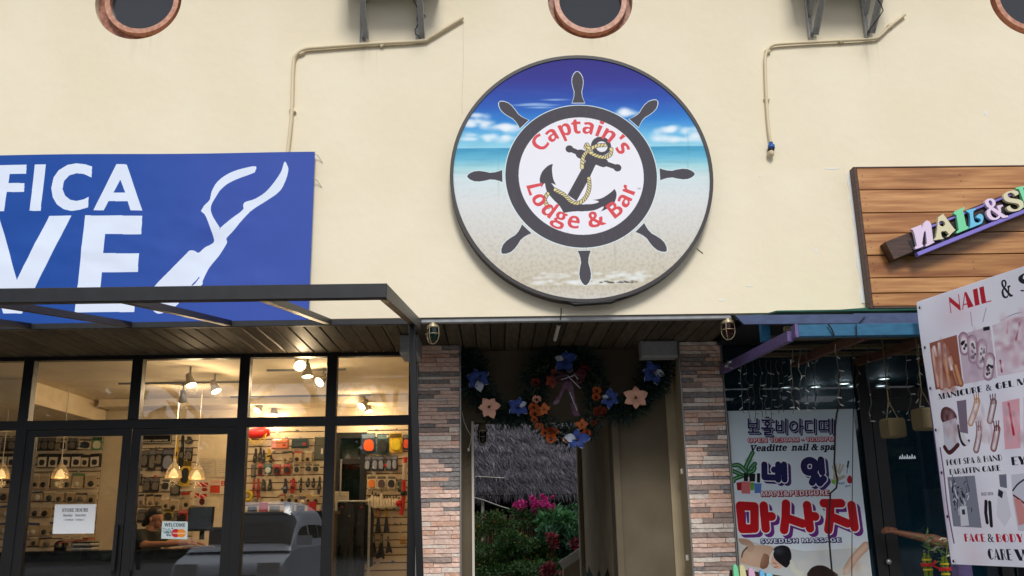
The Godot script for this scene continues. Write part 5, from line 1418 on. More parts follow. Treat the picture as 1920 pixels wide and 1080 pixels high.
	goods("swim_fin", "dive stick", [["dark pink tipped", Color(0.12, 0.1, 0.12), Color(0.8, 0.25, 0.3)], ["dark orange topped", Color(0.13, 0.13, 0.15), Color(0.8, 0.5, 0.15)], ["dark yellow topped", Color(0.13, 0.13, 0.16), Color(0.75, 0.6, 0.15)]], "the row below the bottle shelf", [[-1.74, 1.305, 0.085, 0.31], [-1.622, 1.307, 0.085, 0.318], [-1.513, 1.309, 0.085, 0.318]], -5.5, gD)
	goods("swim_fin", "rubber fin", [dk, dk, dk, dk], "the lowest row near the stone pillar", [[-1.769, 0.963, 0.094, 0.298], [-1.677, 0.971, 0.106, 0.297], [-1.576, 0.965, 0.115, 0.31], [-1.479, 0.987, 0.102, 0.212]], -5.5, gD)
	# single wares
	var g := thing("glass_shelf", "narrow shelf under the white bottles near the stone pillar", "shelf")
	put("shelf_board", Body.new().box(Vector3(-1.546, 1.489, -5.48), Vector3(0.62, 0.014, 0.16)).mesh(), M.off_white, g)
	put("bracket", Body.new().box(Vector3(-1.695, 1.477, -5.5), Vector3(0.012, 0.05, 0.12)).box(Vector3(-1.365, 1.471, -5.5), Vector3(0.012, 0.05, 0.12)).mesh(), M.galv, g)
	g = thing("gear_bag", "bright red rolled bag with yellow cord on top of the strap wall", "bag")
	put("bag", Body.new().lathe(PackedVector2Array([Vector2(0, -0.17), Vector2(0.06, -0.16), Vector2(0.078, -0.08), Vector2(0.075, 0.05), Vector2(0.06, 0.15), Vector2(0, 0.16)]), Vector3(-3.327, 2.53, -5.46), Basis(Vector3.BACK, PI / 2 + 0.1), 12).mesh(), M.red, g)
	put("cord", Body.new().tube(PackedVector3Array([Vector3(-3.434, 2.452, -5.4), Vector3(-3.337, 2.39, -5.38), Vector3(-3.234, 2.446, -5.37), Vector3(-3.179, 2.518, -5.37), Vector3(-3.217, 2.401, -5.37), Vector3(-3.35, 2.361, -5.38), Vector3(-3.4, 2.421, -5.39)]), 0.008, 6).mesh(), plain(Color(0.82, 0.68, 0.2), 0.6), g)
	var hung := [["dry_box", "orange first aid box hung on the strap wall beside the red bag", "box", Vector3(-3.017, 2.373, -5.5), Vector3(0.23, 0.135, 0.07), Color(0.86, 0.50, 0.32)], ["dry_box", "teal camera case hung on the strap wall beside the orange box", "case", Vector3(-2.735, 2.383, -5.5), Vector3(0.23, 0.13, 0.07), Color(0.07, 0.22, 0.27)], ["hung_board", "tall grey green panel hung at the end of the strap wall", "panel", Vector3(-2.464, 2.304, -5.5), Vector3(0.14, 0.32, 0.03), Color(0.30, 0.31, 0.26)], ["yellow_box", "small mustard carton on the low shelf near the stone pillar", "box", Vector3(-1.254, 1.038, -5.4), Vector3(0.11, 0.08, 0.06), Color(0.72, 0.55, 0.24)]]
	for h in hung:
		g = thing(h[0], h[1], h[2], h[3])
		put("shell", Body.new().box(Vector3.ZERO, h[4], Basis(), 0.014).mesh(), plain(h[5], 0.35), g)
		put("seam", Body.new().box(Vector3(0, h[4].y * 0.12, h[4].z * 0.5), Vector3(h[4].x * 0.9, 0.006, 0.004)).mesh(), M.black, g)
		put("latch", Body.new().box(Vector3(0, h[4].y * 0.5 + 0.01, 0), Vector3(0.03, 0.03, 0.02), Basis(), 0.004).mesh(), M.galv, g)
		put("label_patch", Body.new().box(Vector3(h[4].x * 0.28, -h[4].y * 0.12, h[4].z * 0.5 + 0.001), Vector3(h[4].x * 0.2, h[4].y * 0.24, 0.004)).mesh(), M.red if h[0] == "dry_box" else M.off_white, g)
	g = thing("snorkel", "red and clear snorkel hanging beside the white bottles", "snorkel")
	put("tube", Body.new().tube(PackedVector3Array([Vector3(-1.249, 2.156, -5.36), Vector3(-1.254, 1.989, -5.36), Vector3(-1.267, 1.809, -5.36), Vector3(-1.265, 1.666, -5.36), Vector3(-1.277, 1.488, -5.36), Vector3(-1.298, 1.376, -5.36)]), 0.03, 10).mesh(), M.red, g)
	put("clear_sleeve", Body.new().tube(PackedVector3Array([Vector3(-1.25, 2.075, -5.35), Vector3(-1.259, 1.845, -5.35)]), 0.033, 10).mesh(), plain(Color(0.75, 0.7, 0.66), 0.2), g)
	put("mouthpiece", Body.new().lathe(PackedVector2Array([Vector2(0, 0.05), Vector2(0.04, 0.03), Vector2(0.045, -0.02), Vector2(0, -0.04)]), Vector3(-1.327, 1.531, -5.34), Basis(Vector3.BACK, 1.0), 10).mesh(), M.red, g)
	put("keeper", Body.new().lathe(PackedVector2Array([Vector2(0, 0.03), Vector2(0.045, 0.03), Vector2(0.045, -0.03), Vector2(0, -0.03)]), Vector3(-1.264, 1.666, -5.35)).mesh(), M.black, g)
	g = thing("coil", "yellow hose coil hanging low on the strap wall beside the door frame", "hose")
	var ring := PackedVector3Array()
	for k in 17: ring.append(Vector3(-3.427, 1.672, -5.48) + Vector3(cos(TAU * k / 16) * 0.055, sin(TAU * k / 16) * 0.06, 0))
	put("hose", Body.new().tube(ring, 0.022, 8).mesh(), plain(Color(0.80, 0.72, 0.2), 0.5), g)
	# sign over the packs
	pr = Print.new(Vector2(0, 1.0), Vector2(4.4, 1.0), 200, Color(0.06, 0.055, 0.055))
	pr.line(PackedVector2Array([Vector2(0.1, 0.92), Vector2(4.3, 0.92), Vector2(4.3, 0.1), Vector2(0.1, 0.1), Vector2(0.1, 0.92)]), 0.05, Color(0.85, 0.82, 0.75))
	word(pr, "underwater cameras", sans, Vector2(0.4, 0.2), Vector2(4.0, 0.4), Color(0.88, 0.85, 0.78), 0, 0.2)
	paper("camera_sign", "black underwater cameras sign board with white border above the packs", "sign", Array(PackedVector2Array([Vector2(-5.176, 2.564), Vector2(-4.53, 2.568), Vector2(-4.526, 2.412), Vector2(-5.169, 2.408)])), pr, -5.5)
	# papers on the cream wall
	pr = Print.new(Vector2(0, 1.0), Vector2(0.8, 1.0), 200, Color(0.80, 0.75, 0.66))
	for k in 9: pr.line(PackedVector2Array([Vector2(0.1, 0.8 - 0.08 * k), Vector2(0.7 - 0.1 * (k % 3), 0.8 - 0.08 * k)]), 0.02, Color(0.5, 0.46, 0.42))
	paper("licence_sheet", "framed cream licence sheet on the wall above the dive flag stickers", "paper", Array(PackedVector2Array([Vector2(-4.147, 2.205), Vector2(-3.934, 2.202), Vector2(-3.928, 1.943), Vector2(-4.138, 1.946)])), pr, -5.59)
	pr = Print.new(Vector2(0, 1.0), Vector2(0.8, 1.0), 200, Color(0.82, 0.77, 0.68))
	for k in 7: pr.line(PackedVector2Array([Vector2(0.1, 0.85 - 0.1 * k), Vector2(0.68, 0.85 - 0.1 * k)]), 0.018, Color(0.56, 0.5, 0.46))
	paper("licence_sheet", "plain cream licence sheet above the red lettered poster", "paper", Array(PackedVector2Array([Vector2(-3.92, 2.202), Vector2(-3.707, 2.198), Vector2(-3.702, 1.939), Vector2(-3.912, 1.942)])), pr, -5.59)
	pr = Print.new(Vector2(0, 1.8), Vector2(1.0, 1.8), 200, Color(0.80, 0.76, 0.70))
	for f in [[0.32, 1.64, 0.3], [0.62, 1.6, 0.46], [0.06, 0.86, 0.42], [0.54, 0.84, 0.42]]:
		pr.fill([PackedVector2Array([Vector2(f[0], f[1]), Vector2(f[0] + f[2], f[1]), Vector2(f[0] + f[2], f[1] - 0.3), Vector2(f[0], f[1] - 0.3)])], Color(0.72, 0.12, 0.12))
		pr.line(PackedVector2Array([Vector2(f[0], f[1]), Vector2(f[0] + f[2], f[1] - 0.3)]), 0.06, Color(0.92, 0.88, 0.84))
	pr.fill([circle(Vector2(0.8, 1.12), 0.18, 30, 0.12)], Color(0.55, 0.12, 0.12))
	pr.fill([circle(Vector2(0.68, 0.3), 0.18, 30, 0.24)], Color(0.35, 0.1, 0.1))
	paper("sticker_sheet", "sheet of red dive flag stickers on the cream wall", "poster", Array(PackedVector2Array([Vector2(-4.23, 1.911), Vector2(-4.012, 1.908), Vector2(-4.009, 1.549), Vector2(-4.226, 1.557)])), pr, -5.588)
	pr = Print.new(Vector2(0, 1.0), Vector2(1.5, 1.0), 200, Color(0.86, 0.80, 0.72))
	pr.fill([PackedVector2Array([Vector2(0.04, 0.6), Vector2(0.72, 0.6), Vector2(0.72, 0.06), Vector2(0.04, 0.06)])], Color(0.78, 0.26, 0.18))
	word(pr, "BI", sans, Vector2(0.8, 0.55), Vector2(1.3, 0.9), Color(0.78, 0.2, 0.15))
	for k in 4: pr.line(PackedVector2Array([Vector2(0.06, 0.94 - 0.08 * k), Vector2(0.7, 0.94 - 0.08 * k)]), 0.025, Color(0.8, 0.35, 0.28))
	paper("wall_poster", "cream poster with red block and big red capitals beside the door stile", "poster", Array(PackedVector2Array([Vector2(-3.992, 1.907), Vector2(-3.69, 1.912), Vector2(-3.687, 1.7), Vector2(-3.985, 1.717)])), pr, -5.588)
	# rear door, notice and jackets
	g = thing("rear_door", "dark framed glass door at the back of the dive shop", "door")
	var dx0 := -2.244
	var dx1 := -1.813
	var dt := 2.523
	put("frame", Body.new().box(Vector3((dx0 + dx1) / 2, dt - 0.04, -5.56), Vector3(dx1 - dx0, 0.08, 0.08)).box(Vector3((dx0 + dx1) / 2, dt - 0.4, -5.56), Vector3(dx1 - dx0 - 0.1, 0.07, 0.07)).box(Vector3(dx0 + 0.03, (dt - 0.08) / 2, -5.56), Vector3(0.06, dt - 0.08, 0.08)).box(Vector3(dx1 - 0.04, (dt - 0.08) / 2, -5.56), Vector3(0.08, dt - 0.08, 0.08)).mesh(), M.frame_black, g)
	put("pane", Body.new().box(Vector3((dx0 + dx1) / 2, dt / 2, -5.59), Vector3(dx1 - dx0 - 0.1, dt - 0.1, 0.01)).mesh(), plain(Color(0.05, 0.10, 0.085), 0.05), g)  # green-black of the mirrored garden painted into the pane
	put("handle", Body.new().box(Vector3(-2.155, 1.904, -5.5), Vector3(0.025, 0.5, 0.02), Basis(), 0.005).mesh(), M.alu, g)
	pr = Print.new(Vector2(0, 1.0), Vector2(1.25, 1.0), 120, Color(0.72, 0.69, 0.62))
	for k in 5: pr.line(PackedVector2Array([Vector2(0.15, 0.8 - 0.14 * k), Vector2(1.1 - 0.2 * (k % 2), 0.8 - 0.14 * k)]), 0.04, Color(0.55, 0.52, 0.48))
	paper("door_notice", "grey paper notice taped to the dark rear door", "notice", Array(PackedVector2Array([Vector2(-2.232, 1.716), Vector2(-2.035, 1.708), Vector2(-2.035, 1.56), Vector2(-2.227, 1.568)])), pr, -5.5)
	g = thing("garment_rack", "rack of black wetsuits with red trim before the rear door", "rack")
	for k in 13:
		var p: Vector3 = Vector3(-2.038, 1.527, -4.9) + Vector3(0.031 * k, rng.randf_range(-0.05, 0.05), 0)
		var ln := rng.randf_range(0.55, 0.95)
		var w := rng.randf_range(0.03, 0.06)
		var zz := p.z - 0.12 + 0.045 * (k % 5)
		var s := put("wetsuit", Body.new().prism(PackedVector2Array([Vector2(p.x - w * 0.5, p.y), Vector2(p.x + w * 0.6, p.y + 0.01), Vector2(p.x + w * 1.3, p.y - 0.12), Vector2(p.x + w, p.y - 0.4), Vector2(p.x + w * 1.2, p.y - ln), Vector2(p.x + w * 0.1, p.y - ln - 0.03), Vector2(p.x - w * 0.2, p.y - 0.5), Vector2(p.x - w * 1.1, p.y - ln + 0.05), Vector2(p.x - w * 0.9, p.y - 0.3), Vector2(p.x - w * 1.2, p.y - 0.1)]), zz, zz + 0.03).mesh(), M.black, g)
		put("trim", Body.new().box(Vector3(p.x, p.y - 0.05 - 0.1 * (k % 3), zz + 0.034), Vector3(0.025, 0.018, 0.008), Basis(Vector3.BACK, 0.4 * k)).mesh(), [M.red, M.grey, M.off_white][k % 3], s)
	put("rail", Body.new().tube(PackedVector3Array([Vector3(-2.067, 1.561, -4.9), Vector3(-1.689, 1.555, -4.9)]), 0.015, 8).mesh(), M.galv, g)
	var rk := Vector3(-1.885, 1.558, -4.9)
	for x in [-0.22, 0.22]: put("stand", Body.new().box(Vector3(rk.x + x, rk.y / 2, -4.9), Vector3(0.03, rk.y, 0.03)).mesh(), M.galv, g)
	g = thing("display_cabinet", "black display cabinet low behind the glass, under the strap wall", "cabinet", Vector3(-2.369, 0.593, -3.3))
	var gy := g.position.y
	put("carcase", Body.new().box(Vector3(0, 0.7 - gy, 0), Vector3(1.02, 1.36, 0.5), Basis(), 0.01).mesh(), plain(Color(0.06, 0.065, 0.075), 0.5), g)
	put("top", Body.new().box(Vector3(0, 1.395 - gy, 0), Vector3(1.08, 0.03, 0.56), Basis(), 0.006).mesh(), plain(Color(0.10, 0.10, 0.12), 0.3), g)
	for k in 7:
		put("small_box", Body.new().box(Vector3(-0.42 + 0.14 * k, 1.44 - gy + 0.02 * (k % 2), 0.05 * (k % 3)), Vector3(0.09, 0.07 + 0.04 * (k % 2), 0.08), Basis(Vector3.UP, 0.4 * k), 0.006).mesh(), [M.black, M.red, M.grey, M.black][k % 4], g)
	# counter with its things
	g = thing("counter", "long dark sales counter across the dive shop", "counter")
	put("counter_top", Body.new().box(Vector3(-5.3, 1.0, -3.75), Vector3(4.4, 0.04, 0.6), Basis(), 0.006).mesh(), plain(Color(0.11, 0.11, 0.13), 0.12), g)
	put("front_panel", Body.new().box(Vector3(-5.3, 0.5, -3.53), Vector3(4.36, 0.96, 0.04)).mesh(), plain(Color(0.08, 0.09, 0.12), 0.3), g)
	put("side_panel", Body.new().box(Vector3(-3.12, 0.5, -3.78), Vector3(0.04, 0.96, 0.46)).mesh(), plain(Color(0.08, 0.09, 0.12), 0.3), g)
	var sm := thing("monitor", "black computer monitor turned to the seated person on the counter", "monitor", Vector3(-3.541, 1.354, -3.85))
	var mb := Basis(Vector3.UP, -0.35) * Basis(Vector3.RIGHT, -0.05)
	put("bezel", Body.new().box(Vector3.ZERO, Vector3(0.36, 0.28, 0.025), mb, 0.004).mesh(), M.black, sm)
	put("screen", Body.new().box(mb * Vector3(0, 0.006, 0.0135), Vector3(0.335, 0.25, 0.003), mb).mesh(), plain(Color(0.10, 0.13, 0.15), 0.1), sm)
	put("stand", Body.new().box(Vector3(0.02, -0.18, -0.03), Vector3(0.05, 0.12, 0.03)).box(Vector3(0.02, 1.026 - sm.position.y, 0.0), Vector3(0.2, 0.012, 0.16), Basis(), 0.004).mesh(), M.black, sm)
	sm = thing("keyboard", "dark keyboard under the person's hand on the counter", "keyboard", Vector3(-3.485, 1.03, -3.66))
	put("tray", Body.new().box(Vector3.ZERO, Vector3(0.36, 0.016, 0.13), Basis(Vector3.UP, 0.2), 0.004).mesh(), M.black, sm)
	put("keys", Body.new().box(Vector3(0, 0.011, 0), Vector3(0.33, 0.008, 0.1), Basis(Vector3.UP, 0.2), 0.003).mesh(), M.grey, sm)
	sm = thing("paper_stack", "sheets of paper with orange light painted in, on the counter below the welcome sticker", "paper", Vector3(-3.669, 1.022, -3.58))
	for k in 3: put("sheet", Body.new().box(Vector3(0.05 * k, 0.003 + 0.003 * k, 0.01 * k), Vector3(0.22, 0.002, 0.15), Basis(Vector3.UP, 0.3 * k - 0.2)).mesh(), plain(Color(0.86, 0.55, 0.35), 0.7), sm)  # orange of the lamp light painted into each sheet
	sm = thing("tape_dispenser", "dark round tape dispenser on the counter below the store hours notice", "dispenser", Vector3(-5.061, 1.08, -3.6))
	var lt := Body.new()
	annulus(lt, Vector2.ZERO, 0.058, 0.032, -0.03, 0.03, 24)
	put("roll", lt.mesh(), plain(Color(0.2, 0.15, 0.12), 0.3), sm)
	put("base", Body.new().box(Vector3(0, 1.04 - sm.position.y, 0), Vector3(0.12, 0.04, 0.06), Basis(), 0.006).mesh(), M.black, sm)
	sm = thing("magazine_pile", "pile of grey magazines with orange edge on the counter by the cream column", "magazines", Vector3(-4.774, 1.02, -3.62))
	for k in 6: put("magazine", Body.new().box(Vector3(0.0, 0.008 + 0.016 * k, 0), Vector3(0.2, 0.013, 0.26), Basis(Vector3.UP, rng.randf_range(-0.1, 0.1))).mesh(), [M.grey, M.off_white, M.black][k % 3], sm)
	put("orange_folder", Body.new().box(Vector3(-0.1, 0.11, 0.02), Vector3(0.34, 0.008, 0.2), Basis(Vector3.BACK, 0.12)).mesh(), plain(Color(0.85, 0.32, 0.2), 0.4), sm)
	sm = thing("office_chair", "black office chair back standing behind the counter's end", "chair", Vector3(-3.393, 0.02, -4.3))
	put("backrest", Body.new().box(Vector3(0, 1.0, 0), Vector3(0.34, 0.46, 0.06), Basis(), 0.03).mesh(), M.black, sm)
	put("seat", Body.new().box(Vector3(0, 0.6, -0.22), Vector3(0.44, 0.07, 0.42), Basis(), 0.03).mesh(), M.black, sm)
	put("armrest", Body.new().box(Vector3(-0.1, 1.22, 0.02), Vector3(0.2, 0.04, 0.06), Basis(), 0.01).box(Vector3(0.24, 0.82, -0.2), Vector3(0.04, 0.04, 0.26), Basis(), 0.01).mesh(), M.black, sm)
	put("column", Body.new().tube(PackedVector3Array([Vector3(0, 0.58, -0.2), Vector3(0, 0.1, -0.2)]), 0.03, 8).mesh(), M.grey, sm)
	for k in 5: put("foot", Body.new().bar(Vector3(0, 0.1, -0.2), Vector3(cos(k * TAU / 5) * 0.28, 0.03, -0.2 + sin(k * TAU / 5) * 0.28), 0.04, 0.03).mesh(), M.black, sm)
	clerk()

func hand_bones(w: Vector3, d: Vector3, up: Vector3, grip: float) -> Array:
	# palm, four fingers and a thumb; d points along the hand, up is the back of the hand
	var s := d.cross(up).normalized()
	var out := [[w, w + d * 0.075 + s * 0.02, 0.017, 0.015], [w, w + d * 0.075 - s * 0.02, 0.018, 0.015]]
	for k in 4:
		var r: Vector3 = w + d * 0.082 + s * (0.033 - 0.022 * k)
		var l: float = [0.036, 0.042, 0.04, 0.031][k]
		var d1: Vector3 = (d - up * grip * 0.5).normalized()
		var d2: Vector3 = (d - up * grip * 1.4).normalized()
		out.append([r, r + d1 * l, 0.0088, 0.0082])
		out.append([r + d1 * l, r + d1 * l + d2 * l * 0.85, 0.0082, 0.007])
	var th: Vector3 = w + d * 0.025 + s * 0.035
	var td := (d * 0.7 + s * 0.75 - up * grip * 0.4).normalized()
	out.append([th, th + td * 0.038, 0.012, 0.0095])
	out.append([th + td * 0.038, th + td * 0.038 + (d - up * grip * 0.3).normalized() * 0.032, 0.0095, 0.008])
	return out

func head_bones(c: Vector3, f: Vector3) -> Array:
	# skull, jaw, nose, ears and neck about c, face along f
	var s := f.cross(Vector3.UP).normalized()
	var u := Vector3.UP
	return [[c + u * 0.03 - f * 0.025, c + u * 0.025 + f * 0.02, 0.078, 0.07], [c + f * 0.045 - u * 0.055, c + f * 0.05 - u * 0.06, 0.042, 0.036], [c + f * 0.07 - u * 0.082, c + f * 0.072 - u * 0.084, 0.018, 0.016],
		[c + f * 0.086 + u * 0.008, c + f * 0.105 - u * 0.022, 0.008, 0.012], [c + f * 0.088 - u * 0.05 - s * 0.012, c + f * 0.088 - u * 0.05 + s * 0.012, 0.008, 0.008], [c + s * 0.074 - f * 0.005, c + s * 0.076 - u * 0.03 - f * 0.002, 0.015, 0.009], [c - s * 0.074 - f * 0.005, c - s * 0.076 - u * 0.03 - f * 0.002, 0.015, 0.009]]

func clerk() -> void:
	var c: Vector3 = Vector3(-4.142, 1.366, -4.02)
	var t := thing("person", "person with dark tied back hair sitting at the counter working on the computer", "person", Vector3(c.x, 0.02, c.z))
	var o := t.position
	var skin := plain(Color(0.62, 0.42, 0.30), 0.55)
	skin.subsurf_scatter_enabled = true
	skin.subsurf_scatter_strength = 0.1
	var f := Vector3(0.93, -0.12, 0.34).normalized()
	var h := c - o
	var neck := h + Vector3(-0.045, -0.13, -0.01)
	var chest := neck + Vector3(-0.05, -0.17, -0.02)
	var hip := Vector3(chest.x - 0.02, 0.74, chest.z)
	var s := Vector3(-0.34, 0, 0.93)
	var sh1 := neck + Vector3(-0.03, -0.07, 0) + s * 0.165
	var sh2 := neck + Vector3(-0.03, -0.07, 0) - s * 0.165
	var wr: Vector3 = Vector3(-3.646, 1.142, -3.75) - o
	wr.y = 1.06
	var wr2 := wr + Vector3(0.0, 0.0, -0.24)
	var el1 := Vector3(sh1.x + 0.1, 1.05, sh1.z + 0.07)
	var el2 := Vector3(sh2.x + 0.12, 1.05, sh2.z)
	var knee1 := hip + Vector3(0.42, -0.06, 0.16)
	var knee2 := hip + Vector3(0.43, -0.06, -0.1)
	var body := [[neck + Vector3(0.03, 0.06, 0), neck, 0.05, 0.056], [neck, chest, 0.06, 0.115], [chest + s * 0.06, hip + s * 0.07, 0.105, 0.11], [chest - s * 0.06, hip - s * 0.07, 0.105, 0.11], [sh1, sh2, 0.06, 0.06], [sh1, el1, 0.05, 0.038], [el1, wr, 0.038, 0.026], [sh2, el2, 0.05, 0.038], [el2, wr2, 0.038, 0.026], [hip + s * 0.08, knee1, 0.088, 0.062], [hip - s * 0.08, knee2, 0.088, 0.062], [knee1, knee1 + Vector3(-0.06, -0.4, 0), 0.058, 0.04], [knee2, knee2 + Vector3(-0.06, -0.4, 0), 0.058, 0.04], [knee1 + Vector3(-0.07, -0.42, 0), knee1 + Vector3(0.1, -0.44, 0.02), 0.04, 0.03], [knee2 + Vector3(-0.07, -0.42, 0), knee2 + Vector3(0.1, -0.44, 0.0), 0.04, 0.03]]
	var hd := Vector3(0.96, -0.1, 0.1).normalized()
	put("body", flesh_mesh([[body, 0.014, 0.018], [head_bones(h, f) + [[h + Vector3(-0.02, -0.05, 0), neck + Vector3(0.0, 0.0, 0), 0.05, 0.052]], 0.006, 0.008], [hand_bones(wr, hd, Vector3.UP, 0.4), 0.004, 0.004], [hand_bones(wr2, hd, Vector3.UP, 0.4), 0.004, 0.004]]), skin, t)
	var shirt := [[neck + Vector3(0, -0.05, 0), chest, 0.075, 0.128], [chest + s * 0.06, hip + s * 0.07, 0.118, 0.122], [chest - s * 0.06, hip - s * 0.07, 0.118, 0.122], [sh1, sh2, 0.072, 0.072], [sh1, sh1.lerp(el1, 0.75), 0.064, 0.058], [sh2, sh2.lerp(el2, 0.75), 0.064, 0.058]]
	put("shirt", flesh_mesh([[shirt, 0.015, 0.02]]), plain(Color(0.10, 0.115, 0.10), 0.9), t)
	var pants := [[hip + s * 0.08, knee1, 0.1, 0.074], [hip - s * 0.08, knee2, 0.1, 0.074], [knee1, knee1 + Vector3(-0.05, -0.33, 0), 0.07, 0.056], [knee2, knee2 + Vector3(-0.05, -0.33, 0), 0.07, 0.056], [hip + s * 0.08, hip - s * 0.08, 0.125, 0.125]]
	put("trousers", flesh_mesh([[pants, 0.016, 0.02]]), plain(Color(0.08, 0.09, 0.14), 0.9), t)
	var hair := [[h + Vector3(-0.025, 0.055, -0.005), h + Vector3(0.02, 0.065, 0.01), 0.083, 0.062], [h - f * 0.05 + Vector3(0, 0.02, 0), h - f * 0.06 + Vector3(0, -0.05, 0), 0.075, 0.055], [h - f * 0.12 + Vector3(0, -0.03, 0), h - f * 0.16 + Vector3(0, -0.08, 0), 0.045, 0.03]]
	put("hair", flesh_mesh([[hair, 0.006, 0.012]]), plain(Color(0.035, 0.028, 0.025), 0.45), t)
	var side := f.cross(Vector3.UP).normalized()
	var ey := Body.new()
	for k in [-1, 1]:
		ey.lathe(PackedVector2Array([Vector2(0, 0.007), Vector2(0.006, 0.004), Vector2(0.008, 0), Vector2(0, -0.006)]), h + f * 0.083 + side * 0.028 * k + Vector3(0, 0.008, 0), Basis(), 8)
	put("eye", ey.mesh(), M.black, t)
	var st := thing("bar_stool", "tall stool under the seated person behind the counter", "stool", Vector3(o.x + hip.x, 0.02, o.z + hip.z))
	put("seat", Body.new().lathe(PackedVector2Array([Vector2(0, 0.64), Vector2(0.17, 0.63), Vector2(0.18, 0.6), Vector2(0.16, 0.58), Vector2(0, 0.58)])).mesh(), M.black, st)
	for k in 4:
		var a := TAU * k / 4 + 0.78
		put("leg", Body.new().tube(PackedVector3Array([Vector3(cos(a) * 0.11, 0.58, sin(a) * 0.11), Vector3(cos(a) * 0.2, 0.0, sin(a) * 0.2)]), 0.014, 8).mesh(), M.galv, st)

func leaning_person() -> void:
	var w: Vector3 = Vector3(3.618, 1.082, -0.95)
	var t := thing("person", "person's bare forearm reaching for the dark salon door behind the white banner", "person", Vector3(w.x + 1.0, 0.0, -0.72))
	var o := t.position
	var skin := plain(Color(0.48, 0.31, 0.22), 0.6)  # skin colour darkened to carry the dimness at the door
	var wr := w - o
	var el: Vector3 = Vector3(4.034, 0.98, -0.85) - o
	var sh := Vector3(-0.1, 1.33, -0.16)
	var sh2 := Vector3(0.1, 1.34, 0.2)
	var neck := Vector3(0.0, 1.42, 0.02)
	var h := Vector3(-0.03, 1.58, 0.0)
	var hp := Vector3(0.05, 0.92, 0.02)
	var body := [[neck + Vector3(0, 0.06, 0), neck, 0.05, 0.055], [neck, Vector3(0.02, 1.22, 0.02), 0.06, 0.12], [Vector3(0.0, 1.22, -0.06), hp + Vector3(0, 0, -0.07), 0.105, 0.11], [Vector3(0.04, 1.22, 0.08), hp + Vector3(0, 0, 0.08), 0.105, 0.11], [sh, sh2, 0.06, 0.06], [sh, el, 0.05, 0.042], [el, el.lerp(wr, 0.35), 0.042, 0.041], [el.lerp(wr, 0.35), wr, 0.041, 0.026], [sh2, Vector3(0.16, 1.06, 0.24), 0.05, 0.04], [Vector3(0.16, 1.06, 0.24), Vector3(0.04, 0.84, 0.26), 0.04, 0.027]]
	for k in [-1, 1]:
		body += [[hp + Vector3(0, -0.02, 0.085 * k), hp + Vector3(-0.02, -0.43, 0.09 * k), 0.088, 0.058], [hp + Vector3(-0.02, -0.43, 0.09 * k), hp + Vector3(0.03, -0.83, 0.09 * k), 0.056, 0.038], [hp + Vector3(0.03, -0.86, 0.09 * k), hp + Vector3(-0.13, -0.885, 0.09 * k), 0.04, 0.028]]
	var d := (wr - el).normalized()
	put("body", flesh_mesh([[body, 0.013, 0.016], [head_bones(h, Vector3(-1, 0, 0)) + [[h + Vector3(0.02, -0.05, 0), neck, 0.05, 0.052]], 0.007, 0.008], [hand_bones(wr, (d + Vector3(0, 0.12, 0)).normalized(), Vector3(0.1, 0.75, 0.6).normalized(), 1.0), 0.0035, 0.004], [hand_bones(Vector3(0.04, 0.84, 0.26), Vector3(-0.2, -1, 0).normalized(), Vector3(0, 0, 1), 0.4), 0.004, 0.004]]), skin, t)
	put("shirt", flesh_mesh([[[[neck + Vector3(0.0, -0.06, 0), Vector3(0.02, 1.2, 0.02), 0.08, 0.135], [Vector3(0.0, 1.22, -0.06), hp + Vector3(0, 0, -0.07), 0.12, 0.125], [Vector3(0.04, 1.22, 0.08), hp + Vector3(0, 0, 0.08), 0.12, 0.125], [sh, sh2, 0.074, 0.074], [sh, sh.lerp(el, 0.5), 0.066, 0.06], [sh2, Vector3(0.14, 1.17, 0.23), 0.066, 0.06]], 0.016, 0.02]]), plain(Color(0.2, 0.18, 0.2), 0.9), t)
	put("trousers", flesh_mesh([[[[hp + Vector3(0, 0, 0.085), hp + Vector3(-0.02, -0.43, 0.09), 0.105, 0.074], [hp + Vector3(-0.02, -0.43, 0.09), hp + Vector3(0.03, -0.8, 0.09), 0.072, 0.055], [hp + Vector3(0, 0, -0.085), hp + Vector3(-0.02, -0.43, -0.09), 0.105, 0.074], [hp + Vector3(-0.02, -0.43, -0.09), hp + Vector3(0.03, -0.8, -0.09), 0.072, 0.055]], 0.016, 0.02]]), plain(Color(0.1, 0.1, 0.14), 0.9), t)
	put("hair", flesh_mesh([[[[h + Vector3(0.02, 0.055, 0), h + Vector3(-0.03, 0.06, 0), 0.083, 0.07], [h + Vector3(0.05, 0.02, 0), h + Vector3(0.06, -0.14, 0), 0.08, 0.05]], 0.008, 0.012]]), plain(Color(0.035, 0.028, 0.025), 0.45), t)

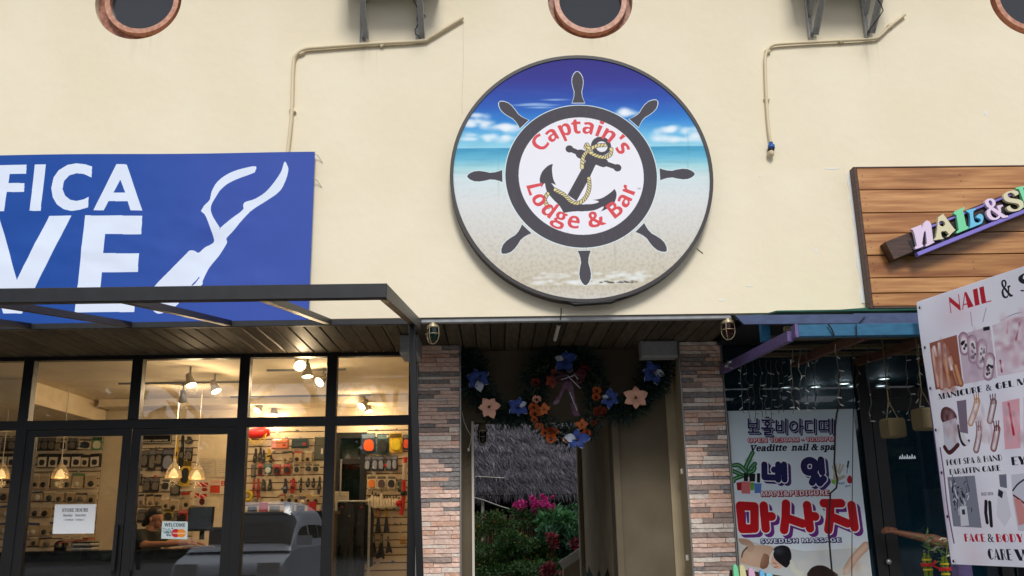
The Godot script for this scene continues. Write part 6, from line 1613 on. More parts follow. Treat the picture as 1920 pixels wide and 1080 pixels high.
# display capitals with heavy and hairline strokes, one unit high; every letter is [advance, shapes...]
func deco(ch: String) -> Array:
	var r := func(a: float, b: float, c: float, d: float) -> PackedVector2Array: return PackedVector2Array([Vector2(a, b), Vector2(c, b), Vector2(c, d), Vector2(a, d)])
	var p := func(q: Array) -> PackedVector2Array:
		var o := PackedVector2Array()
		for i in range(0, q.size(), 2): o.append(Vector2(q[i], q[i + 1]))
		return o
	var bow := func(x: float, y0: float, y1: float, w: float) -> PackedVector2Array:
		# hairline bowl opening to the left
		var o := PackedVector2Array()
		for k in 13:
			var a := PI / 2 - PI * k / 12
			o.append(Vector2(x + cos(a) * w, (y0 + y1) / 2 + sin(a) * (y1 - y0) / 2))
		for k in 13:
			var a := -PI / 2 + PI * k / 12
			o.append(Vector2(x + cos(a) * (w - 0.07), (y0 + y1) / 2 + sin(a) * ((y1 - y0) / 2 - 0.05)))
		return o
	var half := func(cx: float, w: float) -> PackedVector2Array:
		# heavy left half of a round letter
		var o := PackedVector2Array()
		for k in 17:
			var a := PI / 2 + PI * k / 16
			o.append(Vector2(cx + cos(a) * w, 0.5 + sin(a) * 0.5))
		return o
	match ch:
		"I": return [0.42, r.call(0.04, 0, 0.38, 1)]
		"L": return [0.74, r.call(0.04, 0, 0.38, 1), r.call(0.36, 0, 0.74, 0.06)]
		"N": return [0.86, r.call(0.02, 0, 0.08, 1), p.call([0.02, 1, 0.02, 0.74, 0.76, 0.0, 0.82, 0.0, 0.82, 0.3, 0.1, 1.0]), r.call(0.77, 0, 0.83, 1)]
		"A": return [0.9, p.call([0.36, 1, 0.5, 1, 0.9, 0, 0.46, 0]), p.call([0.36, 1, 0.43, 1, 0.09, 0, 0.02, 0]), r.call(0.18, 0.24, 0.6, 0.3)]
		"M": return [1.08, r.call(0.02, 0, 0.08, 1), p.call([0.02, 1, 0.3, 1, 0.6, 0.0, 0.36, 0]), p.call([0.5, 0.0, 0.56, 0, 0.82, 1, 0.76, 1]), r.call(0.72, 0, 1.04, 1)]
		"E": return [0.74, r.call(0.04, 0, 0.38, 1), r.call(0.36, 0, 0.72, 0.06), r.call(0.36, 0.5, 0.64, 0.56), r.call(0.36, 0.94, 0.72, 1)]
		"F": return [0.7, r.call(0.04, 0, 0.38, 1), r.call(0.36, 0.5, 0.62, 0.56), r.call(0.36, 0.94, 0.7, 1)]
		"H": return [0.86, r.call(0.04, 0, 0.38, 1), r.call(0.36, 0.5, 0.78, 0.56), r.call(0.77, 0, 0.83, 1)]
		"T": return [0.74, r.call(0.2, 0, 0.54, 1), r.call(0.0, 0.94, 0.74, 1)]
		"P": return [0.74, r.call(0.04, 0, 0.38, 1), bow.call(0.4, 0.42, 1.0, 0.32)]
		"R": return [0.8, r.call(0.04, 0, 0.38, 1), bow.call(0.4, 0.46, 1.0, 0.32), p.call([0.44, 0.48, 0.54, 0.48, 0.8, 0, 0.7, 0])]
		"B": return [0.78, r.call(0.04, 0, 0.38, 1), bow.call(0.4, 0.5, 1.0, 0.3), bow.call(0.4, 0.0, 0.54, 0.36)]
		"D": return [0.84, r.call(0.04, 0, 0.38, 1), bow.call(0.4, 0.0, 1.0, 0.4)]
		"U": return [0.84, p.call([0.04, 1, 0.38, 1, 0.38, 0.02, 0.26, 0.04, 0.12, 0.14, 0.04, 0.3]), p.call([0.38, 0.02, 0.6, 0.02, 0.76, 0.14, 0.8, 0.34, 0.8, 1, 0.74, 1, 0.74, 0.34, 0.7, 0.18, 0.58, 0.08, 0.38, 0.08])]
		"C": return [0.84, half.call(0.46, 0.44), p.call([0.46, 1, 0.66, 0.96, 0.82, 0.8, 0.76, 0.76, 0.62, 0.9, 0.46, 0.94]), p.call([0.46, 0, 0.66, 0.04, 0.82, 0.2, 0.76, 0.24, 0.62, 0.1, 0.46, 0.06])]
		"G": return [0.9, half.call(0.46, 0.44), p.call([0.46, 1, 0.66, 0.96, 0.82, 0.8, 0.76, 0.76, 0.62, 0.9, 0.46, 0.94]), p.call([0.46, 0, 0.7, 0.04, 0.86, 0.2, 0.86, 0.45, 0.6, 0.45, 0.6, 0.39, 0.8, 0.39, 0.8, 0.22, 0.66, 0.1, 0.46, 0.06])]
		"O": return [0.94, half.call(0.48, 0.46), bow.call(0.48, 0.0, 1.0, 0.44)]
		"Y": return [0.82, p.call([0.0, 1, 0.36, 1, 0.58, 0.42, 0.22, 0.42]), r.call(0.24, 0, 0.57, 0.44), p.call([0.74, 1, 0.82, 1, 0.56, 0.4, 0.5, 0.46])]
		"W": return [1.2, p.call([0.0, 1, 0.32, 1, 0.58, 0, 0.3, 0]), p.call([0.46, 0.0, 0.52, 0.0, 0.72, 1, 0.66, 1]), p.call([0.6, 1, 0.8, 1, 0.98, 0, 0.8, 0]), p.call([0.9, 0, 0.97, 0, 1.2, 1, 1.13, 1])]
		"S": return [0.68, curve(p.call([0.62, 0.92, 0.4, 1.0, 0.12, 0.92, 0.04, 0.72, 0.14, 0.52, 0.34, 0.36, 0.4, 0.2, 0.3, 0.08, 0.06, 0.14, 0.06, 0.07, 0.3, 0.0, 0.56, 0.06, 0.66, 0.28, 0.56, 0.48, 0.32, 0.66, 0.28, 0.8, 0.4, 0.92, 0.6, 0.84]), true, 3)]
		"X": return [0.8, p.call([0.0, 1, 0.34, 1, 0.8, 0, 0.46, 0]), p.call([0.7, 1, 0.77, 1, 0.1, 0, 0.03, 0])]
	return [0.36]

func deco_word(pr: Print, s: String, lo: Vector2, hi: Vector2, col: Color) -> void:
	var w := 0.0
	var parts := []
	for ch in s:
		if ch == "&":
			var tris := letters("&", serif)
			var e := extent(tris)
			for t in tris:
				var q := PackedVector2Array()
				for p in t: q.append(Vector2(w + 0.04 + (p.x - e.position.x) * 0.8 / e.size.x, (p.y - e.position.y) / e.size.y))
				parts.append(q)
			w += 0.92
			continue
		var d := deco(ch)
		for i in range(1, d.size()):
			var q := PackedVector2Array()
			for p in d[i]: q.append(p + Vector2(w, 0))
			parts.append(q)
		w += d[0] + 0.06
	for q in parts:
		var z := PackedVector2Array()
		for p in q: z.append(Vector2(lerpf(lo.x, hi.x, p.x / w), lerpf(lo.y, hi.y, p.y)))
		pr.fill([z], col)

func puffy(pr: Print, strokes: Array, width: float, ink: Color, shade: Color, off: Vector2, rim: float) -> void:
	# fat rounded writing with a white rim and a drop shade
	for s in strokes:
		var q := PackedVector2Array()
		for p in s: q.append(p + off)
		pr.line(q, width + rim * 0.9, shade)
	for s in strokes: pr.line(s, width + rim, Color(0.92, 0.93, 0.95))
	for s in strokes: pr.line(s, width, ink)

func outline_word(pr: Print, s: String, lo: Vector2, hi: Vector2, ink: Color, rim: Color) -> void:
	word(pr, s, sans, lo + Vector2(0.004, -0.004), hi + Vector2(0.004, -0.004), ink.darkened(0.3), 0.006)
	word(pr, s, sans, lo, hi, ink, 0.0055)
	word(pr, s, sans, lo, hi, rim)

func korean_poster() -> void:
	var z := -1.2
	var x0 := 2.222
	var x1 := 3.425
	var y1 := 2.227
	var y0 := 0.35
	var pr := Print.new(Vector2(x0, y1), Vector2(x1 - x0, y1 - y0), 1000.0, Color(0.76, 0.84, 0.88))
	for y in pr.h:
		pr.im.fill_rect(Rect2i(0, y, pr.w, 1), Color(0.80, 0.87, 0.91).lerp(Color(0.88, 0.92, 0.96), clampf(y / 900.0, 0, 1)))
	var navy := Color(0.13, 0.12, 0.34)
	var maroon := Color(0.42, 0.15, 0.35)
	var small := [PackedVector2Array([Vector2(2.413, 2.148), Vector2(2.406, 2.066), Vector2(2.486, 2.064), Vector2(2.493, 2.147)]), PackedVector2Array([Vector2(2.41, 2.105), Vector2(2.489, 2.104)]), PackedVector2Array([Vector2(2.446, 2.065), Vector2(2.443, 2.026)]), PackedVector2Array([Vector2(2.401, 2.025), Vector2(2.501, 2.023)]),
		PackedVector2Array([Vector2(2.581, 2.16), Vector2(2.604, 2.16)]), PackedVector2Array([Vector2(2.541, 2.135), Vector2(2.639, 2.133)]), PackedVector2Array([Vector2(2.589, 2.123), Vector2(2.607, 2.111), Vector2(2.605, 2.092), Vector2(2.585, 2.083), Vector2(2.567, 2.093), Vector2(2.569, 2.112), Vector2(2.589, 2.123)]), PackedVector2Array([Vector2(2.585, 2.08), Vector2(2.583, 2.061)]), PackedVector2Array([Vector2(2.532, 2.06), Vector2(2.636, 2.058)]), PackedVector2Array([Vector2(2.552, 2.041), Vector2(2.613, 2.04), Vector2(2.612, 2.02), Vector2(2.557, 2.019), Vector2(2.555, 2), Vector2(2.619, 1.997)]),
		PackedVector2Array([Vector2(2.677, 2.129), Vector2(2.668, 2.034), Vector2(2.721, 2.033), Vector2(2.729, 2.128)]), PackedVector2Array([Vector2(2.672, 2.082), Vector2(2.725, 2.081)]), PackedVector2Array([Vector2(2.769, 2.142), Vector2(2.756, 2.012)]),
		PackedVector2Array([Vector2(2.842, 2.118), Vector2(2.871, 2.101), Vector2(2.876, 2.073), Vector2(2.861, 2.043), Vector2(2.834, 2.031), Vector2(2.807, 2.044), Vector2(2.8, 2.074), Vector2(2.813, 2.104), Vector2(2.842, 2.118)]), PackedVector2Array([Vector2(2.905, 2.14), Vector2(2.892, 2.009)]), PackedVector2Array([Vector2(2.898, 2.073), Vector2(2.928, 2.072)]),
		PackedVector2Array([Vector2(3.016, 2.119), Vector2(2.956, 2.12), Vector2(2.947, 2.031), Vector2(3.011, 2.03)]), PackedVector2Array([Vector2(3.045, 2.138), Vector2(3.032, 2.011)]),
		PackedVector2Array([Vector2(3.125, 2.118), Vector2(3.088, 2.118), Vector2(3.08, 2.036), Vector2(3.118, 2.036)]), PackedVector2Array([Vector2(3.164, 2.117), Vector2(3.134, 2.118), Vector2(3.125, 2.035), Vector2(3.157, 2.035)]), PackedVector2Array([Vector2(3.156, 2.076), Vector2(3.176, 2.076)]), PackedVector2Array([Vector2(3.182, 2.132), Vector2(3.17, 2.012)]), PackedVector2Array([Vector2(3.215, 2.135), Vector2(3.201, 2.004)])]
	puffy(pr, small, 0.0175, navy, Color(0.2, 0.2, 0.4), Vector2(0.012, -0.014), 0.008)
	var o := PackedVector2Array([Vector2(2.388, 1.93), Vector2(3.216, 1.967)])
	outline_word(pr, "OPEN 10:30AM - 10:00PM", o[0], o[1], Color(0.72, 0.22, 0.28), Color(0.88, 0.84, 0.88))
	o = PackedVector2Array([Vector2(2.391, 1.84), Vector2(3.202, 1.906)])
	word(pr, "Veaditte  nail & spa", serif, o[0] - Vector2(0, 0.012), o[1], Color(0.10, 0.09, 0.17), 0.0022, 0.28)
	var big := [PackedVector2Array([Vector2(2.525, 1.72), Vector2(2.517, 1.604), Vector2(2.624, 1.598)]), PackedVector2Array([Vector2(2.612, 1.671), Vector2(2.653, 1.671)]), PackedVector2Array([Vector2(2.656, 1.718), Vector2(2.643, 1.58)]), PackedVector2Array([Vector2(2.711, 1.717), Vector2(2.703, 1.579)])]
	puffy(pr, big, 0.058, navy, Color(0.25, 0.16, 0.42), Vector2(0.025, -0.022), 0.018)
	var ring := curve(PackedVector2Array([Vector2(2.961, 1.753), Vector2(3.003, 1.731), Vector2(3.007, 1.694), Vector2(2.992, 1.654), Vector2(2.949, 1.64), Vector2(2.91, 1.655), Vector2(2.899, 1.696), Vector2(2.914, 1.736)]), true, 4)
	ring.append(ring[0])
	puffy(pr, [ring, PackedVector2Array([Vector2(3.066, 1.755), Vector2(3.065, 1.642)]), PackedVector2Array([Vector2(2.999, 1.617), Vector2(2.961, 1.549)]), PackedVector2Array([Vector2(3.002, 1.61), Vector2(3.032, 1.541), Vector2(3.074, 1.58)])], 0.064, navy, Color(0.25, 0.16, 0.42), Vector2(0.025, -0.022), 0.018)
	o = PackedVector2Array([Vector2(2.472, 1.431), Vector2(3.108, 1.477)])
	outline_word(pr, "MANI&PEDICURE", o[0], o[1], Color(0.62, 0.14, 0.22), Color(0.90, 0.86, 0.88))
	var red := Color(0.74, 0.08, 0.12)
	puffy(pr, [PackedVector2Array([Vector2(2.266, 1.348), Vector2(2.4, 1.339), Vector2(2.385, 1.142), Vector2(2.271, 1.14), Vector2(2.266, 1.348), Vector2(2.377, 1.341)]), PackedVector2Array([Vector2(2.487, 1.344), Vector2(2.488, 1.14)]), PackedVector2Array([Vector2(2.494, 1.248), Vector2(2.553, 1.247)]),
		PackedVector2Array([Vector2(2.697, 1.358), Vector2(2.683, 1.236), Vector2(2.658, 1.124)]), PackedVector2Array([Vector2(2.699, 1.228), Vector2(2.834, 1.178)]), PackedVector2Array([Vector2(2.893, 1.341), Vector2(2.899, 1.135)]), PackedVector2Array([Vector2(2.9, 1.244), Vector2(2.958, 1.239)]),
		PackedVector2Array([Vector2(3.051, 1.357), Vector2(3.213, 1.354)]), PackedVector2Array([Vector2(3.109, 1.333), Vector2(3.096, 1.229), Vector2(3.068, 1.118)]), PackedVector2Array([Vector2(3.112, 1.233), Vector2(3.251, 1.172)]), PackedVector2Array([Vector2(3.309, 1.334), Vector2(3.314, 1.136)])], 0.080, red, Color(0.42, 0.16, 0.50), Vector2(0.028, -0.03), 0.022)
	pr.line(PackedVector2Array([Vector2(2.31, 1.285), Vector2(2.304, 1.211)]), 0.014, Color(0.42, 0.16, 0.50))
	o = PackedVector2Array([Vector2(2.431, 1.009), Vector2(3.173, 1.046)])
	outline_word(pr, "SWEDISH MASSAGE", o[0], o[1], Color(0.14, 0.14, 0.40), Color(0.90, 0.92, 0.95))
	# potted leaves and polish bottles
	for q in PackedVector2Array([Vector2(2.341, 1.687), Vector2(2.395, 1.701), Vector2(2.289, 1.688), Vector2(2.385, 1.759)]): pr.spot(q, 0.05, 0.04, Color(0.2, 0.4, 0.28, 0.6))
	for l in [PackedVector2Array([Vector2(2.366, 1.628), Vector2(2.345, 1.687), Vector2(2.385, 1.767), Vector2(2.424, 1.832)]), PackedVector2Array([Vector2(2.353, 1.65), Vector2(2.291, 1.717), Vector2(2.232, 1.718)]), PackedVector2Array([Vector2(2.367, 1.643), Vector2(2.409, 1.7), Vector2(2.438, 1.729)]), PackedVector2Array([Vector2(2.321, 1.622), Vector2(2.256, 1.652), Vector2(2.224, 1.667)]), PackedVector2Array([Vector2(2.375, 1.65), Vector2(2.414, 1.664), Vector2(2.431, 1.693)]), PackedVector2Array([Vector2(2.298, 1.615), Vector2(2.237, 1.594), Vector2(2.224, 1.573)])]:
		pr.line(curve(l, false, 4), 0.04, Color(0.14, 0.36, 0.24))
		pr.line(curve(l, false, 4), 0.012, Color(0.45, 0.66, 0.45))
	for l in [[PackedVector2Array([Vector2(2.249, 1.558), Vector2(2.298, 1.564), Vector2(2.291, 1.488), Vector2(2.251, 1.489)]), Color(0.62, 0.12, 0.14)], [PackedVector2Array([Vector2(2.298, 1.568), Vector2(2.38, 1.566), Vector2(2.37, 1.455), Vector2(2.289, 1.46)]), Color(0.85, 0.45, 0.46)], [PackedVector2Array([Vector2(2.379, 1.559), Vector2(2.416, 1.559), Vector2(2.408, 1.486), Vector2(2.375, 1.487)]), Color(0.42, 0.66, 0.24)], [PackedVector2Array([Vector2(2.415, 1.551), Vector2(2.484, 1.546), Vector2(2.471, 1.46), Vector2(2.411, 1.461)]), Color(0.34, 0.50, 0.78)], [PackedVector2Array([Vector2(2.323, 1.644), Vector2(2.364, 1.643), Vector2(2.358, 1.57), Vector2(2.32, 1.571)]), Color(0.09, 0.09, 0.1)], [PackedVector2Array([Vector2(2.378, 1.639), Vector2(2.433, 1.638), Vector2(2.424, 1.566), Vector2(2.372, 1.567)]), Color(0.10, 0.09, 0.1)], [PackedVector2Array([Vector2(2.448, 1.641), Vector2(2.479, 1.641), Vector2(2.47, 1.554), Vector2(2.442, 1.558)]), Color(0.08, 0.09, 0.1)]]:
		pr.fill([l[0]], l[1])
	# painted hand, brush and bottle
	pr.fill([curve(PackedVector2Array([Vector2(3.163, 1.578), Vector2(3.177, 1.636), Vector2(3.198, 1.658), Vector2(3.214, 1.599), Vector2(3.268, 1.613), Vector2(3.28, 1.591), Vector2(3.225, 1.563), Vector2(3.186, 1.549)]), true, 3)], Color(0.72, 0.70, 0.62))
	for l in [PackedVector2Array([Vector2(3.187, 1.629), Vector2(3.168, 1.695)]), PackedVector2Array([Vector2(3.204, 1.643), Vector2(3.204, 1.716)]), PackedVector2Array([Vector2(3.218, 1.636), Vector2(3.245, 1.712)]), PackedVector2Array([Vector2(3.228, 1.621), Vector2(3.274, 1.704)])]: pr.line(l, 0.016, Color(0.74, 0.71, 0.63))
	pr.fill([PackedVector2Array([Vector2(3.148, 1.579), Vector2(3.187, 1.556), Vector2(3.176, 1.524), Vector2(3.141, 1.542)])], Color(0.50, 0.74, 0.30))
	pr.line(PackedVector2Array([Vector2(3.326, 1.736), Vector2(3.313, 1.685)]), 0.016, Color(0.12, 0.22, 0.28))
	pr.line(PackedVector2Array([Vector2(3.312, 1.685), Vector2(3.299, 1.627)]), 0.005, Color(0.2, 0.2, 0.24))
	pr.fill([curve(PackedVector2Array([Vector2(3.32, 1.608), Vector2(3.343, 1.582), Vector2(3.334, 1.539), Vector2(3.304, 1.536), Vector2(3.293, 1.569)]), true, 4)], Color(0.66, 0.10, 0.16))
	o = PackedVector2Array([Vector2(3.199, 1.527), Vector2(3.264, 1.548), Vector2(3.263, 1.5), Vector2(3.317, 1.521)])
	word(pr, "Nail", serif, o[0], o[1], Color(0.2, 0.35, 0.6), 0, 0.3)
	word(pr, "Art", serif, o[2], o[3], Color(0.2, 0.35, 0.6), 0, 0.3)
	# massage picture
	pr.fill([PackedVector2Array([Vector2(2.222, 1.062), Vector2(2.431, 1.003), Vector2(2.836, 0.932), Vector2(3.382, 0.954), Vector2(3.421, 1.008), Vector2(3.418, 0.695), Vector2(2.194, 0.718)])], Color(0.80, 0.82, 0.83))
	for k in 40: pr.spot(PackedVector2Array([Vector2(2.828, 0.854)])[0] + Vector2(rng.randf_range(-0.3, 0.55), rng.randf_range(-0.25, 0.12)), 0.1, 0.05, Color(0.88, 0.86, 0.82, 0.4))
	pr.fill([PackedVector2Array([Vector2(2.22, 0.787), Vector2(2.65, 0.709), Vector2(2.214, 0.718)])], Color(0.28, 0.22, 0.19))
	pr.fill([curve(PackedVector2Array([Vector2(2.228, 0.881), Vector2(2.272, 0.966), Vector2(2.347, 0.988), Vector2(2.446, 0.991), Vector2(2.527, 0.977), Vector2(2.557, 0.937), Vector2(2.517, 0.86), Vector2(2.472, 0.814), Vector2(2.396, 0.796), Vector2(2.3, 0.817), Vector2(2.229, 0.842)]), true, 4)], Color(0.80, 0.66, 0.56))
	pr.fill([curve(PackedVector2Array([Vector2(2.229, 1.054), Vector2(2.319, 1.044), Vector2(2.372, 0.988), Vector2(2.343, 0.934), Vector2(2.302, 0.942), Vector2(2.298, 0.989), Vector2(2.25, 1.006)]), true, 3)], Color(0.72, 0.58, 0.50))
	pr.fill([curve(PackedVector2Array([Vector2(2.448, 0.916), Vector2(2.502, 0.884), Vector2(2.47, 0.794), Vector2(2.405, 0.796)]), true, 3)], Color(0.50, 0.33, 0.25))
	pr.line(curve(PackedVector2Array([Vector2(2.245, 0.892), Vector2(2.261, 0.935), Vector2(2.301, 0.974)]), false, 4), 0.014, Color(0.15, 0.13, 0.13))
	pr.fill([curve(PackedVector2Array([Vector2(2.512, 0.899), Vector2(2.557, 0.937), Vector2(2.62, 0.913), Vector2(2.619, 0.811), Vector2(2.567, 0.781), Vector2(2.513, 0.813), Vector2(2.496, 0.86)]), true, 4)], Color(0.86, 0.71, 0.62))
	pr.fill([curve(PackedVector2Array([Vector2(2.559, 0.969), Vector2(2.627, 0.987), Vector2(2.687, 0.967), Vector2(2.705, 0.903), Vector2(2.691, 0.841), Vector2(2.65, 0.791), Vector2(2.611, 0.811), Vector2(2.55, 0.867), Vector2(2.539, 0.922)]), true, 4)], Color(0.10, 0.10, 0.12))
	pr.line(curve(PackedVector2Array([Vector2(2.54, 0.938), Vector2(2.511, 0.883), Vector2(2.503, 0.844)]), false, 4), 0.02, Color(0.88, 0.87, 0.85))
	pr.line(PackedVector2Array([Vector2(2.531, 0.836), Vector2(2.559, 0.824)]), 0.006, Color(0.4, 0.25, 0.2))
	pr.line(PackedVector2Array([Vector2(2.535, 0.793), Vector2(2.569, 0.8)]), 0.006, Color(0.6, 0.25, 0.25))
	pr.fill([curve(PackedVector2Array([Vector2(2.846, 0.706), Vector2(2.86, 0.768), Vector2(2.921, 0.802), Vector2(2.995, 0.8), Vector2(3.057, 0.764), Vector2(3.107, 0.705)]), true, 4)], Color(0.20, 0.15, 0.13))
	pr.fill([curve(PackedVector2Array([Vector2(3.413, 1.008), Vector2(3.407, 0.922), Vector2(3.307, 0.877), Vector2(3.252, 0.823), Vector2(3.209, 0.738), Vector2(3.159, 0.723), Vector2(3.202, 0.816), Vector2(3.269, 0.901)]), true, 4)], Color(0.72, 0.54, 0.44))
	pr.fill([curve(PackedVector2Array([Vector2(2.689, 0.857), Vector2(2.719, 0.833), Vector2(2.738, 0.778), Vector2(2.801, 0.745), Vector2(2.765, 0.711), Vector2(2.689, 0.771)]), true, 4)], Color(0.86, 0.87, 0.80))
	pr.spot(PackedVector2Array([Vector2(2.339, 0.894)])[0], 0.2, 0.14, Color(0.90, 0.78, 0.68, 0.7))
	pr.spot(PackedVector2Array([Vector2(2.589, 0.937)])[0], 0.07, 0.05, Color(0.35, 0.38, 0.42, 0.6))
	pr.round_line(curve(PackedVector2Array([Vector2(3.4, 0.969), Vector2(3.281, 0.861), Vector2(3.204, 0.761)]), false, 5), 0.075, Color(0.76, 0.62, 0.54), Color(0.86, 0.73, 0.65))
	pr.spot(PackedVector2Array([Vector2(3.193, 0.738)])[0], 0.13, 0.07, Color(0.90, 0.84, 0.78, 0.8))
	pr.spot(PackedVector2Array([Vector2(3.298, 0.798)])[0], 0.05, 0.09, Color(0.82, 0.70, 0.62, 0.6))
	var t := thing("korean_poster", "tall pale poster with big red and navy hangul lettering on the salon window", "poster")
	put("printed_sheet", sheet(func(u: float, v: float) -> Vector3: return Vector3(lerpf(x0, x1, u), lerpf(y1, y0, v), z + 0.004 * sin(u * 5.0) * sin(v * 7.0)), 10, 20), printed(pr.texture(), 0.35), t)
	put("backing", Body.new().box(Vector3((x0 + x1) / 2, (y0 + y1) / 2, z - 0.012), Vector3(x1 - x0 + 0.008, y1 - y0 + 0.008, 0.012)).mesh(), M.off_white, t)

func banner_point(u: float, y: float) -> Vector3:
	return Vector3(3.086, 2.716, 1.12) + Vector3(0.28, 0, 0.96) * u + Vector3(0, y - 2.716, 0)

func service_banner() -> void:
	var y1 := 2.72
	var y0 := 0.901
	var u1 := 1.62
	var pr := Print.new(Vector2(-0.012, y1), Vector2(u1, y1 - y0), 1060.0, Color(0.93, 0.93, 0.985))
	for k in 26: pr.spot(Vector2(rng.randf_range(0.2, u1), rng.randf_range(y0, y1)), rng.randf_range(0.1, 0.3), rng.randf_range(0.1, 0.25), Color(0.90, 0.82, 0.88, 0.5) if k % 2 else Color(0.86, 0.87, 0.94, 0.6))
	var red := Color(0.74, 0.11, 0.20)
	var ink := Color(0.13, 0.11, 0.17)
	# soft marbled veins
	for l in [PackedVector2Array([Vector2(0.481, 2.533), Vector2(0.477, 2.477), Vector2(0.476, 2.439)]), PackedVector2Array([Vector2(0.612, 2.531), Vector2(0.567, 2.448)]), PackedVector2Array([Vector2(0.706, 2.427), Vector2(0.798, 2.443), Vector2(0.874, 2.444)])]: pr.line(curve(l, false, 4), 0.007, Color(0.70, 0.66, 0.76))
	var a := [Vector2(0.304, 2.564), Vector2(0.705, 2.657)]
	deco_word(pr, "NAIL", Vector2(a[0].x, Vector2(0.304, 2.564).y), Vector2(Vector2(0.669, 2.581).x, Vector2(0.321, 2.677).y), red)
	deco_word(pr, "&", Vector2(Vector2(0.747, 2.58).x, Vector2(0.303, 2.557).y), Vector2(Vector2(0.84, 2.575).x, Vector2(0.321, 2.677).y), ink)
	deco_word(pr, "SPA", Vector2(Vector2(0.889, 2.569).x, Vector2(0.304, 2.564).y), Vector2(Vector2(0.889, 2.569).x + 0.38, Vector2(0.321, 2.677).y), ink)
	# first row of pictures: fingers with pale nails, patterned nails, folded towels
	pr.fill([PackedVector2Array([Vector2(0.071, 2.4), Vector2(0.334, 2.407), Vector2(0.319, 2.068), Vector2(0.061, 2.071)])], Color(0.60, 0.36, 0.30))
	for l in [PackedVector2Array([Vector2(0.096, 2.351), Vector2(0.091, 2.253), Vector2(0.095, 2.097)]), PackedVector2Array([Vector2(0.155, 2.35), Vector2(0.145, 2.225), Vector2(0.125, 2.083)]), PackedVector2Array([Vector2(0.21, 2.359), Vector2(0.199, 2.235), Vector2(0.196, 2.082)]), PackedVector2Array([Vector2(0.25, 2.264), Vector2(0.263, 2.167), Vector2(0.28, 2.088)]), PackedVector2Array([Vector2(0.282, 2.201), Vector2(0.293, 2.124), Vector2(0.303, 2.08)])]: pr.round_line(curve(l, false, 4), 0.05, Color(0.52, 0.30, 0.25), Color(0.92, 0.74, 0.68) if l[0].x < 0.2 else Color(0.84, 0.60, 0.44))
	for l in [PackedVector2Array([Vector2(0.111, 2.363), Vector2(0.121, 2.307)]), PackedVector2Array([Vector2(0.163, 2.378), Vector2(0.153, 2.301)]), PackedVector2Array([Vector2(0.236, 2.257), Vector2(0.242, 2.189)]), PackedVector2Array([Vector2(0.208, 2.35), Vector2(0.203, 2.292)])]: pr.round_line(l, 0.03, Color(0.80, 0.66, 0.66), Color(0.95, 0.93, 0.95))
	pr.fill([PackedVector2Array([Vector2(0.345, 2.4), Vector2(0.617, 2.408), Vector2(0.598, 2.071), Vector2(0.332, 2.071)])], Color(0.80, 0.73, 0.80))
	for l in [PackedVector2Array([Vector2(0.386, 2.354), Vector2(0.381, 2.298)]), PackedVector2Array([Vector2(0.453, 2.322), Vector2(0.442, 2.23)]), PackedVector2Array([Vector2(0.528, 2.279), Vector2(0.498, 2.183)]), PackedVector2Array([Vector2(0.568, 2.18), Vector2(0.536, 2.104)])]:
		pr.round_line(PackedVector2Array([l[0] + Vector2(0, 0.02), l[1] - Vector2(0, 0.0)]), 0.085, Color(0.60, 0.46, 0.55), Color(0.88, 0.78, 0.84))
		pr.line(l, 0.05, Color(0.90, 0.88, 0.92))
		for k in 9:
			var q: Vector2 = l[0].lerp(l[1], rng.randf()) + Vector2(rng.randf_range(-0.02, 0.02), 0)
			pr.fill([circle(q, rng.randf_range(0.006, 0.014), 6)], Color(0.12, 0.1, 0.13))
	pr.fill([PackedVector2Array([Vector2(0.56, 2.412), Vector2(0.612, 2.409), Vector2(0.609, 2.385), Vector2(0.558, 2.387)])], Color(0.10, 0.10, 0.14))
	pr.fill([PackedVector2Array([Vector2(0.635, 2.41), Vector2(0.922, 2.419), Vector2(0.897, 2.08), Vector2(0.607, 2.079)])], Color(0.84, 0.78, 0.84))
	for l in [PackedVector2Array([Vector2(0.758, 2.407), Vector2(0.734, 2.339)]), PackedVector2Array([Vector2(0.84, 2.38), Vector2(0.789, 2.284)]), PackedVector2Array([Vector2(0.646, 2.176), Vector2(0.644, 2.104)])]: pr.line(l, 0.014, Color(0.62, 0.25, 0.33))
	for k in 30: pr.spot(Vector2(Vector2(0.745, 2.214).x + rng.randf_range(-0.12, 0.16), Vector2(0.745, 2.214).y + rng.randf_range(-0.12, 0.2)), rng.randf_range(0.02, 0.06), 0.03, Color(0.93, 0.92, 0.96, 0.8) if k % 3 else Color(0.72, 0.5, 0.58, 0.7))
	for q in [[Vector2(0.167, 2.208), 0.08, 0.2, Color(0.55, 0.3, 0.26), Color(0.95, 0.82, 0.78)], [Vector2(0.486, 2.244), 0.1, 0.2, Color(0.66, 0.55, 0.66), Color(0.95, 0.9, 0.94)], [Vector2(0.778, 2.277), 0.12, 0.2, Color(0.8, 0.6, 0.68), Color(0.96, 0.94, 0.97)]]:
		for k in 34: pr.spot(q[0] + Vector2(rng.randf_range(-q[1], q[1]), rng.randf_range(-q[2], q[2])) * 0.8, rng.randf_range(0.015, 0.05), rng.randf_range(0.02, 0.08), Color(q[3].lerp(q[4], rng.randf()), 0.45), 0.8)
	deco_word(pr, "MANICURE & GEL", Vector2(Vector2(0.081, 2.016).x, Vector2(0.077, 1.998).y), Vector2(Vector2(0.722, 2.013).x, Vector2(0.09, 2.039).y), ink)
	deco_word(pr, "MANICURE", Vector2(Vector2(0.743, 2.01).x, Vector2(0.077, 1.998).y), Vector2(Vector2(0.743, 2.01).x + 0.5, Vector2(0.09, 2.039).y), ink)
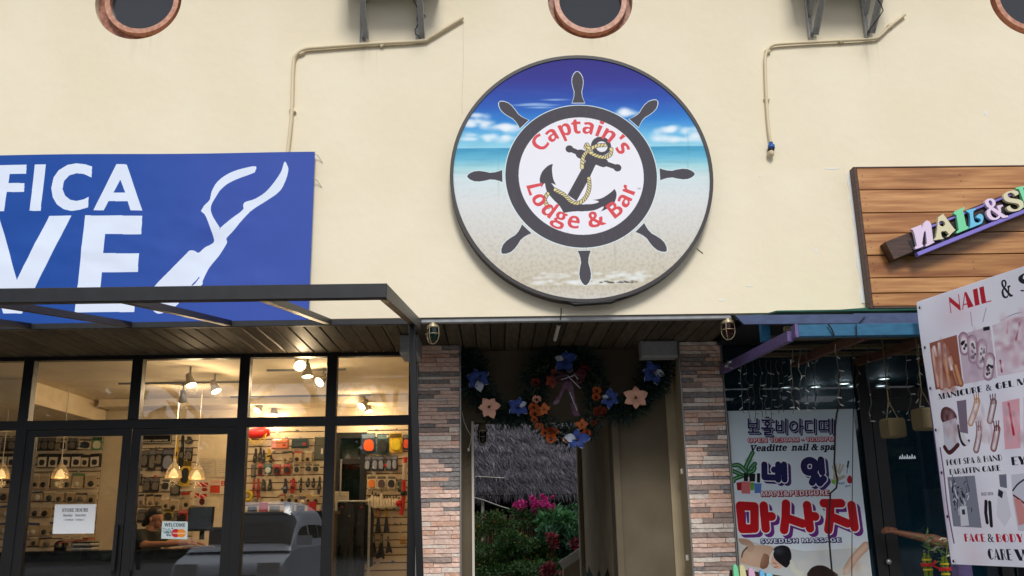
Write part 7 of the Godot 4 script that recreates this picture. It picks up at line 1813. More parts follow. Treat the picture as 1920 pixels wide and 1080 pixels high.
	# second row: foot bath, hands in four panels, pink leg
	pr.fill([curve(PackedVector2Array([Vector2(0.088, 1.927), Vector2(0.143, 1.942), Vector2(0.208, 1.901), Vector2(0.219, 1.846), Vector2(0.12, 1.82), Vector2(0.071, 1.863)]), true, 3)], Color(0.35, 0.20, 0.22))
	pr.fill([PackedVector2Array([Vector2(0.079, 1.84), Vector2(0.214, 1.858), Vector2(0.211, 1.688), Vector2(0.13, 1.642), Vector2(0.071, 1.679)])], Color(0.82, 0.82, 0.88))
	pr.line(curve(PackedVector2Array([Vector2(0.07, 1.674), Vector2(0.114, 1.633), Vector2(0.202, 1.678)]), false, 4), 0.03, Color(0.30, 0.15, 0.17))
	pr.fill([PackedVector2Array([Vector2(0.242, 1.967), Vector2(0.327, 1.966), Vector2(0.305, 1.742), Vector2(0.238, 1.759)])], Color(0.50, 0.44, 0.52))
	pr.line(curve(PackedVector2Array([Vector2(0.225, 1.803), Vector2(0.23, 1.718), Vector2(0.257, 1.673), Vector2(0.303, 1.695)]), false, 4), 0.02, Color(0.16, 0.14, 0.2))
	pr.line(curve(PackedVector2Array([Vector2(0.255, 1.737), Vector2(0.269, 1.699), Vector2(0.287, 1.681)]), false, 4), 0.035, Color(0.88, 0.88, 0.92))
	for l in [[PackedVector2Array([Vector2(0.419, 1.943), Vector2(0.386, 1.88), Vector2(0.339, 1.812)]), Color(0.74, 0.52, 0.36)], [PackedVector2Array([Vector2(0.548, 1.921), Vector2(0.524, 1.863), Vector2(0.5, 1.809)]), Color(0.40, 0.24, 0.26)], [PackedVector2Array([Vector2(0.405, 1.763), Vector2(0.386, 1.698), Vector2(0.356, 1.634)]), Color(0.42, 0.26, 0.28)], [PackedVector2Array([Vector2(0.547, 1.749), Vector2(0.525, 1.69), Vector2(0.499, 1.632)]), Color(0.42, 0.18, 0.2)]]:
		pr.line(curve(l[0], false, 4), 0.05, l[1])
		pr.round_line(curve(l[0], false, 4), 0.04, l[1].lightened(0.3), Color(0.92, 0.88, 0.92))
		for k in 3: pr.line(PackedVector2Array([l[0][0] + Vector2(0.014 * k - 0.02, -0.01), l[0][0] + Vector2(0.02 * k - 0.02, 0.05)]), 0.008, l[1])
	pr.fill([PackedVector2Array([Vector2(0.611, 1.913), Vector2(0.744, 1.92), Vector2(0.702, 1.615), Vector2(0.585, 1.615)])], Color(0.88, 0.66, 0.72))
	pr.line(curve(PackedVector2Array([Vector2(0.658, 1.897), Vector2(0.662, 1.786), Vector2(0.666, 1.702)]), false, 4), 0.016, Color(0.74, 0.12, 0.22))
	pr.fill([PackedVector2Array([Vector2(0.774, 1.921), Vector2(1.072, 1.937), Vector2(1.017, 1.607), Vector2(0.723, 1.615)])], Color(0.86, 0.78, 0.84))
	for q in [[Vector2(0.166, 1.804), 0.09, 0.13], [Vector2(0.442, 1.775), 0.09, 0.13], [Vector2(0.682, 1.783), 0.08, 0.14]]:
		for k in 26: pr.spot(q[0] + Vector2(rng.randf_range(-q[1], q[1]), rng.randf_range(-q[2], q[2])) * 0.8, rng.randf_range(0.012, 0.04), rng.randf_range(0.02, 0.06), Color(Color(0.62, 0.46, 0.5).lerp(Color(0.96, 0.92, 0.95), rng.randf()), 0.4), 0.8)
	deco_word(pr, "FOOT SPA & HAND", Vector2(Vector2(0.069, 1.549).x, Vector2(0.068, 1.548).y), Vector2(Vector2(0.557, 1.534).x, Vector2(0.076, 1.588).y), ink)
	deco_word(pr, "PARAFFIN CARE", Vector2(Vector2(0.087, 1.491).x, Vector2(0.086, 1.487).y), Vector2(Vector2(0.533, 1.475).x, Vector2(0.093, 1.523).y), ink)
	deco_word(pr, "EYE CARE", Vector2(Vector2(0.618, 1.523).x, Vector2(0.616, 1.513).y), Vector2(Vector2(0.618, 1.523).x + 0.42, Vector2(0.627, 1.565).y), ink)
	# third row: machines, black shoes, white tower
	pr.fill([PackedVector2Array([Vector2(0.061, 1.471), Vector2(0.314, 1.468), Vector2(0.304, 1.136), Vector2(0.054, 1.147)])], Color(0.52, 0.53, 0.60))
	for k in 46:
		var q: Vector2 = Vector2(0.147, 1.449) + Vector2(rng.randf_range(-0.06, 0.10), rng.randf_range(-0.2, 0.0))
		pr.line(PackedVector2Array([q, q + Vector2(rng.randf_range(-0.02, 0.02), rng.randf_range(-0.05, 0.05))]), rng.randf_range(0.004, 0.014), [Color(0.16, 0.17, 0.22), Color(0.80, 0.81, 0.87), Color(0.34, 0.35, 0.42)][k % 3])
	pr.fill([PackedVector2Array([Vector2(0.139, 1.275), Vector2(0.203, 1.278), Vector2(0.199, 1.152), Vector2(0.125, 1.147)])], Color(0.84, 0.85, 0.90))
	pr.fill([PackedVector2Array([Vector2(0.154, 1.254), Vector2(0.182, 1.256), Vector2(0.181, 1.223), Vector2(0.153, 1.221)])], Color(0.2, 0.2, 0.26))
	var o := PackedVector2Array([Vector2(0.346, 1.338), Vector2(0.443, 1.358)])
	word(pr, "RADIO DERM", sans, o[0], o[1], Color(0.35, 0.35, 0.42))
	for l in [PackedVector2Array([Vector2(0.375, 1.299), Vector2(0.358, 1.23), Vector2(0.357, 1.17)]), PackedVector2Array([Vector2(0.404, 1.293), Vector2(0.395, 1.219), Vector2(0.387, 1.15)])]: pr.line(l, 0.026, Color(0.14, 0.13, 0.17))
	pr.fill([PackedVector2Array([Vector2(0.487, 1.374), Vector2(0.548, 1.362), Vector2(0.555, 1.207), Vector2(0.492, 1.14), Vector2(0.442, 1.209)])], Color(0.86, 0.86, 0.92))
	pr.fill([PackedVector2Array([Vector2(0.511, 1.462), Vector2(0.568, 1.463), Vector2(0.557, 1.376), Vector2(0.505, 1.388)])], Color(0.45, 0.46, 0.54))
	pr.fill([PackedVector2Array([Vector2(0.491, 1.374), Vector2(0.524, 1.355), Vector2(0.507, 1.315), Vector2(0.477, 1.335)])], Color(0.18, 0.18, 0.24))
	pr.fill([PackedVector2Array([Vector2(0.604, 1.457), Vector2(0.809, 1.464), Vector2(0.773, 1.111), Vector2(0.589, 1.116), Vector2(0.586, 1.302)])], Color(0.80, 0.80, 0.87))
	pr.line(curve(PackedVector2Array([Vector2(0.597, 1.36), Vector2(0.641, 1.397), Vector2(0.694, 1.423)]), false, 4), 0.01, Color(0.15, 0.15, 0.2))
	pr.line(curve(PackedVector2Array([Vector2(0.598, 1.331), Vector2(0.635, 1.306), Vector2(0.667, 1.281)]), false, 4), 0.012, Color(0.4, 0.1, 0.14))
	pr.fill([PackedVector2Array([Vector2(0.595, 1.316), Vector2(0.646, 1.3), Vector2(0.692, 1.167), Vector2(0.599, 1.149)])], Color(0.82, 0.56, 0.56))
	deco_word(pr, "FACE", Vector2(Vector2(0.138, 1.05).x, Vector2(0.138, 1.048).y), Vector2(Vector2(0.323, 1.042).x, Vector2(0.147, 1.098).y), red)
	deco_word(pr, "&", Vector2(Vector2(0.336, 1.042).x, Vector2(0.137, 1.047).y), Vector2(Vector2(0.393, 1.043).x, Vector2(0.147, 1.098).y), ink)
	deco_word(pr, "BODY", Vector2(Vector2(0.406, 1.043).x, Vector2(0.138, 1.048).y), Vector2(Vector2(0.619, 1.045).x, Vector2(0.147, 1.098).y), red)
	deco_word(pr, "CARE", Vector2(Vector2(0.318, 0.969).x, Vector2(0.312, 0.939).y), Vector2(Vector2(0.514, 0.948).x, Vector2(0.325, 1.006).y), ink)
	deco_word(pr, "WAX", Vector2(Vector2(0.533, 0.958).x, Vector2(0.312, 0.939).y), Vector2(Vector2(0.533, 0.958).x + 0.3, Vector2(0.325, 1.006).y), ink)
	pr.line(curve(PackedVector2Array([Vector2(0.025, 1.672), Vector2(0.032, 1.51), Vector2(0.025, 1.278), Vector2(0.038, 1.039)]), false, 4), 0.012, Color(0.46, 0.32, 0.46))
	pr.spot(Vector2(-0.009, 1.349), 0.05, 0.45, Color(0.66, 0.58, 0.72, 0.5))
	var t := thing("service_banner", "big white vinyl banner of nail and spa services turned side on", "banner")
	var f := func(u: float, v: float) -> Vector3:
		var w := 0.01 * sin(v * 9.0 + u * 3.0) * (1.0 - v) + 0.012 * sin(u * 8.0) * sin(v * PI)
		return banner_point(u * u1 - 0.012, lerpf(y1, y0, v)) + Vector3(-0.96, 0, 0.28) * (w + 0.02)
	var vinyl := printed(pr.texture(false), 0.4)
	vinyl.backlight_enabled = true
	vinyl.backlight = Color(0.4, 0.4, 0.4)
	put("printed_sheet", sheet(f, 30, 40), vinyl, t)
	var b := Body.new()
	for e in [[0.0, y1 - 0.02, u1, y1 - 0.02], [0.0, y0 + 0.02, u1, y0 + 0.02], [0.01, y0, 0.01, y1], [u1 - 0.03, y0, u1 - 0.03, y1]]:
		b.tube(PackedVector3Array([banner_point(e[0], e[1]), banner_point(e[2], e[3])]), 0.014, 8)
	put("frame", b.mesh(), M.off_white, t)
	for k in 7:
		var q := banner_point(0.022, lerpf(y1 - 0.05, y0 + 0.02, k / 6.0)) + Vector3(-0.96, 0, 0.28) * 0.032
		put("eyelet", Body.new().lathe(PackedVector2Array([Vector2(0.012, 0), Vector2(0.007, 0.004), Vector2(0, 0.002)]), q, Basis(Vector3.BACK, PI / 2), 8).mesh(), M.black, t)

func salon() -> void:
	# dark glazed front
	var t := thing("glazed_storefront", "dark tinted glass front and door of the nail salon", "shop front")
	var xl := 2.189
	var xm := 3.495
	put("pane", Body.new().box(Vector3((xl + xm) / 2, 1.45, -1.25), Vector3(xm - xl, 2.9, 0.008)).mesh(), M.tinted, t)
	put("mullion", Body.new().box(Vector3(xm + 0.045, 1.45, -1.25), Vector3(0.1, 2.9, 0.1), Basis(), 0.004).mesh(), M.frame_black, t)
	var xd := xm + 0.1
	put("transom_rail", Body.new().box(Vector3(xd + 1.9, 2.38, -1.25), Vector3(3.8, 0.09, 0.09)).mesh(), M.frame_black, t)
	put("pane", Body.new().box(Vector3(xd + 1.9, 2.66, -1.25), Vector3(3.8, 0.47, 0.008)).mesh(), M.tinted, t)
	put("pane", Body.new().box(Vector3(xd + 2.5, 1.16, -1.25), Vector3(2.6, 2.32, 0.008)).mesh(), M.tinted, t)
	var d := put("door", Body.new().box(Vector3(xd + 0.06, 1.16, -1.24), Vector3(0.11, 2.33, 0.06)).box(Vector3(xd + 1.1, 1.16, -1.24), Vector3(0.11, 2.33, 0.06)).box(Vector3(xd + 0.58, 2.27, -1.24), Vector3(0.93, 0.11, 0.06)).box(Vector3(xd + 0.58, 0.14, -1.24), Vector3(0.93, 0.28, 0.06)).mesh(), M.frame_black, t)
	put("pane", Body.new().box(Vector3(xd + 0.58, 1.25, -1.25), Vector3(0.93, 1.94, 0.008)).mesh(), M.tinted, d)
	put("handle", Body.new().lathe(PackedVector2Array([Vector2(0, 0.05), Vector2(0.022, 0.045), Vector2(0.028, 0.03), Vector2(0.012, 0.02), Vector2(0.012, 0)]), Vector3(3.584, 0.826, -1.2), Basis(Vector3.RIGHT, PI / 2), 12).mesh(), M.alu, d)
	var r := structure("salon_room")
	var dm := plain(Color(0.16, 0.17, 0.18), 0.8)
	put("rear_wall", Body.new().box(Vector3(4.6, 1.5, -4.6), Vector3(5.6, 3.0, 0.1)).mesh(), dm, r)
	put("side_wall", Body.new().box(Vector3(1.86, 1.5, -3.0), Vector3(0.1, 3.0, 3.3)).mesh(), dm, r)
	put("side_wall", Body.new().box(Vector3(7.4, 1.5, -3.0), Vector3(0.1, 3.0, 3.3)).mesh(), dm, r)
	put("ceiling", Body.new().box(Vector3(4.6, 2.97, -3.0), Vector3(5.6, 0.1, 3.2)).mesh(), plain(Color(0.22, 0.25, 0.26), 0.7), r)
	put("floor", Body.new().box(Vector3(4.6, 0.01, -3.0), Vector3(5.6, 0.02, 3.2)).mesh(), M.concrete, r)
	var pos := [Vector3(4.507, 2.9, -4.147), Vector3(4.717, 2.9, -4.617), Vector3(4.878, 2.9, -3.787), Vector3(5.086, 2.9, -4.933), Vector3(3.822, 2.9, -5.547), Vector3(4.217, 2.9, -5.48)]
	var lab := ["white ceiling downlight above the poster's corner, the upper of two", "white ceiling downlight above the poster's corner, the lower of two", "white ceiling downlight above the hanging woven lantern", "white ceiling downlight beside the black mullion over the door", "small bluish ceiling downlight over the poster, nearest the stone pillar", "small bluish ceiling downlight over the middle of the poster"]
	for i in 6:
		pos[i].z = maxf(pos[i].z, -4.4)
		var l := thing("ceiling_downlight", lab[i], "lamp", pos[i], "downlights in the nail salon")
		put("trim_ring", Body.new().lathe(PackedVector2Array([Vector2(0.06, 0.02), Vector2(0.075, 0.0), Vector2(0.055, 0.0)]), Vector3.ZERO, Basis(), 18).mesh(), M.off_white, l)
		put("lamp_face", Body.new().lathe(PackedVector2Array([Vector2(0, 0.004), Vector2(0.055, 0.004)]), Vector3.ZERO, Basis(), 18).mesh(), glowing(Color(0.85, 0.95, 1.0), 5.0 if i < 4 else 2.5), l)
		if i in [0, 2, 5]:
			var o := OmniLight3D.new()
			o.name = "glow"
			o.light_color = Color(0.85, 0.95, 1.0)
			o.light_energy = 0.05
			o.light_size = 0.05
			o.omni_range = 6.0
			o.omni_attenuation = 2.0
			o.shadow_enabled = true
			o.position = Vector3(0, -0.06, 0)
			l.add_child(o)
	# dim furniture behind the glass
	var g := thing("wardrobe_panel", "pale tall panel dimly seen behind the salon door", "panel", Vector3(4.635, 1.28, -3.2))
	put("leaf", Body.new().box(Vector3(-0.06, -0.1, 0), Vector3(0.3, 1.7, 0.04), Basis(), 0.006).mesh(), plain(Color(0.42, 0.46, 0.50), 0.6), g)
	put("leaf", Body.new().box(Vector3(0.36, -0.3, 0.1), Vector3(0.28, 1.1, 0.04), Basis(), 0.006).mesh(), plain(Color(0.55, 0.58, 0.62), 0.6), g)
	put("green_shelf", Body.new().box(Vector3(4.748, 1.776, -3.2) - g.position, Vector3(0.28, 0.1, 0.12), Basis(), 0.006).mesh(), plain(Color(0.16, 0.42, 0.16), 0.5), g)
	g = thing("cabinet", "dim green cabinet behind the reaching arm in the salon", "cabinet", Vector3(4.681, 0.816, -3))
	put("body", Body.new().box(Vector3.ZERO, Vector3(0.26, 0.5, 0.3), Basis(), 0.01).mesh(), plain(Color(0.20, 0.36, 0.22), 0.6), g)
	put("top", Body.new().box(Vector3(0, 0.26, 0), Vector3(0.32, 0.03, 0.34)).mesh(), M.grey, g)
	g = thing("name_sign", "small lit white script sign inside the dark salon", "sign", Vector3(4.73, 1.885, -3.1))
	put("plate", Body.new().box(Vector3(0, 0, 0), Vector3(0.28, 0.1, 0.02)).mesh(), M.black, g)
	var sc := Body.new()
	for k in 7: sc.tube(PackedVector3Array([Vector3(-0.09 + 0.028 * k, -0.015, 0.014), Vector3(-0.08 + 0.028 * k, 0.018 * (1 + k % 2), 0.014), Vector3(-0.072 + 0.028 * k, -0.012, 0.014)]), 0.005, 5)
	put("script", sc.mesh(), glowing(Color(0.9, 0.95, 1.0), 1.2), g)
	korean_poster()
	# pergola
	g = thing("pergola", "purple and blue painted timber pergola with green roof before the nail salon", "pergola")
	var y := func(z: float) -> float: return 2.585 - 0.0485 * z - 0.0
	put("side_rafter", Body.new().bar(Vector3(2.175, 2.612, -1.13), Vector3(2.175, 2.515, 0.95), 0.045, 0.075).mesh(), M.purple, g)
	var yb := Vector2(2.495, 2.584)
	var xb := 2.211
	put("front_beam", Body.new().box(Vector3(xb + 1.6, (yb.x + yb.y) / 2, 0.99), Vector3(3.2, yb.y - yb.x, 0.08), Basis(), 0.004).mesh(), M.sky_blue, g)
	put("beam_end", Body.new().box(Vector3(xb - 0.012, (yb.x + yb.y) / 2, 0.99), Vector3(0.024, yb.y - yb.x + 0.006, 0.086)).mesh(), M.purple, g)
	for k in 5:
		var x := 2.85 + 0.62 * k
		put("rafter", Body.new().bar(Vector3(x, 2.66, -1.1), Vector3(x, 2.56, 0.94), 0.05, 0.07).mesh(), M.brown_wood, g)
	for z in [-0.95, -0.45, 0.12, 0.6]:
		put("batten", Body.new().box(Vector3(3.9, 2.672 - 0.0485 * z, z), Vector3(3.3 - (0.4 if z < 0 else 0.0), 0.035, 0.06)).mesh(), M.olive_wood, g)
	put("post", Body.new().box(Vector3(2.2, 2.71, Vector3(2.18, 2.615, 0.258).z), Vector3(0.07, 0.2, 0.06)).mesh(), M.sky_blue, g)
	put("fascia", Body.new().prism(PackedVector2Array([Vector2(1.815, 2.708), Vector2(1.878, 2.639), Vector2(2.741, 2.633), Vector2(2.813, 2.702)]), 0.79, 0.82).mesh(), M.slate_blue, g)
	put("fascia", Body.new().prism(PackedVector2Array([Vector2(2.729, 2.716), Vector2(2.711, 2.63), Vector2(4.972, 2.635), Vector2(4.986, 2.709)]), 0.75, 0.785).mesh(), M.slate_blue, g)
	put("roof_edge", Body.new().prism(PackedVector2Array([Vector2(2.021, 2.875), Vector2(2.844, 2.911), Vector2(3.186, 2.932), Vector2(3.601, 2.917), Vector2(5.528, 2.908), Vector2(5.504, 2.788), Vector2(2.114, 2.809)]), 0.012, 0.06).mesh(), M.green_roof, g)
	put("roof_sheet", Body.new().bar(Vector3(3.85, 2.86, 0.0), Vector3(3.85, 2.745, 0.77), 3.4, 0.012).mesh(), M.green_roof, g)
	put("roof_lining", Body.new().box(Vector3(3.85, 2.87, -0.6), Vector3(3.4, 0.02, 1.1)).mesh(), M.black, g)
	put("corner_post", Body.new().box(Vector3(3.254, 1.28, 0.86), Vector3(0.1, 2.56, 0.1), Basis(), 0.006).mesh(), M.purple, g)
	put("corner_post", Body.new().box(Vector3(5.1, 1.28, 0.94), Vector3(0.1, 2.56, 0.1), Basis(), 0.006).mesh(), M.purple, g)
	var cab := Body.new()
	cab.tube(PackedVector3Array([Vector3(2.427, 2.579, 1.05), Vector3(2.45, 2.539, 1.05), Vector3(2.467, 2.486, 1.04)]), 0.006, 5)
	cab.tube(PackedVector3Array([Vector3(2.63, 2.576, 1.05), Vector3(2.628, 2.528, 1.05), Vector3(2.627, 2.483, 1.04)]), 0.005, 5)
	tag(put("cable", cab.mesh(), M.cable), "short black cables looped over the pergola's blue beam", "cable")
	# hanging wires over the poster
	var w1 := PackedVector3Array([Vector3(2.992, 2.479, -0.3), Vector3(3.005, 2.354, -0.4), Vector3(3.054, 2.25, -0.5), Vector3(3.038, 2.121, -0.6), Vector3(3.049, 2.014, -0.7), Vector3(3.055, 1.785, -0.8), Vector3(3.059, 1.694, -0.85), Vector3(3.091, 1.554, -0.9), Vector3(3.081, 1.484, -0.92), Vector3(3.029, 1.439, -0.94), Vector3(3.006, 1.275, -0.95), Vector3(2.981, 1.089, -0.95), Vector3(2.976, 0.905, -0.95), Vector3(2.975, 0.76, -0.95)])
	tag(put("hanging_cable", Body.new().tube(w1, 0.0085, 6).mesh(), M.cable), "thick dark cable hanging in curves over the hangul poster", "cable")
	tag(put("hanging_cable", Body.new().tube(PackedVector3Array([Vector3(3.094, 2.693, -0.2), Vector3(3.155, 2.178, -0.5), Vector3(3.227, 1.552, -0.9), Vector3(3.145, 0.698, -0.95)]), 0.004, 5).mesh(), M.cable), "thin straight dark cable hanging over the poster's far edge", "cable")
	icicles()
	for l in [[Vector3(3.154, 1.9, 0.25), 0.15, "woven straw cube lantern hanging before the salon door"], [Vector3(3.314, 1.94, 0.5), 0.165, "woven straw cube lantern half hidden by the white banner"]]:
		lantern(l[0], l[1], l[2])
	service_banner()
	bamboo()
	letter_board()
	leaning_person()

func icicles() -> void:
	var wire := plain(Color(0.24, 0.225, 0.19), 0.6)
	var bulb := plain(Color(0.60, 0.62, 0.60), 0.3)
	var tops := [Vector3(2.039, 2.581, -0.4), Vector3(2.113, 2.555, -0.26), Vector3(2.178, 2.563, -0.31), Vector3(2.407, 2.661, -0.88), Vector3(2.257, 2.533, -0.15), Vector3(2.325, 2.537, -0.18), Vector3(2.471, 2.596, -0.52), Vector3(2.5, 2.585, -0.46), Vector3(2.704, 2.76, -0.89), Vector3(2.466, 2.596, -0.01), Vector3(2.332, 2.5, 0.5), Vector3(2.377, 2.492, 0.54), Vector3(2.497, 2.526, 0.35), Vector3(2.762, 2.646, -0.3), Vector3(2.716, 2.605, -0.08), Vector3(2.588, 2.494, 0.73), Vector3(3.02, 2.631, 0), Vector3(3.025, 2.578, 0.27), Vector3(3.331, 2.642, -0.08), Vector3(3.256, 2.543, 0.43), Vector3(3.262, 2.501, 0.64)]
	var lows := [Vector3(2.066, 2.51, -0.4), Vector3(2.117, 2.095, -0.26), Vector3(2.177, 2.055, -0.31), Vector3(2.378, 2.092, -0.88), Vector3(2.242, 2.049, -0.15), Vector3(2.279, 2.07, -0.18), Vector3(2.427, 2.061, -0.52), Vector3(2.48, 2.114, -0.46), Vector3(2.655, 2.177, -0.89), Vector3(2.459, 2.104, -0.01), Vector3(2.283, 1.99, 0.5), Vector3(2.33, 2.017, 0.54), Vector3(2.449, 2.046, 0.35), Vector3(2.747, 2.136, -0.3), Vector3(2.669, 2.105, -0.08), Vector3(2.571, 2.037, 0.73), Vector3(3.004, 2.094, 0), Vector3(2.977, 1.955, 0.27), Vector3(3.302, 2.077, -0.08), Vector3(3.221, 1.941, 0.43), Vector3(3.207, 2.022, 0.64)]
	for i in tops.size():
		var top: Vector3 = tops[i]
		var low: Vector3 = lows[i]
		var label := "icicle light strand, %s from the stone pillar under the pergola" % ORD[i]
		var t := thing("icicle_light", label, "string light", Vector3.ZERO, "icicle light strands under the pergola")
		var pts := wiggle(top, low, 0.016, 9)
		put("wire", Body.new().tube(pts, 0.0028, 4).mesh(), wire, t)
		for k in [2, 4, 6, 8, 9]:
			var d := Vector3(rng.randf_range(-1, 1), rng.randf_range(-0.7, 0.3), rng.randf_range(-0.4, 0.6)).normalized()
			put("bulb", Body.new().tube(PackedVector3Array([pts[k], pts[k] + d * 0.034]), 0.0036, 5).mesh(), bulb, t)

func lantern(at: Vector3, s: float, label: String) -> void:
	var t := thing("woven_lantern", label, "lantern", at, "woven lanterns under the pergola")
	var straw := mottled(Color(0.30, 0.26, 0.17), Color(0.50, 0.44, 0.31), 0.06, Vector3(6, 14, 6), 0.9, 0.4, 60)
	put("body", Body.new().lathe(PackedVector2Array([Vector2(0, s * 0.5), Vector2(s * 0.56, s * 0.5), Vector2(s * 0.66, s * 0.42), Vector2(s * 0.68, 0), Vector2(s * 0.66, -s * 0.42), Vector2(s * 0.56, -s * 0.5), Vector2(0, -s * 0.5)]), Vector3.ZERO, Basis(Vector3.UP, PI / 4 + 0.1), 4, 0xFFFFFFFF).mesh(), straw, t)
	put("cord", Body.new().tube(PackedVector3Array([Vector3(-0.04, s * 0.5, 0), Vector3(-0.01, s * 0.5 + 0.14, 0), Vector3(0, 2.62 - at.y, 0)]), 0.005, 5).tube(PackedVector3Array([Vector3(0.05, s * 0.5, 0), Vector3(-0.01, s * 0.5 + 0.14, 0)]), 0.005, 5).mesh(), M.olive_wood, t)

func bamboo() -> void:
	var spots := [[Vector3(3.201, 0.895, 0.45), 0.021, "lucky bamboo bundle with yellow bands and red ribbon, the one beside the salon door"], [Vector3(3.282, 0.867, 0.55), 0.018, "lucky bamboo bundle with red ribbon, the one against the white banner"]]
	for s in spots:
		var c: Vector3 = s[0]
		var t := thing("lucky_bamboo", s[2], "plant", Vector3(c.x, 0.45, c.z), "lucky bamboo before the salon")
		var top: float = c.y + 0.06 - 0.45
		put("pot", Body.new().lathe(PackedVector2Array([Vector2(0, 0), Vector2(0.07, 0), Vector2(0.09, 0.12), Vector2(0.095, 0.14), Vector2(0.08, 0.14), Vector2(0.075, 0.12), Vector2(0, 0.11)])).mesh(), M.red, t)
		var col := plain(Color(0.42, 0.50, 0.12), 0.4)
		for k in 5:
			var a := TAU * k / 5
			var p: Vector3 = Vector3(cos(a), 0, sin(a)) * s[1] * (0.0 if k == 4 else 1.0)
			put("cane", Body.new().tube(PackedVector3Array([p + Vector3(0, 0.1, 0), p + Vector3(0, top - 0.03 + 0.015 * (k % 3), 0)]), 0.0105, 8).mesh(), col, t)
		for y in [top - 0.05, top - 0.12, top - 0.2]:
			put("gold_band", Body.new().lathe(PackedVector2Array([Vector2(s[1] + 0.012, -0.006), Vector2(s[1] + 0.0135, 0), Vector2(s[1] + 0.012, 0.006)]), Vector3(0, y, 0), Basis(), 14).mesh(), plain(Color(0.85, 0.75, 0.12), 0.3), t)
		put("ribbon", Body.new().lathe(PackedVector2Array([Vector2(s[1] + 0.012, -0.012), Vector2(s[1] + 0.015, 0), Vector2(s[1] + 0.012, 0.012)]), Vector3(0, top - 0.085, 0), Basis(), 14).prism(PackedVector2Array([Vector2(0.02, top - 0.08), Vector2(0.055, top - 0.05), Vector2(0.06, top - 0.075), Vector2(0.035, top - 0.085), Vector2(0.085, top - 0.115), Vector2(0.075, top - 0.12), Vector2(0.02, top - 0.095)]), 0.02, 0.026).prism(PackedVector2Array([Vector2(-0.02, top - 0.08), Vector2(-0.06, top - 0.07), Vector2(-0.055, top - 0.1), Vector2(-0.02, top - 0.095)]), 0.02, 0.026).mesh(), M.red, t)
		var lw := []
		var lc := []
		for k in 22:
			var d := Vector3(rng.randf_range(-1, 1), rng.randf_range(-0.1, 1.0), rng.randf_range(-1, 1)).normalized()
			lw.append(Transform3D(aim(d + Vector3(0, -0.3, 0), rng.randf() * TAU, rng.randf_range(0.7, 1.4)), Vector3(rng.randf_range(-0.02, 0.06), top + rng.randf_range(-0.03, 0.12), rng.randf_range(-0.02, 0.02))))
			var v := rng.randf_range(0.7, 1.5)
			lc.append(Color(0.10 * v, 0.17 * v, 0.05 * v) if k % 4 else Color(0.5, 0.5, 0.36))
		scatter("leaf_sprays", leaf_mesh(0.085, 0.015), leaf_material(), lw, lc, t)
		put("stem", Body.new().tube(PackedVector3Array([Vector3(0.01, top - 0.04, 0), Vector3(0.03, top + 0.04, 0), Vector3(0.045, top + 0.12, 0)]), 0.004, 5).mesh(), col, t)
	var st := thing("plant_stand", "low dark wooden stand under the lucky bamboo", "stand", Vector3(spots[0][0].x + 0.05, 0, 0.5))
	put("stand_top", Body.new().box(Vector3(0, 0.425, 0), Vector3(0.5, 0.04, 0.34), Basis(), 0.006).mesh(), M.dark_wood, st)
	for k in 4: put("leg", Body.new().box(Vector3(0.21 if k & 1 else -0.21, 0.2, 0.13 if k & 2 else -0.13), Vector3(0.04, 0.41, 0.04)).mesh(), M.dark_wood, st)

func letter_board() -> void:
	# a second board of pastel letters whose tops show at the photo's lower edge
	var t := thing("letter_board", "dark board leaning below the poster behind pastel letters", "board")
	var c: Vector3 = Vector3(2.249, 0.725, -0.75)
	put("board", Body.new().box(c + Vector3(0.05, -0.14, -0.03), Vector3(0.62, 0.32, 0.03), Basis(Vector3.BACK, -0.2), 0.006).mesh(), M.dark_wood, t)
	put("leg", Body.new().box(Vector3(c.x - 0.1, (c.y - 0.2) / 2, c.z - 0.06), Vector3(0.04, c.y - 0.2, 0.04)).box(Vector3(c.x + 0.2, (c.y - 0.25) / 2, c.z - 0.06), Vector3(0.04, c.y - 0.25, 0.04)).mesh(), M.dark_wood, t)
	var cols := [["mint", Color(0.46, 0.83, 0.63), Vector3(2.046, 0.842, -0.68), 0.06], ["cream", Color(0.84, 0.81, 0.60), Vector3(2.105, 0.837, -0.68), 0.07], ["pink", Color(0.85, 0.68, 0.80), Vector3(2.182, 0.809, -0.68), 0.075], ["sky blue", Color(0.42, 0.72, 0.90), Vector3(2.272, 0.79, -0.68), 0.06], ["pale blue", Color(0.52, 0.78, 0.88), Vector3(2.335, 0.767, -0.68), 0.09]]
	for k in cols.size():
		var q: Array = cols[k]
		var p: Vector3 = q[2]
		var w: float = q[3]
		var o := put("wooden_letter", Body.new().prism(curve(PackedVector2Array([Vector2(p.x - w * 0.3, p.y), Vector2(p.x + w * 0.22, p.y - 0.004), Vector2(p.x + w * 0.42, p.y - 0.1), Vector2(p.x + w * 0.5, p.y - 0.24), Vector2(p.x + w * 0.2, p.y - 0.25), Vector2(p.x, p.y - 0.14), Vector2(p.x - w * 0.2, p.y - 0.25), Vector2(p.x - w * 0.5, p.y - 0.24), Vector2(p.x - w * 0.36, p.y - 0.1)]), true, 3), -0.70, -0.66).mesh(), plain(q[1], 0.55))
		tag(o, "%s wooden letter top at the foot of the hangul poster" % q[0], "letter", "pastel letters below the poster")

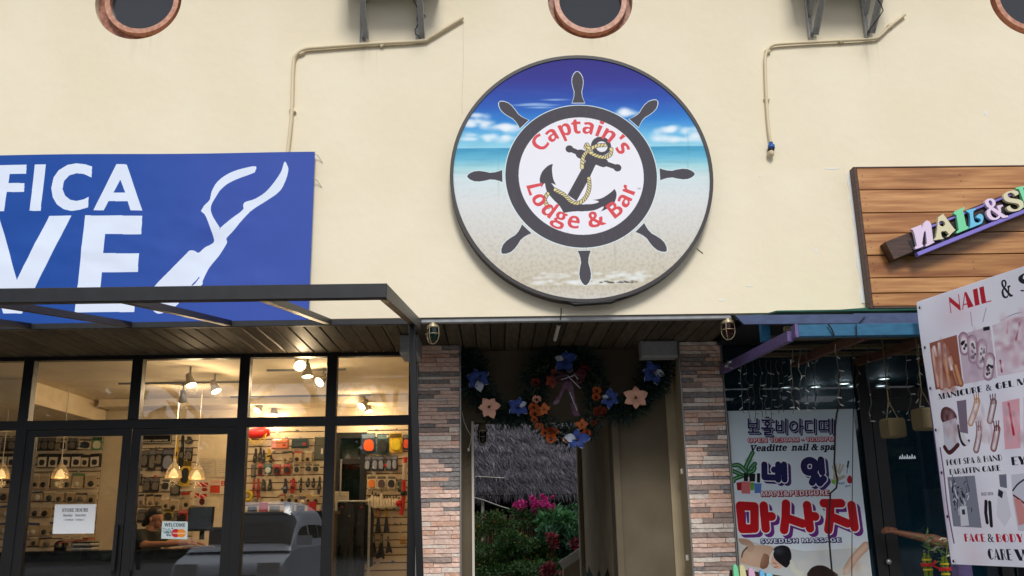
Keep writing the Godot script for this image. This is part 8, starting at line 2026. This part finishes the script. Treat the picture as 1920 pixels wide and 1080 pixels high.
# ---------------------------------------------------------------- behind the passage
func bush(label: String, called: String, cat: String, c: Vector3, size: Vector3, n: int, leaf: Mesh, base: Color, flowers: Array, group := "") -> void:
	var t := thing(called, label, cat, Vector3(c.x, -0.18, c.z), group)
	var o := t.position
	var clump := []
	for k in 14: clump.append(c + Vector3(rng.randf_range(-0.5, 0.5) * size.x, rng.randf_range(-0.42, 0.42) * size.y, rng.randf_range(-0.4, 0.4) * size.z))
	var w := []
	var cols := []
	for i in n:
		var k := rng.randi() % 14
		var d := rdir()
		var p: Vector3 = clump[k] + d * Vector3(0.24, 0.2, 0.24) * Vector3(size.x, size.y, size.z) * pow(rng.randf(), 0.5)
		w.append(Transform3D(aim(d + Vector3(0, 0.2, 0.5), rng.randf() * TAU, rng.randf_range(0.6, 1.3)), p - o))
		var v := rng.randf_range(0.8, 3.4)
		cols.append(Color(base.r * v, base.g * v, base.b * v * rng.randf_range(0.8, 1.2)))
	scatter("foliage", leaf, M.leaf, w, cols, t)
	var b := Body.new()
	for k in 9:
		var q: Vector3 = clump[k] - o
		b.tube(PackedVector3Array([Vector3(q.x * 0.3, 0, q.z * 0.3), Vector3(q.x * 0.7, q.y * 0.5, q.z * 0.7), q]), 0.012, 5, 0.4)
	put("stems", b.mesh(), M.brown_wood, t)
	if flowers.size():
		w = []
		cols = []
		for i in int(flowers[0]):
			var k := rng.randi() % 14
			var d := (rdir() + Vector3(0, 0.5, 0.8)).normalized()
			var p: Vector3 = clump[k] + d * Vector3(0.25, 0.21, 0.25) * size
			var col: Color = flowers[1 + rng.randi() % (flowers.size() - 1)]
			for j in 5:
				w.append(Transform3D(aim(rdir() + d, rng.randf() * TAU, rng.randf_range(0.7, 1.1)), p - o + rdir() * 0.014))
				cols.append(col)
		scatter("blossom", leaf_mesh(0.026, 0.022, 0.1), M.leaf, w, cols, t)

func garden() -> void:
	M.leaf = leaf_material(0.5, 0.3)
	# thatched house
	var h := thing("thatched_house", "house with grey palm thatch roof and dark open eaves beyond the passage", "house")
	var ez := -13.0
	var ey := 1.89
	var slope := 0.95
	var st := mottled(Color(0.20, 0.18, 0.21), Color(0.34, 0.31, 0.35), 0.03, Vector3(0.6, 0.6, 0.6), 0.95, 0.5, 70)
	var b := Body.new()
	b.bar(Vector3(0.6, ey - 0.06, ez + 0.02), Vector3(0.6, ey + slope * 4.4 - 0.06, ez - 4.4), 13.0, 0.12)
	b.bar(Vector3(0.6, ey + slope * 4.4 - 0.06, ez - 4.4), Vector3(0.6, ey - 0.06, ez - 8.8), 13.0, 0.12)
	put("roof", b.mesh(), st, h)
	var w := []
	var cols := []
	var tn := FastNoiseLite.new()
	tn.frequency = 1.0
	tn.seed = 21
	for i in 34000:
		var u := rng.randf()
		var x := rng.randf_range(-1.6, 3.4)
		var v := rng.randf_range(-0.02, 2.9)
		var course := fposmod(v + 0.05 * tn.get_noise_2d(x * 2.0, 7.0), 0.34) / 0.34
		var lift := 0.012 + 0.05 * (1.0 - course) * rng.randf()
		var d := Vector3(0.34 + rng.randf_range(-0.32, 0.32) + 0.5 * tn.get_noise_2d(x * 1.3, v * 1.3), -slope + rng.randf_range(-0.25, 0.25), 1.0 + rng.randf_range(-0.2, 0.2))
		if v < 0.07: d = Vector3(rng.randf_range(-0.4, 0.4), -1.6, 0.6)
		w.append(Transform3D(aim(d, rng.randf() * TAU, rng.randf_range(0.5, 1.4)), Vector3(x, ey + slope * v + lift + 0.03 - 0.02 * x, ez - v + lift)))
		var clump := 0.75 + 0.55 * tn.get_noise_2d(x * 2.2 + v * 1.6, v * 4.5)
		var g := rng.randf_range(0.05, 0.15) * clump * (1.5 if u > 0.97 else 1.0)
		cols.append(Color(g * 0.84, g * 0.78, g * 0.96))
	scatter("thatch", leaf_mesh(0.24, 0.017, 0.1), M.leaf, w, cols, h)
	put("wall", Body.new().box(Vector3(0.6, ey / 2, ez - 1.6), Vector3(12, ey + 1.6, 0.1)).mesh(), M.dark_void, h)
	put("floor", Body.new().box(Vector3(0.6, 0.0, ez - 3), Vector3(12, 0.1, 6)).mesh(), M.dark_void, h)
	put("post", Body.new().tube(PackedVector3Array([Vector3(-0.298, -0.2, -13.1), Vector3(-0.298, ey + 0.1, -13.1)]), 0.035, 8).mesh(), M.galv, h)
	put("post", Body.new().tube(PackedVector3Array([Vector3(2.6, -0.2, -13.1), Vector3(2.6, ey + 0.1, -13.1)]), 0.035, 8).mesh(), M.galv, h)
	var ln := Body.new()
	ln.tube(PackedVector3Array([Vector3(-0.528, 1.825, -12.6), Vector3(-0.288, 1.765, -12.6), Vector3(0.109, 1.614, -12.6), Vector3(0.449, 1.519, -12.6)]), 0.012, 5)
	tag(put("clothes_line", ln.mesh(), M.galv), "pale wire drooping below the thatched eaves", "wire")
	var st2 := Body.new()
	for q in [[Vector3(0.602, 3.767, -15.7), Vector3(0.758, 3.62, -15.6)], [Vector3(0.882, 3.518, -15.4), Vector3(1.093, 3.311, -15.2)], [Vector3(-0.512, 3.67, -15.5), Vector3(0.749, 3.52, -15.4)], [Vector3(-0.447, 2.165, -13.2), Vector3(0.179, 2.119, -13.2)], [Vector3(0.256, 2.632, -14.1), Vector3(0.411, 2.471, -13.9)]]:
		st2.tube(PackedVector3Array([q[0] + Vector3(0, 0.12, 0.14), q[1] + Vector3(0, 0.12, 0.14)]), 0.006, 5)
	put("pale_binding", st2.mesh(), M.off_white, h)
	# bamboo fence
	var f := thing("bamboo_fence", "thin bamboo stick fence between the flowers and the thatched house", "fence", Vector3(0, -0.18, -11.2))
	var fb := Body.new()
	var top := 1.416 + 0.18
	for i in 130:
		var x := -1.7 + 0.036 * i + rng.randf_range(-0.006, 0.006)
		fb.tube(PackedVector3Array([Vector3(x, 0, 0), Vector3(x + rng.randf_range(-0.01, 0.01), top + rng.randf_range(-0.06, 0.04), 0)]), 0.011, 5)
	var fo := put("stick_row", fb.mesh(), plain(Color(0.50, 0.43, 0.30), 0.8), f)
	fo.set_meta("kind", "stuff")
	put("rail", Body.new().tube(PackedVector3Array([Vector3(-1.7, top - 0.15, -0.02), Vector3(3.0, top - 0.15, -0.02)]), 0.014, 6).mesh(), M.olive_wood, f)
	put("rail", Body.new().tube(PackedVector3Array([Vector3(-1.7, 0.5, -0.02), Vector3(3.0, 0.5, -0.02)]), 0.014, 6).mesh(), M.olive_wood, f)
	var lf := leaf_mesh(0.055, 0.034)
	var big := leaf_mesh(0.15, 0.07)
	var orange := Color(0.75, 0.25, 0.04)
	var yel := Color(0.75, 0.5, 0.08)
	var pink := Color(0.65, 0.12, 0.18)
	var G := Color(0.035, 0.085, 0.022)
	bush("lantana bush with orange and pink specks under the house post", "lantana_bush", "bush", Vector3(-0.06, 1.227, -10.4), Vector3(0.7, 0.5, 0.5), 2600, lf, Color(0.045, 0.085, 0.025), [26, orange, yel, pink], "flowering bushes beyond the passage")
	bush("dark lantana bush filling the lower part of the passage view", "lantana_bush", "bush", Vector3(-0.016, 0.675, -9.4), Vector3(1.1, 0.7, 0.6), 4200, lf, G, [34, orange, yel, pink], "flowering bushes beyond the passage")
	bush("lantana bush with yellow blossoms in the middle of the passage view", "lantana_bush", "bush", Vector3(0.5, 0.762, -9.2), Vector3(0.8, 0.6, 0.6), 3600, lf, Color(0.04, 0.09, 0.03), [30, yel, yel, orange], "flowering bushes beyond the passage")
	bush("low dark bush below the photo's edge behind the passage", "lantana_bush", "bush", Vector3(0.159, 0.31, -8.6), Vector3(1.5, 0.6, 0.6), 3600, lf, G, [10, orange, pink], "flowering bushes beyond the passage")
	bush("sparse bush before the bamboo sticks under the magenta bougainvillea", "hedge_bush", "bush", Vector3(0.616, 1.317, -10.9), Vector3(0.8, 0.4, 0.3), 1500, lf, Color(0.04, 0.08, 0.03), [8, orange, pink], "flowering bushes beyond the passage")
	bush("bright green large leaved shrub beside the passage's rear post", "broadleaf_shrub", "shrub", Vector3(1.19, 1.204, -9.9), Vector3(0.62, 0.5, 0.5), 900, big, Color(0.055, 0.14, 0.06), [], "broad leaved shrubs beyond the passage")
	bush("deep green large leaved shrub below the bright one near the rear post", "broadleaf_shrub", "shrub", Vector3(1.118, 0.793, -9.3), Vector3(0.7, 0.6, 0.5), 1100, big, Color(0.025, 0.075, 0.04), [], "broad leaved shrubs beyond the passage")
	bush("shrub with glossy leaves in front of the dark eaves, right of the magenta flowers", "broadleaf_shrub", "shrub", Vector3(1.392, 1.38, -11.5), Vector3(0.6, 0.3, 0.4), 520, big, Color(0.05, 0.12, 0.06), [], "broad leaved shrubs beyond the passage")
	bush("red leaved croton among the green shrubs near the rear post", "croton_plant", "shrub", Vector3(0.966, 0.939, -8.9), Vector3(0.17, 0.17, 0.16), 170, leaf_mesh(0.08, 0.045), Color(0.15, 0.025, 0.035), [], "red leaved plants beyond the passage")
	bush("red leaved croton touching the rear post", "croton_plant", "shrub", Vector3(1.389, 0.869, -8.9), Vector3(0.13, 0.16, 0.14), 120, leaf_mesh(0.08, 0.045), Color(0.15, 0.022, 0.04), [], "red leaved plants beyond the passage")
	bush("red leaved croton at the foot of the stair wall", "croton_plant", "shrub", Vector3(0.867, 0.497, -7.6), Vector3(0.24, 0.17, 0.16), 220, leaf_mesh(0.08, 0.045), Color(0.16, 0.03, 0.04), [], "red leaved plants beyond the passage")
	# bougainvillea
	var t := thing("bougainvillea", "magenta bougainvillea blooming before the dark thatched eaves", "bush", Vector3(0.73, -0.18, -11.0))
	var o := t.position
	w = []
	cols = []
	for q in [[Vector3(0.5, 1.604, -11), 0.12, 300], [Vector3(0.384, 1.596, -11), 0.06, 90], [Vector3(0.774, 1.62, -11), 0.12, 300], [Vector3(0.962, 1.586, -11), 0.12, 280], [Vector3(1.044, 1.503, -11), 0.1, 200], [Vector3(0.904, 1.772, -11), 0.05, 80], [Vector3(0.713, 1.734, -11), 0.06, 80], [Vector3(0.966, 1.719, -11), 0.05, 70], [Vector3(1.12, 1.583, -11), 0.035, 40], [Vector3(1.114, 1.747, -11), 0.025, 24], [Vector3(0.771, 1.518, -11), 0.1, 150]]:
		for i in q[2]:
			w.append(Transform3D(aim(rdir() + Vector3(0, 0, 0.5), rng.randf() * TAU, rng.randf_range(0.7, 1.2)), q[0] + rdir() * q[1] * sqrt(rng.randf()) - o))
			var v := rng.randf_range(0.7, 1.25)
			cols.append(Color(0.75 * v, 0.045 * v, 0.36 * v))
	scatter("bracts", leaf_mesh(0.042, 0.034, 0.15), M.leaf, w, cols, t)
	w = []
	cols = []
	for i in 700:
		var p: Vector3 = Vector3(0.781, 1.406, -11.05) + Vector3(rng.randf_range(-0.4, 0.45), rng.randf_range(-0.16, 0.12), rng.randf_range(-0.12, 0.12))
		w.append(Transform3D(aim(rdir(), rng.randf() * TAU, rng.randf_range(0.6, 1.2)), p - o))
		var v := rng.randf_range(0.6, 1.5)
		cols.append(Color(0.04 * v, 0.085 * v, 0.03 * v))
	scatter("foliage", lf, M.leaf, w, cols, t)
	b = Body.new()
	for k in 6: b.tube(PackedVector3Array([Vector3(rng.randf_range(-0.05, 0.05), 0, 0), Vector3(-0.2 + 0.08 * k, 0.9, 0), Vector3(-0.3 + 0.12 * k, 1.5, 0.0)]), 0.012, 5, 0.5)
	put("stems", b.mesh(), M.brown_wood, t)
	# stair wall and plants in the passage
	var s := thing("stair_wall", "low beige stair wall with white sloping cap behind the passage", "wall")
	var zz := -5.9
	var a := PackedVector2Array([Vector2(0.93, 0.604), Vector2(1.148, 0.739), Vector2(1.369, 0.877), Vector2(1.343, 0.247), Vector2(0.924, 0.255)])
	put("wall", Body.new().prism(a, -6.05, -5.9).mesh(), M.beige, s)
	put("cap", Body.new().bar(Vector3(a[0].x - 0.01, a[0].y + 0.012, -5.96), Vector3(a[2].x, a[2].y + 0.012, -5.96), 0.2, 0.024, Vector3(0, 0, 1)).mesh(), M.white, s)
	for q in [[Vector3(1.038, 0.714, -2.4), "dark pointed leaf plant standing in the passage before the grey wall", 7], [Vector3(-0.31, 0.687, -2.4), "dark leaf plant standing at the passage's edge by the door trim", 4]]:
		var p := thing("potted_plant", q[1], "plant", Vector3(q[0].x, 0, q[0].z), "dark plants in the passage")
		put("pot", Body.new().lathe(PackedVector2Array([Vector2(0, 0), Vector2(0.11, 0), Vector2(0.15, 0.26), Vector2(0.13, 0.26), Vector2(0.12, 0.22), Vector2(0, 0.21)])).mesh(), M.brown_wood, p)
		for k in int(q[2]):
			var ang: float = TAU * k / q[2] + 0.6
			var lb := Body.new()
			var top2 := Vector3(cos(ang) * 0.13, q[0].y + rng.randf_range(-0.06, 0.1), sin(ang) * 0.08)
			var wd := 0.045
			lb.quad(Vector3(-0.01, 0.2, 0), Vector3(0.01, 0.2, 0), top2 * 0.7 + Vector3(wd, 0.06, 0), top2 * 0.7 + Vector3(-wd, 0.06, 0.01))
			lb.tri(top2 * 0.7 + Vector3(-wd, 0.06, 0.01), top2 * 0.7 + Vector3(wd, 0.06, 0), top2)
			put("leaf", lb.mesh(), plain(Color(0.05, 0.10, 0.08), 0.4), p)

# ---------------------------------------------------------------- the street behind the viewer, seen in the glass
func palm(at: Vector3, h: float, label: String) -> void:
	var t := thing("palm_tree", label, "tree", at, "palms across the car park")
	put("trunk", Body.new().tube(PackedVector3Array([Vector3.ZERO, Vector3(0.15, h * 0.4, 0), Vector3(0.1, h * 0.75, 0.1), Vector3(0.3, h, 0.1)]), 0.2, 8, 0.6).mesh(), M.brown_wood, t)
	var b := Body.new()
	for k in 16:
		var a := TAU * k / 16.0
		var d := Vector3(cos(a), 0, sin(a))
		var n := Vector3(-d.z, 0, d.x)
		var up := rng.randf_range(0.2, 1.1)
		for i in 14:
			var u := i / 13.0
			var p := Vector3(0.3, h, 0.1) + d * u * 2.6 + Vector3(0, up * u * 2.2 - 2.0 * u * u, 0)
			for s in [-1, 1]:
				b.tri(p, p + d * 0.16, p + n * s * 0.55 * (1.0 - u * 0.5) + d * 0.3 + Vector3(0, -0.3, 0))
	put("crown", b.mesh(), plain(Color(0.20, 0.29, 0.12), 0.7), t)

func street() -> void:
	car()
	palm(Vector3(-9.0, -0.18, 34), 9.2, "coconut palm across the car park, the one furthest from the passage")
	palm(Vector3(-5.5, -0.18, 38), 8.8, "coconut palm across the car park, shorter than its neighbours")
	palm(Vector3(-1.6, -0.18, 33), 9.0, "coconut palm across the car park, tallest of the row")
	palm(Vector3(1.8, -0.18, 36), 9.4, "coconut palm across the car park, opposite the stone pillars")
	palm(Vector3(-16, -0.18, 30), 9.0, "coconut palm across the car park, beside the big tree")
	var g := structure("woodland")
	g.position = Vector3(0, -0.18, 42)
	var w := []
	var cols := []
	for i in 9000:
		var x := rng.randf_range(-46, 34)
		w.append(Transform3D(aim(rdir(), rng.randf() * TAU, rng.randf_range(0.7, 1.5)), Vector3(x, rng.randf() * (6.8 + 1.1 * sin(x * 0.55) + 0.6 * sin(x * 1.7)), rng.randf_range(-1.2, 1.2))))
		var v := rng.randf_range(0.5, 1.4)
		cols.append(Color(0.035 * v, 0.06 * v, 0.028 * v))
	scatter("foliage", leaf_mesh(1.3, 0.8), M.leaf, w, cols, g)
	put("thicket", Body.new().box(Vector3(-6, 2.9, 0.6), Vector3(80, 5.8, 0.3)).mesh(), plain(Color(0.14, 0.17, 0.1), 0.9), g)
	var t := thing("shade_tree", "broad tree beside the car park mirrored in the shop glass", "tree", Vector3(-17, -0.18, 22))
	put("trunk", Body.new().tube(PackedVector3Array([Vector3.ZERO, Vector3(0.2, 2, 0), Vector3(0.1, 4.5, 0.2)]), 0.3, 9, 0.6).mesh(), M.brown_wood, t)
	w = []
	cols = []
	for i in 5000:
		var d := rdir()
		w.append(Transform3D(aim(rdir(), rng.randf() * TAU, rng.randf_range(0.7, 1.4)), Vector3(0, 6.6, 0) + d * Vector3(4.4, 2.8, 4.0) * pow(rng.randf(), 0.4)))
		var v := rng.randf_range(0.5, 1.4)
		cols.append(Color(0.045 * v, 0.08 * v, 0.03 * v))
	scatter("crown", leaf_mesh(0.4, 0.24), M.leaf, w, cols, t)

func car() -> void:
	var t := thing("parked_car", "silver blue parked van mirrored in the dive shop glass", "car", Vector3(-4.2, -0.16, 4.4))
	var paint := plain(Color(0.80, 0.84, 0.90), 0.22, 0.0)
	paint.clearcoat_enabled = true
	paint.clearcoat = 0.6
	var tint := plain(Color(0.035, 0.04, 0.05), 0.04)
	# side outline in (length, height); the nose is at 0 and faces the shop
	var low := curve(PackedVector2Array([Vector2(0.1, 0.32), Vector2(0.0, 0.55), Vector2(0.04, 0.78), Vector2(0.25, 0.92), Vector2(0.9, 1.05), Vector2(1.5, 1.08), Vector2(4.2, 1.08), Vector2(4.38, 0.95), Vector2(4.4, 0.5), Vector2(4.3, 0.3), Vector2(2.2, 0.26)]), true, 4)
	var turn := Basis(Vector3(0, 0, 1), Vector3(0, 1, 0), Vector3(-1, 0, 0))
	put("body", Body.new().prism(low, -0.86, 0.86, Transform3D(turn, Vector3.ZERO)).mesh(), paint, t)
	# cabin: a rounded shell over the belt line; z along the car, a from one side over the roof to the other
	var zs := [0.62, 0.9, 1.2, 1.5, 1.8, 2.3, 3.4, 4.0, 4.25, 4.4]
	var hs := [1.04, 1.26, 1.48, 1.66, 1.80, 1.88, 1.88, 1.80, 1.55, 1.06]
	var shell := func(z: float, a: float, grow: float) -> Vector3:
		var n := 0
		while n < zs.size() - 2 and z > zs[n + 1]: n += 1
		var f := clampf((z - zs[n]) / (zs[n + 1] - zs[n]), 0.0, 1.0)
		var top: float = lerpf(hs[n], hs[n + 1], smoothstep(-0.3, 1.3, f) * 0.4 + f * 0.6) + grow
		var y := 1.03 + (top - 1.03) * pow(sin(a), 0.42)
		var x := (0.85 + grow) * signf(cos(a)) * pow(absf(cos(a)), 0.34) * (1.0 - 0.22 * (y - 1.03) / 0.85)
		return Vector3(x, y, z - grow * (1.5 if z < 2.0 else -1.0))
	var patch := func(z0: float, z1: float, a0: float, a1: float, grow: float) -> ArrayMesh:
		return sheet(func(u: float, v: float) -> Vector3: return shell.call(lerpf(z0, z1, v), lerpf(a0, a1, u), grow), 28, 24)
	put("cabin", patch.call(0.62, 4.4, 0.001, PI - 0.001, 0.0), paint, t)
	put("windscreen", patch.call(0.78, 1.62, 0.42, PI - 0.42, 0.008), tint, t)
	put("rear_window", patch.call(4.02, 4.3, 0.5, PI - 0.5, 0.008), tint, t)
	for s in [0, 1]:
		for k in 3:
			var w0: float = [1.42, 2.35, 3.2][k]
			var a0 := 0.03 if s == 1 else PI - 0.03
			var a1 := 0.19 if s == 1 else PI - 0.19
			put("side_window", patch.call(w0, w0 + 0.78, a0, a1, 0.008), tint, t)
		var m := put("wing_mirror", Body.new().box(Vector3((-0.98 if s == 0 else 0.98), 1.2, 1.05), Vector3(0.24, 0.16, 0.12), Basis(), 0.03).mesh(), paint, t)
		put("headlight", Body.new().box(Vector3((-0.64 if s == 0 else 0.64), 0.8, 0.06), Vector3(0.34, 0.16, 0.1), Basis(), 0.03).mesh(), plain(Color(0.8, 0.82, 0.85), 0.05), t)
		for z in [0.8, 3.55]:
			var wh := put("wheel", Body.new().lathe(PackedVector2Array([Vector2(0.2, -0.1), Vector2(0.32, -0.09), Vector2(0.32, 0.09), Vector2(0.2, 0.1)]), Vector3((-0.84 if s == 0 else 0.84), 0.32, z), Basis(Vector3.BACK, PI / 2), 24).mesh(), M.black, t)
			put("rim", Body.new().lathe(PackedVector2Array([Vector2(0, -0.06), Vector2(0.2, -0.09), Vector2(0.2, 0.09), Vector2(0, 0.06)]), Vector3((-0.84 if s == 0 else 0.84), 0.32, z), Basis(Vector3.BACK, PI / 2), 12).mesh(), M.alu, wh)
	put("grille", Body.new().box(Vector3(0, 0.62, 0.0), Vector3(0.9, 0.16, 0.06), Basis(), 0.01).mesh(), M.black, t)
	put("bumper", Body.new().box(Vector3(0, 0.42, 0.0), Vector3(1.66, 0.2, 0.12), Basis(), 0.04).mesh(), paint, t)
	put("permit_sticker", Body.new().box(Vector3(0.3, 1.36, 1.12), Vector3(0.08, 0.12, 0.004), Basis(Vector3.RIGHT, -0.86)).mesh(), M.red, t)
